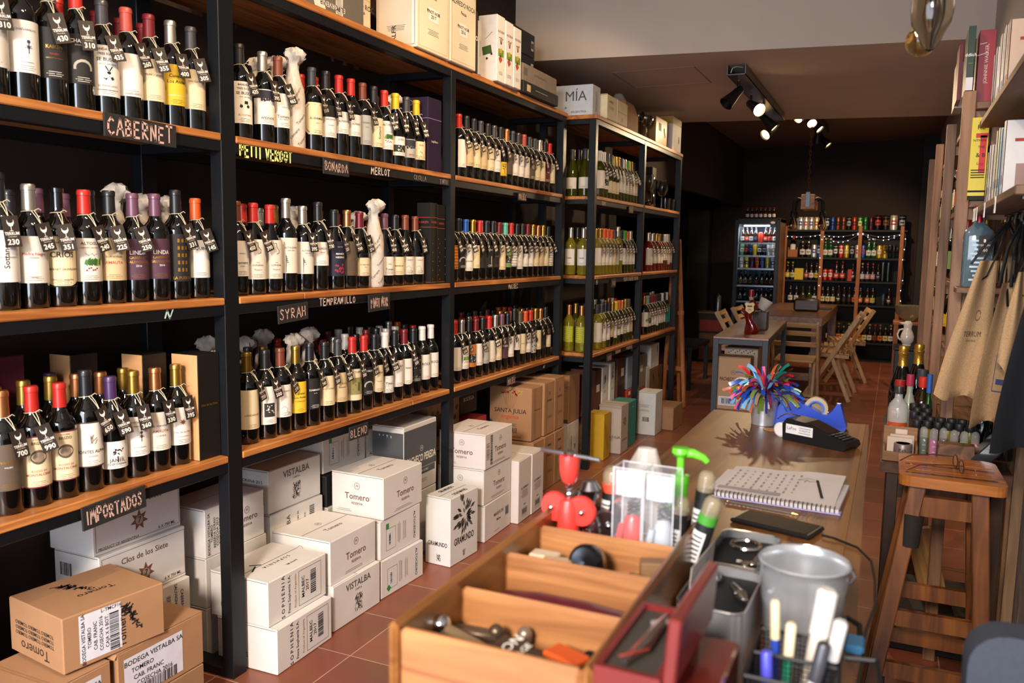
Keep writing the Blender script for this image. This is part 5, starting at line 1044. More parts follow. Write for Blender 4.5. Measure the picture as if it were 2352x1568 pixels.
shoebox('black storage box at the bottom of the stack of three', 4.32, T, -2.14, .295, .154); 
carton('black storage box behind carrying the stack', (-2.15, 4.19, T), .125, .12, .154, sh, top='')
shoebox('black storage box in the middle of the stack', 4.20, T + .158, -1.99, .42, .12); shoebox('black storage box on top of the stack', 4.20, T + .28, -1.99, .42, .13)
carton('plain dark carton under the storage boxes', (-2.15, 4.62, T), .14, .12, .154, sh, top='')
carton('white carton with large serif letters on the end of the second shelving', (-1.742, 4.955, T), .145, .36, .185, P('C9CCD2', .7), [('s', 'T', .25, .115, .085, 'MÍA', 0, P('4A5054', .7)), ('s', 'T', .27, .022, .018, 'ARGENTINA', 0, P('4A5054', .7)), ('s', 'R', .185, .05, .012, .012, 30, P('3AA0A8', .6)), ('f', 'T', .07, .09, .022, 'PRODUCTO', 90, INK), ('f', 'L', .10, .09, .12, 2, 90)], top='')
carton('cream carton with small print on the second shelving, left one', (-1.70, 5.115, T), .20, .17, .150, P('E0D0AC', .7), [('f', 'T', .08, .11, .018, 'BODEGA', 0, PRN), ('f', 'L', .08, .07, .1, 3)], top='seam')
carton('cream carton with tape line on the second shelving, right one', (-1.70, 5.325, T), .225, .17, .150, P('DCCCAA', .7), [('f', 'R', .11, .075, .22, .002), ('f', 'O', .11, .035, .011)], top='seam')

# ---------------------------------------------------------------- rear of the shop
BLACKP = P('101012', .45, .1); DWOOD = wood('5A341C', '8E5C34', 'z', .55, 1.0); OWOOD = wood('8A4A1E', 'BE7434', 'z', .55, 1.0); PINE = wood('B98C5C', 'D9B484', 'z', .5, 1.0)
def cyl_item(kind, label, x, y, z, h, r, body, lab=None, capc=None, group=None, cat='bottle', glass=None):
    """small drinks container: can, beer bottle"""
    m = MB()
    if kind == 'can':
        t = thing('drink_can', label, 'can', (x, y, z), 0, group)
        bm = P(body, .3, .6, .03); m.lathe([(0, .001), (r * .85, 0), (r, .006), (r, h - .014), (r * .82, h - .003), (r * .84, h), (r * .8, h - .002), (0, h - .003)], 12, bm); m.build('can_body', t)
        m = MB(); m.lathe([(r * .82, h - .0025), (r * .85, h + .0004), (r * .83, h + .0014), (r * .78, h - .001), (0, h - .001)], 12, CHROME); m.build('can_lid', t)
        if lab:
            m = MB(); e = r + .0006; lm = P(lab, .4, .2)
            f = lambda u, v: (e * math.sin(u / r), -e * math.cos(u / r), v)
            m.rect(0, h * .5, r * 1.5, h * .34, f, lm, seg=6); m.rect(0, h * .5, r * .9, h * .10, lambda u, v: ((e + .0006) * math.sin(u / r), -(e + .0006) * math.cos(u / r), v), P(body, .3, .6, .03), seg=4)
            m.rect(0, h * .86, r * 1.9, h * .03, f, lm, seg=6); m.build('printed_label', t)
    else:
        t = thing('beer_bottle', label, 'bottle', (x, y, z), 0, group); s = h / .23
        m.lathe([(a * s * (r / .031 / s), b * s) for a, b in SHAPES['be']], 14, GLASS[glass or 'amber'][0]); m.build('glass_body', t)
        q = r / .031
        if capc: m = MB(); m.lathe([(.0152 * q, h * .93), (.0160 * q, h * .965), (.0152 * q, h * 1.0), (.012 * q, h * 1.008), (0, h * 1.008)], 12, P(CAPS[capc][0], .35, .6)); m.build('crown_cap', t)
        if lab:
            m = MB(); e = r + .0007; f = lambda u, v: (e * math.sin(u / r), -e * math.cos(u / r), v)
            m.rect(0, h * .27, r * 2.1, h * .26, f, P(lab, .6), seg=8); e2 = lambda u, v: ((e + .0006) * math.sin(u / r), -(e + .0006) * math.cos(u / r), v)
            m.rect(0, h * .28, r * 1.1, h * .05, e2, P(body, .6), seg=4); m.rect(0, h * .21, r * .7, h * .02, e2, P(body, .6), seg=3)
            m.rect(0, h * .78, r * .9, h * .07, lambda u, v: (r * .52 * math.sin(u / r), -r * .52 * math.cos(u / r), v), P(lab, .6), seg=4)
            m.build('paper_label', t)
    return t
NAMES = {'E8E4DC': 'white', '2A4FA0': 'blue', 'C03A28': 'red', 'D0A838': 'gold', '1A1A1E': 'black', '2E7A3C': 'green', 'D8762C': 'orange', 'B8C8D8': 'pale blue', 'E2D8A0': 'cream', '7A4020': 'brown', 'E0C030': 'yellow', '9AA0A8': 'silver', '1F6A70': 'teal', 'B8C070': 'lime', 'C88890': 'pink', '5A1E28': 'maroon'}
W_, B_, R_, G_, K_, N_, O_, PB, CR, BR, Y_, S_, TE, LI, PK, MA = NAMES.keys()
def fill(row, where, group, xfun, y, z, hcan=.168, hb=.235, rb=.031):
    xs = relax([xfun(it[1]) for it in row], [{'c': .0328, 'C': .0465, 'b': rb, 'B': .037, 'g': .031, 's': .021, 'x': .056 if it[2] == Y_ else .028}[it[0]] for it in row], *((FX0 + .05, FX1 - .045) if 'fridge' in where else (-1.34, .10)))
    for i, it in enumerate(row):
        k, px, c1, c2 = it[:4]; cap = it[4] if len(it) > 4 else None
        x = xs[i]
        if k == 'c': cyl_item('can', f"{NAMES[c1]} and {NAMES[c2]} can, {ORD[i]} from left, {where}", x, y, z + .001, hcan, .0325, c1, c2, group=group)
        elif k == 'C': cyl_item('can', f"tall wide {NAMES[c1]} tin, {ORD[i]} from left, {where}", x, y, z + .001, hcan * 1.12, .046, c1, c2, group=group)
        elif k in 'bB': cyl_item('b', f"brown beer bottle, {NAMES[c1]} label, {ORD[i]} from left, {where}", x, y, z + .001, hb if k == 'b' else .255, rb if k == 'b' else .037, c2, c1, cap or 'K', group=group)
        elif k == 'g': cyl_item('b', f"green beer bottle, {NAMES[c1]} label, {ORD[i]} from left, {where}", x, y, z + .001, .25, .031, c2, c1, cap or 'W', group=group, glass='lime')
        elif k == 's': cyl_item('b', f"small beer bottle, {NAMES[c1]} label, {ORD[i]} from left, {where}", x, y, z + .001, .13, .021, c2, c1, cap or 'R', group=group)
        elif k == 'x': giftbox('printed_carton', f"small {NAMES[c1]} drinks carton, {ORD[i]} from left, {where}", x + .05, y - .03, z, .11 if c1 == Y_ else .05, .08, .15, (P(c1, .6),) * 3, 0, None, 'carton', group)
def xat(Y):
    def f(px):
        d = ray(px, 600); return CAM.x + d.x / d.y * Y
    return f
# fridge
FX0, FX1, FY, FH = -1.845, -1.305, 10.75, 1.815
fr = thing('display_fridge', 'tall black glass door fridge lit inside at the rear wall', 'fridge', (FX0, FY, 0))
W2 = FX1 - FX0; WHIN = P('C9CCD0', .5)
m = MB(); m.box(0, .03, 0, .56, .06, FH, BLACKP); m.box(W2 - .03, W2, 0, .56, .06, FH, P('6E4A30', .5)); m.box(0, W2, .53, .56, .06, FH, BLACKP); m.box(0, W2, 0, .56, FH - .05, FH, BLACKP, .004); m.box(0, W2, 0, .56, 0, .12, BLACKP, .004)
m.box(.031, .034, .01, .52, .13, FH - .06, WHIN); m.box(.031, W2 - .031, .518, .528, .13, FH - .06, P('3A4A60', .5)); m.build('cabinet', fr, smooth=False)
m = MB()
for a, b, c, d in ((0, .045, .1, FH - .02), (W2 - .045, W2, .1, FH - .02)): m.box(a, b, -.04, 0, c, d, BLACKP, .003)
m.box(.045, W2 - .045, -.04, 0, FH - .075, FH - .02, BLACKP); m.box(.045, W2 - .045, -.04, 0, .1, .16, BLACKP); dfr = m.build('door_frame', fr, smooth=False)
m = MB(); m.box(.045, W2 - .045, -.022, -.018, .16, FH - .075, P('FFFFFF', .02, trans=1, var=0, ior=1.05)); m.build('glass_pane', dfr, smooth=False)
m = MB(); m.bar((W2 - .065, -.06, .8), (W2 - .065, -.06, 1.3), .02, .02, CHROME); m.build('door_handle', dfr, smooth=False)
m = MB(); m.box(.10, W2 - .13, .02, .05, FH - .10, FH - .085, P('DDEBFF', .5, emit=14)); m.build('light_tube', fr, smooth=False)
light('AREA', 'fridge_tube_light', (FX0 + W2 / 2, FY + .06, FH - .11), (FX0 + W2 / 2, FY + .25, .3), 5, (.8, .9, 1), shape='RECTANGLE', size=.4, size_y=.04)
m = MB(); m.lathe([(0, 0), (.028, 0), (.028, .003), (0, .003)], 14, P('D8C8B0', .5), Matrix.Translation((W2 - .085, -.041, FH - .055)) @ Matrix.Rotation(R(90), 4, 'X') @ Matrix.Diagonal((1, .55, 1, 1))); m.build('maker_badge', fr)
FZ = (1.517, 1.357, 1.197, .984, .784, .56)
for z in FZ:
    m = MB()
    m.box(.036, W2 - .036, .03, .036, z - .018, z, P('B8BCC2', .3, .8))
    for i in range(12): m.tube([(.05 + i * .04, .03, z - .004), (.05 + i * .04, .5, z - .004)], .003, 4, CHROME)
    m.build('wire_shelf', fr, smooth=False)
fx = xat(FY + .10); q = lambda v: 1640 + v / 4.126; gi = 'drinks on the fridge shelves'
fill([('b', q(265), W_, R_), ('b', q(315), R_, W_), ('b', q(360), W_, K_), ('b', q(410), K_, B_), ('c', q(455), R_, R_), ('b', q(505), R_, W_), ('b', q(550), R_, K_), ('b', q(582), W_, N_)], 'top fridge shelf', gi, fx, FY + .10, FZ[0], .125, .185, .027)
fill([('c', q(270), N_, W_), ('c', q(312), K_, R_), ('c', q(350), K_, B_), ('c', q(400), G_, Y_), ('c', q(450), K_, W_), ('c', q(490), K_, S_), ('c', q(535), W_, PB), ('c', q(577), W_, S_)], 'second fridge shelf', gi, fx, FY + .10, FZ[1], .135)
fill([('c', q(265), W_, S_), ('c', q(345), Y_, B_), ('c', q(392), MA, B_), ('c', q(432), R_, G_), ('c', q(476), B_, S_), ('c', q(525), LI, Y_), ('c', q(570), PB, B_)], 'third fridge shelf', gi, fx, FY + .10, FZ[2], .135)
fill([('b', q(252), G_, K_), ('b', q(293), W_, K_), ('b', q(345), Y_, K_), ('b', q(410), O_, W_), ('b', q(462), N_, Y_), ('b', q(512), O_, R_), ('b', q(550), CR, K_)], 'fourth fridge shelf', gi, fx, FY + .10, FZ[3], .13, .18, .028)
fill([('b', q(245), W_, K_), ('b', q(290), TE, K_), ('b', q(420), CR, K_), ('b', q(465), W_, MA), ('b', q(510), CR, K_), ('b', q(553), S_, K_)], 'fifth fridge shelf', gi, fx, FY + .10, FZ[4], .13, .17, .028)
fill([('s', q(298 + 41.5 * i), W_, R_, 'R') for i in range(7)], 'top of the fridge', 'small red labelled bottles on the fridge', xat(FY + .06), FY + .06, FH)

# beer shelves
BY = 11.68; bx = xat(BY); BZ = (1.70, 1.34, 1.04, .735, .25)
sh2 = thing('beer_shelving', 'orange timber post shelving with black boards along the rear wall', 'shelves', (-1.35, BY, 0))
ux = [-1.345, -.884, -.424, .064]
for x in ux:
    for yy in (0, .26):
        m = MB(); m.box(x + 1.35 - .022, x + 1.35 + .022, yy - .02 if yy == 0 else yy, yy if yy == 0 else yy + .02, 0, 1.75 - (.03 if yy else 0), OWOOD, .002); m.build('timber_post', sh2, smooth=False)
for z in BZ + (.02,):
    m = MB(); m.box(-.03, 1.47, .002, .258, z - .022, z, P('14110F', .6)); m.build('shelf_board', sh2, smooth=False)
m = MB(); m.box(-.03, 1.47, .24, .256, .02, 1.68, P('120E0C', .7)); m.build('back_panel', sh2, smooth=False)
gy = BY + .085
gb = 'drinks on the rear timber shelves'
fill([('c', q(855), PB, W_), ('c', q(900), W_, B_), ('c', q(937), W_, R_), ('c', q(978), W_, B_), ('c', q(1025), CR, R_), ('c', q(1085), LI, W_), ('c', q(1135), K_, PB), ('c', q(1186), B_, K_), ('c', q(1232), BR, K_), ('c', q(1282), BR, K_), ('c', q(1328), K_, S_), ('c', q(1376), R_, K_), ('c', q(1415), N_, CR), ('c', q(1464), N_, K_), ('c', q(1506), MA, K_), ('C', q(1578), K_, R_), ('C', q(1640), K_, BR), ('C', q(1722), W_, R_), ('C', q(1795), K_, S_)], 'above the timber shelves', 'cans in a row above the timber shelves', xat(gy), gy, BZ[0])
fill([('B', q(850), W_, K_), ('B', q(890), W_, BR), ('c', q(940), W_, B_), ('c', q(980), B_, W_), ('g', q(1080), W_, R_), ('g', q(1128), W_, R_), ('c', q(1172), K_, W_), ('c', q(1216), R_, W_), ('c', q(1262), G_, CR), ('c', q(1304), K_, S_), ('c', q(1345), W_, R_), ('c', q(1412), B_, R_), ('g', q(1447), W_, N_), ('g', q(1489), W_, N_), ('c', q(1530), G_, W_), ('c', q(1566), G_, BR)], 'top timber shelf', gb, xat(gy), gy, BZ[1])
fill([('b', q(708), Y_, W_, 'Y'), ('b', q(750), CR, K_, 'Y'), ('x', q(825), Y_, Y_), ('b', q(885), R_, W_), ('b', q(925), W_, R_), ('b', q(960), Y_, K_), ('c', q(1077), R_, W_), ('c', q(1120), R_, W_), ('B', q(1166), R_, W_, 'R'), ('B', q(1215), R_, W_, 'R'), ('x', q(1266), R_, R_), ('b', q(1310), K_, W_), ('b', q(1425), PB, Y_, 'Y'), ('b', q(1466), PK, PB, 'R'), ('b', q(1508), PK, PB, 'R'), ('b', q(1548), K_, S_)], 'middle timber shelf', gb, xat(gy), gy, BZ[2], .15)
fill([('b', q(740), W_, K_), ('b', q(796), W_, K_), ('b', q(968), W_, K_), ('b', q(1055), CR, MA), ('b', q(1107), CR, MA), ('b', q(1150), CR, G_), ('B', q(1204), K_, CR), ('b', q(1243), K_, MA), ('b', q(1286), K_, MA), ('b', q(1340), O_, K_), ('b', q(1406), O_, W_), ('b', q(1474), O_, W_), ('b', q(1522), LI, O_), ('b', q(1678), MA, W_)], 'lower timber shelf', gb, xat(gy), gy, BZ[3])
for i, pxv in enumerate((858, 920)):
    t = thing('round_flask', f'big round green flask with long neck on the lower timber shelf, {ORD[i]} from left', 'bottle', (xat(gy)(q(pxv)), gy, BZ[3] + .001), 0, 'round green flasks')
    m = MB(); m.lathe([(0, 0), (.032, 0), (.0425, .03), (.0425, .07), (.03, .12), (.013, .15), (.012, .22), (0, .222)], 16, GLASS['green'][0]); m.build('glass_body', t)
    m = MB(); m.lathe([(.0432, .028), (.0432, .066)], 16, P('2A4A4A', .6)); m.build('band_label', t)
fill([('b', q(1380 + 24 * i), (W_, BR, O_, CR)[i % 4], K_, 'YOGK'[i % 4]) for i in range(14)], 'bottom timber shelf', 'dark bottles on the bottom timber shelf', xat(gy), gy, BZ[4])
def goblet(label, x, y, z, h, r, group=None, stem=True, mat=None):
    m = MB(); g_ = mat or GLASSCLR
    if stem: m.lathe([(0, 0), (r * .8, .001), (r * .8, .003), (.006, .008), (.0045, h * .45), (r * .6, h * .5), (r, h * .68), (r * .95, h * .85), (r * .75, h), (r * .72, h), (r * .92, h * .85), (r * .96, h * .68), (r * .55, h * .52), (0, h * .49)], 16, g_)
    else: m.lathe([(0, .001), (r * .8, 0), (r * .85, .01), (r, h), (r * .96, h), (r * .8, .012), (0, .012)], 16, g_)
    return tag(m.build('drinking_glass', loc=(x, y, z)), label, 'glass', group)
for i, v in enumerate((1632, 1662, 1696, 1732)): goblet(f'stemmed tasting glass, {ORD[i]} from left, top timber shelf', xat(gy)(q(v)), gy + (.03 if i % 2 else -.03), BZ[1] + .001, .17, .033, 'stemmed glasses on the top timber shelf')
for i, v in enumerate((1604, 1655)): goblet(f'tall slim beer glass, {ORD[i]} from left, middle timber shelf', xat(gy)(q(v)), gy, BZ[2] + .001, .25, .034, 'tall beer glasses', False)
goblet('straight glass with red print on the lower timber shelf', xat(gy)(q(1625)), gy, BZ[3] + .001, .15, .032, None, False)
t = thing('wooden_crate', 'small wooden box holding a tilted bottle on the top timber shelf', 'box', (-1.25, gy, BZ[1] + .001))
for nm, a in (('board', (-.06, .06, -.05, -.042, 0, .10)), ('board', (-.06, .06, .042, .05, 0, .10)), ('board', (-.06, -.052, -.042, .042, 0, .13)), ('board', (.052, .06, -.042, .042, 0, .13)), ('base', (-.052, .052, -.042, .042, 0, .008))):
    m = MB(); m.box(*a, OWOOD, .001); m.build(nm, t, smooth=False)
bt = bottle(-1.255, gy, BZ[1] + .014, 'R', 'dark', 'bx', label_mesh('bx', 'white', '', 'k', '', (.05, .16), 60), None, 'red capped bottle leaning out of the small wooden box', None, -90, .95); bt.rotation_euler = (0, R(-14), R(-90))
# fairy lights
t = thing('string_lights', 'string of cold white fairy lights draped over the timber shelves', 'lights', (-1.35, BY - .03, 1.6))
wires = []
def sw(a, b, sag): return [Vector((a[0] + (b[0] - a[0]) * i / 8, BY - .03, a[1] + (b[1] - a[1]) * i / 8 - sag * 4 * (i / 8) * (1 - i / 8))) for i in range(9)]
wires.append(sw((-1.345, 1.62), (-.884, 1.64), .02)); wires.append(sw((-.884, 1.64), (-.424, 1.67), .11)); wires.append(sw((-.424, 1.67), (.064, 1.66), .09)); wires.append(sw((-.884, 1.64), (-.424, 1.67), .04)); wires.append(sw((-.424, 1.67), (.064, 1.66), .05))
wires.append([Vector((-1.36 + .012 * math.sin(i * 2.1), BY - .032, 1.65 - .13 * i)) for i in range(9)]); wires.append([Vector((-.89 + .012 * math.sin(i * 1.7), BY - .032, 1.64 - .12 * i)) for i in range(9)]); wires.append([Vector((.095 + .015 * math.sin(i * 1.9), BY - .032, 1.66 - .13 * i)) for i in range(11)])
wires.append([Vector((-1.42 + .02 * math.sin(i * 1.3), BY - .06, 1.5 - .13 * i)) for i in range(7)])
o0 = Vector(t.location)
EM = P('C8D4FF', .5, emit=9); k = 0
for wv in wires:
    m = MB(); m.tube([p - o0 for p in wv], .0025, 4, P('8A7A60', .4)); m.build('wire', t)
    for i, p in enumerate(wv[:-1]):
        for f_ in (.5,):
            pp = p.lerp(wv[i + 1], f_) - o0 + Vector((0, -.006, -.006)); k += 1
            if k % 5 == 0: continue
            m = MB(); m.sphere(pp, .0034, EM, 5); m.build('light_bead', t)

# bar table, chairs
TW = wood('5E3820', '8F6038', 'y', .3, .8, .35)
t = thing('bar_table', 'big thick topped wooden table before the timber shelves', 'table', (-.915, 8.2, 0))
m = MB(); m.box(-.335, .335, 0, 2.25, .715, .80, TW, .004); m.build('tabletop', t, smooth=False)
for sx in (-1, 1):
    for yy in (.01, 2.15): m = MB(); m.box(sx * .285 - .045, sx * .285 + .045, yy, yy + .09, 0, .714, TW, .004); m.build('leg', t, smooth=False)
m = MB(); m.box(-.24, .24, .03, .055, .2, .27, TW); m.build('stretcher', t, smooth=False)
t = thing('napkin_holder', 'dark brown wooden box with rounded corners on the big table', 'holder', (-.80, 9.05, .801))
m = MB(); m.box(-.125, .125, -.05, .05, 0, .13, wood('2E1A10', '4A2C1A', 'x', .4), .02); m.build('wooden_body', t); m = MB(); m.box(-.10, .10, -.02, .02, .1305, .132, BLK); m.build('slot', t, smooth=False)
m = MB(); m.box(-.07, .07, -.09, .09, 0, .012, BLK, .003); tag(m.build('small_tray', loc=(-.655, 9.5, .801), smooth=False), 'small flat black tray at the far side of the big table', 'tray')
def chair(label, x, y, rot, group='pale folding wooden chairs around the big table'):
    """folding slat chair; sits facing local -X"""
    t = thing('folding_chair', label, 'chair', (x, y, 0), R(rot), group)
    for s in (-1, 1):
        yy = s * .19
        m = MB(); m.bar((-.30, yy, 0.002), (.16, yy, .80), .022, .042, PINE, (0, 1, 0) if 0 else (.8, 0, .5), .003); m.build('long_leg', t, smooth=False)
        yy = s * .165
        m = MB(); m.bar((.12, yy, 0.002), (-.06, yy, .44), .020, .036, PINE, (.4, 0, .1), .003); m.build('short_leg', t, smooth=False)
        m = MB(); m.bar((-.26, yy * .86, .44), (.10, yy * .86, .425), .02, .035, PINE, (0, 0, 1), .003); m.build('seat_rail', t, smooth=False)
    for i in range(7): m = MB(); xx = -.25 + i * .052; m.box(xx, xx + .038, -.165, .165, .459 - .002 * i, .472 - .002 * i, wood('B98C5C', 'D9B484', 'y', .5), .002); m.build('seat_slat', t, smooth=False)
    for zz in (.60, .70, .775):
        xx = -.30 + .46 * zz / .80 + .002; m = MB(); m.bar((xx, -.178, zz), (xx, .178, zz), .014, .045, wood('B98C5C', 'D9B484', 'y', .5), (.5, 0, .87), .002); m.build('back_slat', t, smooth=False)
    for xx, zz, w3 in ((-.25, .1, .178), (.075, .12, .15)): m = MB(); m.bar((xx, -w3, zz), (xx, w3, zz), .018, .018, PINE); m.build('crossbar', t, smooth=False)
    return t
chair('pale folding chair at the aisle side of the table, first from the counter', -.44, 8.55, 0); chair('pale folding chair at the aisle side of the table, second from the counter', -.42, 9.15, 4); chair('pale folding chair at the aisle side of the table, farthest down', -.36, 9.85, 10)
chair('pale folding chair at the head of the table with its back to the counter', -.76, 7.72, -90); chair('pale folding chair on the shelf side of the table, nearer one', -1.44, 8.62, 180); chair('pale folding chair on the shelf side of the table, farther one', -1.40, 9.35, 176)

# steel framed side table
SF = P('2C2E33', .45, .35, .1, 30)
t = thing('side_table', 'narrow steel framed table with a worn wooden top between counter and bar table', 'table', (-1.045, 5.45, 0), R(2.5))
w1, l1, zt = .345, 1.62, .85
m = MB(); m.box(0, w1, 0, l1, zt - .012, zt, wood('6A3C1E', '9A6234', 'y', .35, .9, .3), .001); m.build('tabletop', t, smooth=False)
for xx in (0, w1 - .035):
    for yy in (0, l1 - .035): m = MB(); m.box(xx, xx + .035, yy, yy + .035, 0, zt - .013, SF, .001); m.build('leg', t, smooth=False)
for a in ((.035, w1 - .035, 0, .03), (.035, w1 - .035, l1 - .03, l1), (0, .03, .035, l1 - .035), (w1 - .03, w1, .035, l1 - .035)): m = MB(); m.box(*a, zt - .048, zt - .013, SF, .001); m.build('frame_rail', t, smooth=False)
carton('brown carton with dark lettering and barcode under the side table', (-.81, 5.50, .37), .17, .215, .345, P('B08B68', .8, var=.05, scale=9), [('s', 'C', .11, .20, .033, 'PACHECO PEREDA', 0, INK), ('s', 'O', .11, .245, .014, '', 0, PRN), ('s', 'L', .11, .14, .10, 4), ('s', 'R', .085, .055, .13, .06, 0, P('D0CCD4', .6)), ('S', 'F', .085, .055, .11, .04, 0, INK), ('S', 'B', .085, .055, .09, .034)], 2.5)
carton('brown carton on the floor carrying the lettered one', (-.80, 5.50, .001), .17, .225, .365, KRAFT2, rot=2.5)
carton('pale carton with a pierced scroll pattern under the side table', (-.80, 5.74, .42), .18, .22, .33, P('B7A490', .75), [('s', 'R', .03 + .014 * i, .30 + .008 * (i % 3), .009, .006, 20 * i, INK) for i in range(13)] + [('f', 'V', .05, .2, .06), ('f', 'V', .12, .12, .06)], 2.5)
carton('plain carton carrying the scroll patterned one', (-.80, 5.74, .001), .18, .22, .415, KRAFT2, rot=2.5)
for i in range(3):
    carton(f'pale carton standing in line under the side table, {ORD[i]} of three', (-.815, 5.96 + .2 * i, .40), .18, .2, .355, P('A99078', .75), [('f', 'L', .09, .2, .12, 4)], 2.5); carton(f'floor level carton under the side table line, {ORD[i]} of three', (-.815, 5.96 + .2 * i, .001), .18, .2, .395, KRAFT2, rot=2.5)
# figure shaped liqueur bottle
t = thing('figure_bottle', 'red liqueur bottle shaped like a twisting figure on the side table', 'bottle', (-.87, 5.80, .851))
m = MB(); RED = P('8E1A0C', .04, trans=.55, coat=.6, ior=1.4, var=.05); vs = []; fs = []; n = 18; J = 26
for j in range(J + 1):
    zz = .225 * j / J; tt = j / J
    r = .034 + .010 * math.sin(tt * 9.5 + .6) - (.018 * max(0, tt - .82) / .18); cx = .013 * math.sin(tt * 8.0 + .5); cy_ = .006 * math.cos(tt * 7)
    for i in range(n): a = 2 * PI * i / n; rr = r * (1 + .10 * math.cos(2 * a + tt * 5)); vs.append((cx + rr * math.cos(a), cy_ + rr * .8 * math.sin(a), zz))
for j in range(J):
    for i in range(n): fs.append((j * n + i, j * n + (i + 1) % n, (j + 1) * n + (i + 1) % n, (j + 1) * n + i))
fs += [tuple(range(n))[::-1], tuple(J * n + i for i in range(n))]
m.add(vs, fs, RED); m.tube([(-.02, 0, .15), (-.055, -.005, .16), (-.06, -.005, .145), (-.03, 0, .12)], .010, 8, RED); m.build('glass_body', t, angle=80)
m = MB(); m.lathe([(.013, .225), (.013, .245)], 12, GLASSCLR); m.lathe([(.019, .246), (.0165, .262), (.018, .280), (.016, .292), (0, .294)], 14, P('7A1018', .35, .3)); m.build('red_cap', t)
m = MB(); f = lambda u, v: (u, -.045, v); m.poly([(-.035, .20), (-.022, .212), (0, .206), (.022, .212), (.032, .20), (.026, .185), (.028, .155), (0, .135), (-.028, .155), (-.026, .185)], f, P('D8C490', .7)); f = lambda u, v: (u, -.0456, v); m.rect(0, .185, .032, .010, f, P('7A2A1C', .7)); m.rect(0, .165, .02, .003, f, INK); m.rect(0, .157, .026, .002, f, INK); m.build('shield_label', t, smooth=False)
m = MB(); m.tube([(.016 * math.cos(a), .016 * math.sin(a), .243) for a in [i * PI / 5 for i in range(10)]], .0012, 4, STRING, closed=True); m.tube([(.016, 0, .243), (.03, -.01, .25), (.036, -.01, .252)], .0012, 4, STRING); m.build('string', t)
t = thing('white_cup', 'small tilted white cup on a dark cube behind the red bottle', 'cup', (-.845, 6.12, .851))  # tilted white cup on a dark block, gives no light
m = MB(); m.box(-.05, .05, -.05, .05, 0, .13, P('3A2A24', .4, alpha=1), .004); m.build('base', t, smooth=False)
m = MB(); m.lathe([(.030, 0), (.048, .075), (.046, .075), (.029, .002)], 18, P('D8D2CA', .4), Matrix.Translation((0, 0, .145)) @ Matrix.Rotation(R(28), 4, 'Y')); m.build('cup_body', t); m = MB(); m.tube([(0, 0, .13), (.01, 0, .15), (.004, 0, .17)], .004, 6, BLK); m.build('stem', t)

# pendant beam
t = thing('beam_pendant_lamp', 'hanging wooden block lamp on a rusty chain with black pipe arms', 'pendant lamp', (-.765, 8.2, 1.80))
m = MB(); m.box(-.06, .06, 0, .34, 0, .135, wood('9A5A30', 'C98A56', 'y', .5), .003); m.build('wooden_block', t, smooth=False)
m = MB(); m.box(-.018, .018, -.004, 0, .02, .155, P('5A6068', .4, .7), .001); m.build('steel_plate', t, smooth=False)
for s in (-1, 1):
    for yy in (.03, .27):
        m = MB(); m.tube([(s * .058, yy, .09), (s * .09, yy, .10), (s * .115, yy, .09), (s * .125, yy, .06), (s * .127, yy, -.02)], .010, 8, BLACKP); ar = m.build('pipe_arm', t)
        m = MB(); m.lathe([(.014, 0), (.022, -.01), (.022, -.055), (.016, -.06)], 12, BLACKP, Matrix.Translation((s * .127, yy, -.015))); m.build('socket', ar)
        m = MB(); m.lathe([(.013, 0), (.016, -.02), (.030, -.06), (.032, -.085), (.022, -.11), (.006, -.122), (0, -.122)], 14, P('E8C890', .03, trans=1, ior=1.2, var=0), Matrix.Translation((s * .127, yy, -.072))); m.build('glass_bulb', ar)
m = MB(); L = 2.87 - 1.955; nl = 22
for i in range(nl):
    z0 = .155 + L * i / nl; a = (i % 2) * PI / 2
    m.tube([(.010 * math.cos(u) * math.cos(a), .01 + .010 * math.cos(u) * math.sin(a), z0 + L / nl * .5 + (L / nl * .62) * math.sin(u)) for u in [k * PI / 4 for k in range(8)]], .0028, 4, P('6E4026', .6, .5), closed=True)
m.build('chain', t)

# ceiling tracks
GAL = P('6E6C6A', .35, .85, .25, 60, .2)
def track(label, x, y0, y1, z, heads, rot=0):
    t = thing('track_light', label, 'track light', (x, y0, z), R(rot))
    L = y1 - y0
    m = MB(); m.box(-.058, .058, 0, L, -.065, -.060, GAL); m.box(-.058, -.054, 0, L, -.065, 0, GAL); m.box(.054, .058, 0, L, -.065, 0, GAL); m.build('steel_channel', t, smooth=False)
    m = MB(); m.tube([(-.03, -.02, -.055), (-.02, -.03, -.03), (.0, .0, -.015), (.03, .05, -.012)], .003, 5, P('C8C8CC', .4)); m.tube([(-.045, 0, -.03), (-.03, -.02, -.05), (-.01, .03, -.05)], .003, 5, BLK); m.build('wires', t)
    for yy, d, lit in heads:
        d = Vector(d).normalized(); base = Vector((0, yy, -.065)); piv = base + Vector((0, 0, -.085))
        m = MB(); m.tube([base, base + Vector((0, 0, -.025))], .005, 8, CHROME); m.tube([base + Vector((0, 0, -.022)), piv], .009, 8, BLACKP); m.tube([piv + Vector((-.03, 0, -.005)), piv + Vector((.03, 0, .004))], .004, 6, BLACKP); st = m.build('spot_stem', t)
        M = Matrix.Translation(piv - d * .03) @ d.to_track_quat('Z', 'Y').to_matrix().to_4x4()
        m = MB(); m.lathe([(0, 0), (.022, .001), (.025, .008), (.030, .06), (.047, .155), (.044, .155), (.028, .06), (.022, .045)], 20, BLACKP, M); sh_ = m.build('spot_head', t)
        if lit:
            m = MB(); m.lathe([(0, .140), (.040, .140)], 18, P('FFD9A0', .5, emit=lit), M); m.build('bulb_face', sh_)
            p0 = Matrix.Translation((x, y0, z)) @ Matrix.Rotation(R(rot), 4, 'Z') @ (piv + d * .16)
            light('SPOT', 'rear_spot', p0, p0 + d, 55, WARM, spot_size=R(75), spot_blend=.6, shadow_soft_size=.035)
    return t
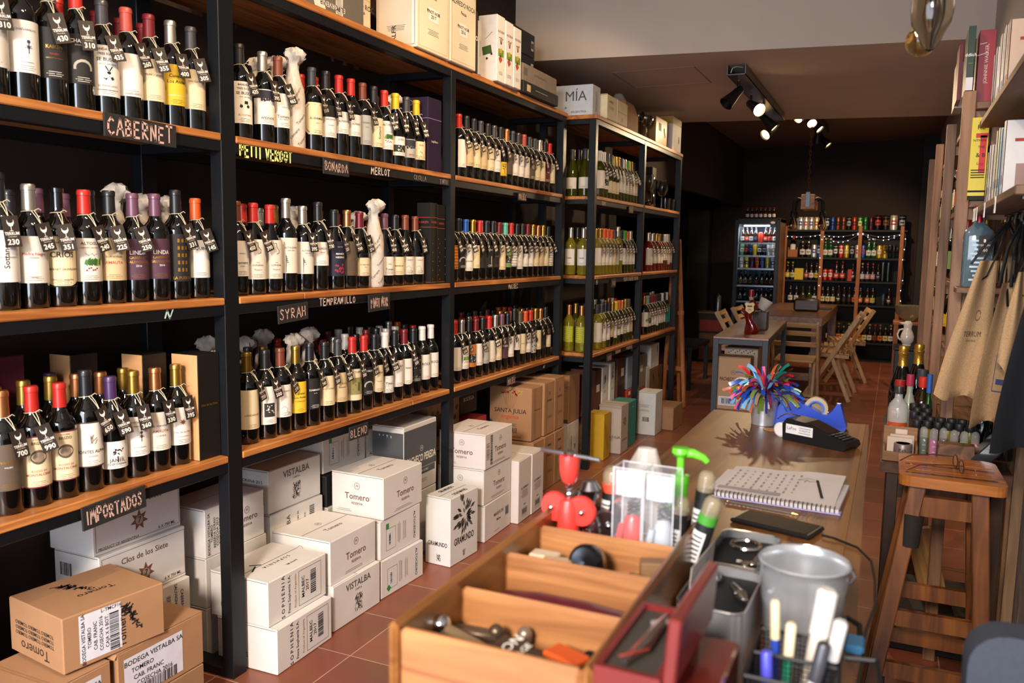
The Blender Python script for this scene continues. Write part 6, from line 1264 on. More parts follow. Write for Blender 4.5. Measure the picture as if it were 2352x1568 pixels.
track('long galvanized track light with black spots on the lowered ceiling', -.985, 5.52, 7.55, 2.578, [(.10, (-.55, -.55, -.75), 0), (.62, (.55, -.62, -.42), 30), (1.25, (.75, -.05, -.75), 4), (1.85, (-.50, -.75, -.55), 6)])
track('second galvanized track light beyond the step of the ceiling', -.85, 8.35, 10.6, 2.868, [(.12, (-.45, -.6, -.5), 30), (.42, (.35, -.7, -.65), 30), (.75, (.75, -.2, -.75), 10), (1.5, (-.05, .2, -1), 3), (2.0, (.65, -.1, -.75), 8)])
light('SPOT', 'rear_spot', (-.5, 9.6, 2.6), (-.7, 11.7, 1.1), 130, WARM, spot_size=R(70), spot_blend=.6, shadow_soft_size=.04)  # added to brighten the timber shelves, sits at no track head
light('SPOT', 'rear_spot', (-.2, 8.9, 2.6), (-.5, 8.9, .2), 60, WARM, spot_size=R(80), spot_blend=.6, shadow_soft_size=.04)  # added over the bar table to brighten the rear, off both tracks

# odds and ends at the rear
t = thing('easel_sign', 'orange wooden A-frame leaning against the end of the shelving', 'easel', (-1.78, 7.36, 0))
for a, b in (((-.06, 0, 0), (-.02, .05, 1.5)), ((.14, -.02, 0), (.02, .05, 1.5)), ((.02, .28, 0), (0, .07, 1.45))): m = MB(); m.bar(a, b, .03, .045, OWOOD, (0, 1, 0), .002); m.build('leg', t, smooth=False)
for zz in (.35, .85): m = MB(); m.bar((-.05, 0, zz), (.10, -.01, zz), .02, .04, OWOOD, (0, 0, 1)); m.build('crossbar', t, smooth=False)
t = thing('bench', 'dark low bench in the shadow past the shelving end', 'bench', (-2.0, 8.3, 0))
m = MB(); m.box(-.1, .2, 0, .9, .40, .44, BLK, .003); m.build('seat', t, smooth=False)
for xx in (-.09, .15):
    for yy in (.02, .84): m = MB(); m.box(xx, xx + .04, yy, yy + .04, 0, .40, BLK); m.build('leg', t, smooth=False)
t = thing('service_cart', 'dark cupboard with a red drawer beside the fridge', 'cupboard', (-2.22, 10.55, 0))
m = MB(); m.box(0, .32, 0, .4, 0, .62, P('1E1614', .5), .003); m.box(-.01, .33, -.01, .41, .62, .64, P('6A5848', .5), .003); m.build('cabinet', t, smooth=False); m = MB(); m.box(.02, .30, -.012, 0, .40, .54, P('8A2418', .5), .002); m.build('drawer', t, smooth=False); m = MB(); m.box(.02, .30, -.012, 0, .04, .37, P('6A4424', .5), .002); m.build('door', t, smooth=False)
t = thing('steel_canister', 'steel canister with lid on the dark cupboard by the fridge', 'canister', (-2.02, 10.75, .641)); m = MB(); m.lathe([(0, 0), (.05, 0), (.05, .19), (.045, .20), (0, .205)], 16, IRON); m.build('canister_body', t); m = MB(); m.sphere((0, 0, .215), .012, IRON, 6); m.build('lid_knob', t)
t = thing('black_pedestal', 'black steel box pedestal at the end of the wall rack', 'pedestal', (.12, 7.25, 0)); m = MB(); m.box(-.08, .12, 0, .26, 0, .64, P('1C222A', .35, .3), .004); m.build('cabinet', t, smooth=False); m = MB(); m.box(-.09, .13, -.01, .27, .641, .668, P('16181C', .3, .3), .004); m.build('lid', t, smooth=False)
t = thing('penguin_jug', 'white ceramic jug shaped like a penguin on the black pedestal', 'jug', (.125, 7.36, .669))
CER = P('E2DCD4', .12, coat=.8); m = MB(); m.lathe([(0, 0), (.030, 0), (.033, .005), (.030, .012), (.046, .04), (.050, .075), (.040, .11), (.028, .135), (.030, .155), (.034, .172), (.030, .190), (.018, .200), (0, .202)], 20, CER); m.build('jug_body', t)
m = MB(); m.lathe([(.015, 0), (.010, .02), (.001, .045)], 10, CER, Matrix.Translation((-.02, -.01, .178)) @ Matrix.Rotation(R(-80), 4, 'Y')); m.build('beak_spout', t)
m = MB(); m.tube([(-.03, 0, .135), (-.06, 0, .125), (-.072, 0, .09), (-.064, 0, .06), (-.045, 0, .045)], .007, 8, CER); m.build('handle', t)
t = thing('glass_bowl', 'dim glass bowl on a small wooden stand near the rear corner', 'bowl', (.17, 9.4, .72)); m = MB(); m.lathe([(0, 0), (.06, .005), (.13, .08), (.15, .16), (.145, .16), (.12, .085), (.05, .012), (0, .01)], 20, P('C8B8A0', .1, trans=.7, var=0)); m.build('bowl_body', t)
t = thing('small_stand', 'small wooden stand under the glass bowl near the rear corner', 'stand', (.17, 9.4, 0)); m = MB(); m.box(-.15, .15, -.15, .15, .69, .719, OWOOD, .003); m.build('top', t, smooth=False)
for sx in (-1, 1):
    for sy in (-1, 1): m = MB(); m.box(sx * .12 - .02, sx * .12 + .02, sy * .12 - .02, sy * .12 + .02, 0, .69, OWOOD); m.build('leg', t, smooth=False)
# glassware of the end bay and on top
g0 = X2 - .07
yb = y_at(1497, g0, A + .1)
carton('tall black box behind the decanter, end bay', (g0 - .05, y_at(1497, g0 - .05, A + .1), A + .001), .12, .10, .34, BLK, top='')
goblet('large wine glass next to the black box, end bay', g0, y_at(1520, g0, A + .1), A + .001, .24, .050)
for i, px in enumerate((1526, 1536)): goblet(f'short tumbler in the end bay, {ORD[i]} from left', g0 + .01, y_at(px, g0, A + .1), A + .001, .10, .045, 'tumblers in the end bay', False)
t = thing('hourglass_decanter', 'hourglass shaped glass decanter right behind the end bay post', 'decanter', (g0 - .02, y_at(1489, g0 - .02, A + .1) + .02, A + .001)); m = MB(); m.lathe([(0, .002), (.03, 0), (.055, .05), (.045, .10), (.018, .135), (.05, .19), (.052, .22), (.03, .26), (.028, .26), (.048, .22), (.046, .19), (.014, .135), (.04, .10), (.05, .05), (0, .006)], 18, GLASSCLR); m.build('glass_body', t)
PLAS = P('E8E0D4', .12, alpha=.32, coat=.6, bump=.6, scale=25)
t = thing('open_carton', 'open brown carton with glassware on the second shelving', 'carton', (-1.72, 5.60, T))
m = MB(); 
for a in ((-.22, 0, 0, .006, 0, .12), (-.22, 0, .27, .276, 0, .12), (-.006, 0, .006, .27, 0, .12), (-.22, -.214, .006, .27, 0, .12), (-.214, -.006, .006, .27, 0, .005)): m.box(*a, KRAFT)
m.build('carton_body', t, smooth=False)
m = MB(); m.add([(-.22, 0, .12), (0, 0, .12), (.0, .0, .12), (-.22, -.035, .19), (0, -.035, .185)], [(0, 1, 4, 3)], KRAFT); m.add([(0, .0, .12), (0, .27, .12), (-.03, .26, .20), (-.03, .01, .20)], [(0, 1, 2, 3)], KRAFT); m.build('flap', t, smooth=False)
def bag(label, x, y, z, r, h, seed):
    rn = random.Random(seed); m = MB(); n = 14; vs = []; fs = []
    for j in range(9):
        tt = j / 8; r0 = r * min(1, .35 + tt * 3) * min(1, 2.2 * (1 - tt) + .35)
        for i in range(n): a = 2 * PI * i / n; q_ = r0 * rn.uniform(.82, 1.12); vs.append((q_ * math.cos(a), q_ * math.sin(a), h * tt))
    for j in range(8):
        for i in range(n): fs.append((j * n + i, j * n + (i + 1) % n, (j + 1) * n + (i + 1) % n, (j + 1) * n + i))
    m.add(vs, fs, PLAS); return tag(m.build('plastic_bag', loc=(x, y, z), angle=20), label, 'plastic bag')
bag('crumpled clear plastic bag heaped in the open brown carton', -1.83, 5.745, T + .012, .075, .25, 4)
goblet('round wine glass beside the open brown carton', -1.75, 5.99, T, .19, .05); goblet('tall wine glass before the bagged packet', -1.75, 6.20, T, .21, .052)
carton('brown packet in clear film on the second shelving', (-1.72, 6.36, T), .34, .16, .20, P('9C7A44', .3, coat=.6), [('f', 'R', .12, .13, .08, .06, 0, P('5A4A38', .6)), ('f', 'R', .26, .10, .03, .08, 30, INK)], top='')
carton('yellow and white boxed appliance at the far end of the second shelving', (-1.715, 6.86, T), .30, .28, .27, P('D0CCC8', .6), [('s', 'R', .14, .24, .28, .055, 0, P('B08A28', .6)), ('f', 'R', .15, .24, .30, .055, 0, P('8A6420', .6)), ('f', 'V', .22, .1, .05), ('f', 'L', .09, .1, .08, 2, 80)], top='')

# ---------------------------------------------------------------- counter and what stands on it
ZC = .88
CW = wood('56331A', '8C5C32', 'y', .42, .6, .12, .15)
t = thing('shop_counter', 'long worn wooden counter running from the camera to the ribbon bucket', 'counter', (-.50, .2, 0))
m = MB(); m.prism([(-.005, 0), (.50, 0), (.475, 1.4), (.458, 2.53), (-.015, 2.55)], ZC - .03, ZC, CW); m.build('countertop', t, smooth=False)
m = MB(); m.box(.435, .449, .1, 2.53, ZC - .0005, ZC + .0015, P('8A5A30', .4)); m.build('edge_strip', t, smooth=False)
m = MB(); m.box(.03, .43, .05, 2.46, .0, ZC - .031, wood('3E2414', '5E3A20', 'z', .5)); m.build('cabinet', t, smooth=False)
Z = ZC + .0008
# divided crate
CR_ = wood('744626', 'AA7446', 'x', .4, 1.1, .2); CRS = wood('5E3418', '92602F', 'y', .35, 1.0, .3)
t = thing('divided_crate', 'old wooden crate with rounded ends and three dividers on the counter', 'crate', (-.455, .695, Z))
HC = .134
def rboard(name, x0, x1, y0, y1, h, mat): m = MB(); m.box(x0, x1, y0, y1, 0.006, h, mat, .005); return m.build(name, t, smooth=False)
rboard('side_board', 0, .012, 0, .525, HC, CRS); rboard('side_board', .212, .224, 0, .525, HC, CRS)
rboard('front_board', .012, .212, .004, .018, HC - .006, CR_); rboard('rear_board', .012, .212, .507, .521, HC - .006, CR_)
for y, h in ((.140, .121), (.262, .122), (.378, .123)): rboard('divider', .0122, .2118, y, y + .011, h, CR_)
m = MB(); m.box(.001, .223, .001, .524, 0, .006, CRS); m.build('base', t, smooth=False)
ZB = Z + .007
REDP = P('D03A32', .35, coat=.2)
# winged corkscrews
def corkscrew(label, x, y, z, rot, col, red, lift=0, tilt=0):
    t = thing('winged_corkscrew', label, 'corkscrew', (x, y, z), R(rot)); t.rotation_euler.y = R(tilt)
    m = MB(); m.lathe([(.0, 0), (.0165, 0), (.0205, .01), (.0185, .04), (.0165, .075), (.0150, .098), (.012, .108), (.006, .110), (0, .110)], 20, col); m.build('body', t)
    for s in (-1, 1):
        m = MB(); m.lathe([(0, -.006), (.021, -.006), (.023, -.003), (.023, .003), (.021, .006), (0, .006)], 18, col, Matrix.Translation((s * .022, 0, .094)) @ Matrix.Rotation(R(90), 4, 'X')); wg = m.build('wing', t)
        m = MB(); m.sphere((s * .025, -.008, .094), .005, CHROME, 6); m.build('pivot_pin', wg)
        m = MB()
        for k in (0, 1): m.tube([(s * (.030 + .003 * k), (-.006 + .003 * k), .070), (s * (.034 + .006 * k), -.004, .045), (s * (.030 + .004 * k), -.002, .015)], .0032, 6, CHROME)
        m.build('lever', wg)
    m = MB(); m.tube([(.0042 * math.cos(a), .0042 * math.sin(a), .108 + .0055 * a / (2 * PI)) for a in [i * PI / 4 for i in range(40)]], .0019, 5, CHROME); m.tube([(0, 0, .10), (0, 0, .15)], .002, 5, CHROME); m.build('screw', t)
    if red:
        m = MB(); m.lathe([(.006, .132), (.011, .136), (.0145, .150), (.0155, .168), (.0150, .175), (0, .175)], 18, col); m.build('handle', t)
        m = MB(); m.tube([(-.048, 0, .177), (.048, 0, .174)], .0034, 8, CHROME); m.lathe([(0, .174), (.009, .175), (.010, .178), (.006, .181), (0, .181)], 14, CHROME); m.build('cross_bar', t)
    else:
        m = MB(); m.lathe([(.004, .130), (.012, .136), (.017, .150), (.010, .162), (0, .163)], 16, col); m.build('handle', t)
    return t
corkscrew('red winged corkscrew with steel crossbar standing in the rear compartment', -.418, 1.128, ZB + .036, -6, REDP, True)
corkscrew('steel winged corkscrew with its top tilted beside the red one', -.386, 1.162, ZB + .006, 20, P('B8B8BC', .2, 1), False, 0, -4)
t = thing('bottle_opener', 'shiny steel curved opener leaning behind the red corkscrew', 'opener', (-.412, 1.172, ZB)); m = MB(); m.lathe([(0, 0), (.014, 0), (.016, .05), (.010, .10), (.020, .118), (.021, .135), (.012, .147), (0, .148)], 18, P('C4C4C8', .15, 1)); m.build('body', t)
m = MB(); m.tube([(-.018, -.01, .115), (0, -.02, .128), (.02, -.012, .118), (.024, 0, .1)], .006, 8, CHROME); m.build('jaw', t)
t = thing('bottle_opener', 'wide polished steel opener next to the boxed corkscrews', 'opener', (-.352, 1.185, ZB)); m = MB(); m.lathe([(0, 0), (.016, 0), (.021, .03), (.019, .07), (.013, .095), (.022, .118), (.020, .135), (.008, .142), (0, .142)], 18, P('C4C4C8', .12, 1)); m.build('body', t); m = MB(); m.box(-.004, .004, -.022, -.016, .02, .09, P('7A6A44', .3, .8), .002); m.build('inlay', t, smooth=False)
# boxed corkscrews
CLEARB = P('C8CCD4', .08, alpha=.12, coat=.5, var=0); CLEARE = P('F4F4FA', .1, alpha=.45, coat=1, var=0)
def pack(label, x, y, col, lab):
    t = thing('boxed_corkscrew', label, 'boxed corkscrew', (x, y, ZB), R(-3)); w2, d2, h2 = .0425, .040, .208
    m = MB(); m.box(0, w2, 0, d2, .001, h2, CLEARB); m.build('clear_box', t, smooth=False)
    m = MB()
    for a, b in (((0, 0), (w2, 0)), ((w2, 0), (w2, d2)), ((w2, d2), (0, d2)), ((0, d2), (0, 0))):
        for zz in (.002, h2, .105): m.bar((*a, zz), (*b, zz), .0012, .0012, CLEARE)
        m.bar((*a, 0), (*a, h2), .0014, .0014, CLEARE, (1, 0, 0))
    m.build('box_edges', t, smooth=False)
    m = MB(); m.box(.003, w2 - .003, .003, .0045, h2 - .040, h2 - .004, P('C8C8D0', .5, alpha=.7)); m.box(.014, .030, .0015, .003, h2 - .04, h2 - .012, lab); m.build('header_card', t, smooth=False)
    cx = w2 * .55; cyy = d2 * .5
    m = MB(); m.lathe([(0, .004), (.009, .004), (.0125, .03), (.0145, .07), (.0125, .100), (.008, .108), (0, .108)], 16, col, Matrix.Translation((cx, cyy, .03))); body = m.build('corkscrew_body', t)
    m = MB(); m.tube([(cx - .012, cyy - .012, .125), (cx - .018, cyy - .014, .09), (cx - .016, cyy - .013, .04)], .005, 8, col); m.build('lever', t)
    m = MB(); m.tube([(cx + .0075 * math.cos(a), cyy + .0075 * math.sin(a), .135 + .0055 * a / (2 * PI)) for a in [i * PI / 4 for i in range(36)]], .0024, 5, CHROME)
    m.tube([(cx - .013, cyy - .017, .09 - .008 * i) for i in range(9)], .0022, 5, CHROME); m.build('screw', t)
    return t
pack('clear boxed red corkscrew in the rear compartment', -.343, 1.105, REDP, P('D8B8C0', .5)); pack('clear boxed grey corkscrew beside the red boxed one', -.298, 1.102, P('A9B0BA', .35), P('C0CCDC', .5))
t = bag('crinkled clear wrapping rising behind the boxed corkscrews', -.315, 1.172, ZB + .002, .022, .222, 11); t.scale.x = 1.8
# seasoning vials
def vial(label, x, y, z, lean, az, band, body, seed, capx=None, r=.0155, h=.135):
    t = thing('seasoning_vial', label, 'vial', (x, y, z)); t.rotation_euler = (0, R(lean), R(az))
    m = MB(); m.lathe([(0, 0), (r, .001), (r, h - r), (r * .9, h - r * .5), (r * .6, h - r * .12), (0, h)], 18, P('A8987C', .05, alpha=.45, coat=.6, var=0)); m.build('glass_tube', t)
    m = MB(); m.lathe([(0, .004), (r * .9, .004), (r * .9, h * .75), (0, h * .76)], 14, P(body, .8, var=.4, scale=400)); m.build('contents', t)
    m = MB(); m.lathe([(r + .0006, h * .12), (r + .0006, h * .78)], 18, P('1A1A1C', .5)); m.lathe([(r + .001, h * .78), (r + .001, h * .85)], 18, P(band, .5))
    e = r + .0014; f = lambda u, v: (e * math.cos(u / r - 1.9), e * math.sin(u / r - 1.9), v); m.rect(0, h * .60, r * 1.5, h * .24, f, P('D8D8D8', .5), seg=5)
    f2 = lambda u, v: ((e + .0005) * math.cos(u / r - 1.9), (e + .0005) * math.sin(u / r - 1.9), v)
    for i in range(6): m.rect(0, h * .51 + i * h * .034, r * 1.1, h * .014, f2, INK, seg=3)
    m.build('label_band', t); return t
vial('orange labelled glass vial standing behind the boxed corkscrews', -.372, 1.195, ZB + .001, 0, 0, 'D8482C', 'C86A20', 1, h=.185)
vial('black labelled vial with clear dome top, left of the green pump', -.270, 1.152, ZB + .001, 5, 0, '111111', '6A6A62', 2, r=.0125, h=.165)
vial('black labelled vial leaning toward the notebook, black band', -.243, 1.178, ZB + .001, 5, 0, '111111', '2A2420', 3, r=.0125, h=.20)
vial('black labelled vial leaning farthest right, green band', -.252, 1.125, ZB + .001, 15, 0, '3E8A2A', '8A4A20', 4, r=.0125, h=.185)
GRN = P('63C22A', .3, coat=.5)
t = thing('pump_dispenser', 'bright green pump dispenser head behind the black vials', 'dispenser', (-.268, 1.190, ZB))
m = MB(); m.lathe([(0, 0), (.011, 0), (.0115, .01), (.0115, .105), (.0115, .125), (0, .125)], 18, P('3A3A34', .2, alpha=.7)); m.build('bottle_body', t)
m = MB(); m.lathe([(.0125, .125), (.0125, .172), (.0135, .173), (.0135, .185), (.0105, .186), (0, .186)], 18, GRN); m.build('collar', t)
m = MB(); m.lathe([(.0055, .185), (.0055, .212), (.010, .214), (.0135, .219), (.0125, .226), (0, .227)], 16, GRN); m.tube([(0, 0, .219), (.018, .002, .219), (.032, .004, .214), (.038, .005, .208)], .0055, 10, GRN, rs=[.0075, .0068, .0055, .0045]); m.build('pump_nozzle', t)
t = thing('leaning_card', 'small grey printed card leaning on the crate side', 'card', (-.221, 1.035, Z)); t.rotation_euler = (0, R(4), R(-3))
m = MB(); m.box(-.001, 0, 0, .12, .0, .115, P('B9AEA8', .6)); f = lambda u, v: (.0006, u, v)
for i in range(3): m.rect(.05, .05 + .016 * i, .08, .0016, f, PRN, 30)
m.build('card_sheet', t, smooth=False)
# compartment 3
t = thing('wine_stopper', 'round dark steel cap standing in the second compartment', 'stopper', (-.345, 1.025, ZB)); t.rotation_euler = (R(72), 0, R(-10)); t.location.z = ZB + .0955
m = MB(); m.lathe([(0, 0), (.022, 0), (.024, .003), (.024, .022), (.021, .026), (.019, .024), (0, .022)], 22, P('3A3C40', .2, .9)); m.build('body', t)
m = MB(); m.lathe([(.0243, .006), (.0243, .012)], 22, P('8A6A3C', .3, .8)); m.build('ring_band', t)
t = thing('wine_pourer', 'small brass coloured pourer lying in the second compartment', 'pourer', (-.290, 1.02, ZB + .084)); t.rotation_euler = (R(90), 0, R(60)); m = MB(); m.lathe([(0, 0), (.011, .002), (.012, .02), (.007, .03), (.006, .055), (0, .056)], 14, P('9A7A44', .25, .9)); m.build('body', t)
for i, (x, y, c) in enumerate(((-.415, 1.03, 'C8B49A'), (-.385, 1.0, 'B89878'), (-.262, 1.04, '7A5A3C'))):
    m = MB(); m.box(-.02, .02, -.012, .012, 0, .024 + .006 * i, P(c, .7), .002); tag(m.build('small_packet', loc=(x, y, ZB + .0715), rotz=R(10 * i), smooth=False), f'little {("pale", "tan", "brown")[i]} packet at the bottom of the second compartment', 'packet')
# compartment 2
t = thing('spectacle_case', 'long dark maroon case lying in the third compartment', 'case', (-.343, .895, ZB + .066)); m = MB(); m.lathe([(0, -.092), (.016, -.088), (.026, -.07), (.030, -.03), (.030, .03), (.027, .075), (.018, .09), (0, .093)], 20, P('561722', .4, coat=.2), Matrix.Rotation(R(90), 4, 'Y') @ Matrix.Diagonal((1, 1.25, 1, 1))); m.build('case_body', t)
# compartment 1
t = thing('waiter_corkscrew', 'steel corkscrew tool lying across the front compartment', 'corkscrew', (-.415, .775, ZB + .088)); t.rotation_euler = (0, R(8), R(-12))
m = MB(); m.tube([(-.02, 0, 0), (.055, 0, 0)], .0065, 8, P('8A7458', .3, .5)); m.build('handle', t); m = MB(); m.sphere((-.024, 0, .001), .012, CHROME, 8); m.tube([(-.015, -.008, -.006), (.02, -.012, -.012)], .003, 6, CHROME); m.build('metal_end', t)
t = thing('lettered_opener', 'dark brown opener lettered bon voyage in the front compartment', 'opener', (-.352, .765, ZB + .084)); t.rotation_euler = (R(14), R(6), R(-18))
m = MB(); m.box(-.018, .085, -.020, .020, 0, .007, P('3A2A20', .5), .004); m.build('body', t, smooth=False)
m = MB(); f = lambda u, v: (v, u, .0076); m.text('BON', .017, lambda u, v: (.008 + u * .0 + v, -.0, .0076) if 0 else (u, v, .0076), PAPERW, .002, .006, 90); m.text('VOYAGE', .011, lambda u, v: (u, v, .0076), PAPERW, .018, 0, 90); m.poly([(.032, -.006), (.044, -.004), (.046, .010), (.036, .008)], lambda u, v: (u, v, .0076), P('C8B49A', .7)); m.sphere((.062, 0, .0076), .005, P('C8B49A', .7), 5, sz=.2); m.build('white_lettering', t, smooth=False)
m = MB(); m.box(-.022, .022, -.014, .014, 0, .008, P('C2501E', .5), .002); tag(m.build('orange_tag', loc=(-.290, .785, ZB + .082), rotz=R(-20), smooth=False), 'small orange plastic tag beside the lettered opener', 'tag')
t = thing('brass_key_ring', 'brass coloured ring tool at the corner of the front compartment', 'tool', (-.272, .755, ZB + .086)); m = MB(); m.sphere((0, 0, 0), .011, P('6A4A24', .25, .9), 8, sz=.7); m.tube([(-.035, .01, 0), (-.01, 0, 0)], .004, 6, P('8A6A3C', .3, .8)); m.build('body', t)
for i, (x, y, a, c) in enumerate(((-.395, .745, 20, '9A9AA0'), (-.375, .80, -30, '2A2A2C'), (-.33, .735, 60, '6A5A4A'), (-.30, .80, 10, '1E1C1C'), (-.36, .79, 75, '8A7A6A'), (-.41, .80, 5, '5A4A3A'))):
    m = MB(); m.box(-.035, .035, -.008, .008, 0, .010, P(c, .3, .6), .003); m.sphere((.03, 0, .01), .009, P(c, .3, .6), 6)
    tag(m.build('small_opener', loc=(x, y, ZB + .0565 + .004 * i), rotz=R(a)), f'{("silver", "black", "brown", "charcoal", "tan", "rusty")[i]} opener in the jumble of the front compartment', 'opener')
for i, (y, d_, h_) in enumerate(((.7145, .118, .056), (.8475, .107, .035), (.9695, .102, .070))): m = MB(); m.box(.0, .196, 0, d_, 0, h_, P('5A3A20', .8, var=.35, scale=90), .006); tag(m.build('packing_pad', loc=(-.441, y, ZB), smooth=False), f'brown packing in the {("front", "third", "second")[i]} compartment of the crate', 'packing')
# tins
def tin(label, x0, x1, y0, y1, rot, h=.062):
    t = thing('metal_tin', label, 'tin', (x0, y0, Z), R(rot)); w2, d2 = x1 - x0, y1 - y0; TI = P('CACCD0', .25, .7, .03)
    def rr(m, x0, x1, y0, y1, r, z0, z1, mat, ri=0, n=6):
        pts = []
        for cx, cy_, a0 in ((x1 - r, y1 - r, 0), (x0 + r, y1 - r, 90), (x0 + r, y0 + r, 180), (x1 - r, y0 + r, 270)):
            for k in range(n): a = R(a0 + 90 * k / (n - 1)); pts.append((cx + r * math.cos(a), cy_ + r * math.sin(a)))
        return pts
    m = MB(); po = rr(m, 0, w2, 0, d2, .016, 0, 0, TI); pi = rr(m, .0015, w2 - .0015, .0015, d2 - .0015, .015, 0, 0, TI); n = len(po)
    vs = [(x, y, 0) for x, y in po] + [(x, y, h) for x, y in po] + [(x, y, h) for x, y in pi] + [(x, y, h - .014) for x, y in pi]
    fs = [tuple(range(n))[::-1]]
    for a in range(3):
        for i in range(n): fs.append((a * n + i, a * n + (i + 1) % n, (a + 1) * n + (i + 1) % n, (a + 1) * n + i))
    m.add(vs, fs, TI); m.tube([(x, y, h) for x, y in po], .0016, 6, CHROME, closed=True); m.build('tin_body', t, angle=50)
    m = MB(); m.prism(pi, h - .030, h - .012, P('141416', .85, var=.2, scale=200)); m.build('foam_insert', t, smooth=False)
    return t, w2, d2, h
ti, w2, d2, h = tin('open square tin with a steel drip ring on black foam', -.227, -.138, 1.160, 1.315, -2, .08)
t = thing('drip_ring', 'polished steel drip ring lying in the rear tin', 'ring', (-.180, 1.262, Z + .0688)); m = MB(); m.tube([(.021 * math.cos(a), .021 * math.sin(a), .008) for a in [i * PI / 12 for i in range(24)]], .0035, 8, P('D8CFC4', .1, 1), closed=True); m.build('ring_body', t)
t = thing('foil_cutter', 'silver animal shaped cutter in the rear tin', 'cutter', (-.160, 1.205, Z + .0688), R(60)); m = MB(); 
for i in range(9): a = i / 8; m.sphere((-.02 + .04 * a, .006 * math.sin(a * 9), .004), .0065 - .003 * abs(a - .4), P('CFC6BA', .12, 1), 6, sz=.6)
m.tube([(-.01, .004, .004), (-.018, .016, .004)], .0025, 6, CHROME); m.tube([(.008, -.002, .004), (.018, -.014, .004)], .0025, 6, CHROME); m.build('cutter_body', t)
ti, w2, d2, h = tin('open square tin with a ball topped stopper nearer the camera', -.227, -.142, 1.000, 1.150, -2, .08)
t = thing('ball_stopper', 'chrome ball topped bottle stopper in the nearer tin', 'stopper', (-.198, 1.095, Z + .0688)); m = MB(); m.sphere((0, 0, .014), .0125, CHROME, 12); m.lathe([(0, -.0), (.007, 0), (.008, .004), (.004, .008), (0, .008)], 12, CHROME); m.build('ball', t)
t = thing('pourer_spout', 'steel pourer spout lying in the nearer tin', 'pourer', (-.160, 1.075, Z + .0765)); t.rotation_euler = (R(88), 0, R(25)); m = MB(); m.lathe([(0, -.03), (.004, -.03), (.007, .0), (.009, .012), (.005, .03), (0, .031)], 12, P('CFC6BA', .12, 1)); m.build('spout', t)
# mahogany case
MH = P('6A1F1C', .28, coat=.35, var=.1); 
m = MB(); m.box(0, .105, 0, .205, 0, .112, P('5E1410', .25, coat=.5, var=.15), .003); tag(m.build('lacquered_box', loc=(-.229, .655, Z), smooth=False), 'closed dark red lacquered box under the open case', 'box')
t = thing('corkscrew_case', 'open mahogany case with its lid up holding a silver corkscrew', 'case', (-.228, .690, Z + .1130), R(-1))
m = MB()
for a in ((0, .062, 0, .006, 0, .030), (0, .062, .149, .155, 0, .030), (0, .006, .006, .149, 0, .030), (.056, .062, .006, .149, 0, .030), (.006, .056, .006, .149, 0, .008)): m.box(*a, MH)
m.build('case_base', t, smooth=False)
m = MB(); m.box(.0062, .0558, .0062, .1488, .0082, .024, P('3A332C', .9, var=.1, scale=200)); m.build('foam_insert', t, smooth=False)
M = Matrix.Translation((.063, 0, .026)) @ Matrix.Rotation(R(4), 4, 'Y')
m = MB(); m.M = M; m.box(0, .012, 0, .155, 0, .062, MH, .002); m.build('lid', t, smooth=False)
cs = thing('silver_corkscrew', 'silver corkscrew with red wire lying in the foam of the open case', 'corkscrew', (-.196, .765, Z + .139), R(-8))
m = MB(); S1 = P('B8AFA6', .2, .95); m.tube([(0, -.06, .004), (.004, -.02, .006), (0, .02, .006), (-.004, .055, .004)], .006, 8, S1, rs=[.004, .007, .006, .003]); m.tube([(-.012, .03, .004), (.012, .045, .006)], .004, 6, S1); m.build('body', cs)
m = MB(); m.tube([(.012, -.03, .008), (.004, -.055, .012), (-.004, -.062, .01)], .0014, 6, P('7A2A1E', .5)); m.build('red_wire', cs)
# galvanised pails
ZIN = P('D4D6DA', .26, .7, .15, 25)
def pail(name, label, x, y, r, h, bail=0):
    t = thing(name, label, 'bucket', (x, y, Z))
    m = MB(); rb = r * .78; prof = [(0, .002), (rb * .97, .002), (rb, .0), (rb, .004)] + [(rb + (r - rb) * (k / 10) + (.0012 if k in (6, 8) else 0), .004 + (h - .004) * k / 10) for k in range(1, 10)] + [(r, h - .002), (r + .002, h), (r, h + .002), (r - .0025, h)] + [(rb + (r - rb) * (k / 10) - .0015 + (.0012 if k in (6, 8) else 0), .004 + (h - .004) * k / 10) for k in range(9, 0, -1)] + [(rb - .002, .006), (0, .006)]
    m.lathe(prof, 36, ZIN); m.build('pail_body', t, angle=60)
    if bail:
        m = MB()
        for s in (-1, 1): m.tube([(s * (r + .001), 0, h - .02), (s * (r + .006), 0, h - .012), (s * (r + .001), 0, h - .004)], .0018, 6, CHROME)
        m.build('ear', t)
        m = MB(); m.tube([(math.cos(a) * (r + .005), math.sin(a) * (r + .004), h - .010 + .010 * math.sin(a)) for a in [PI * i / 18 for i in range(19)]], .0018, 6, CHROME); m.build('wire_bail', t)
    return t
pail('galvanized_pail', 'empty small galvanized pail with wire handle beside the tins', -.083, 1.100, .0555, .125, 1)
rb_ = pail('ribbon_bucket', 'small galvanized bucket holding curled ribbons at the far end', -.335, 2.585, .044, .092)
RC = ['1E3E9A', '2A56B8', '0E7A6A', 'B8202A', 'C83A5A', 'E0507A', '8A3A1E', 'A85028', '5A6E28', '74863A', '4A1A4A', '7A2A5A', 'D8402A', '6AA0C8', 'B09068', '2E2A26', 'C8D8C0', '3A2E88']
rn = random.Random(5); ms = {}
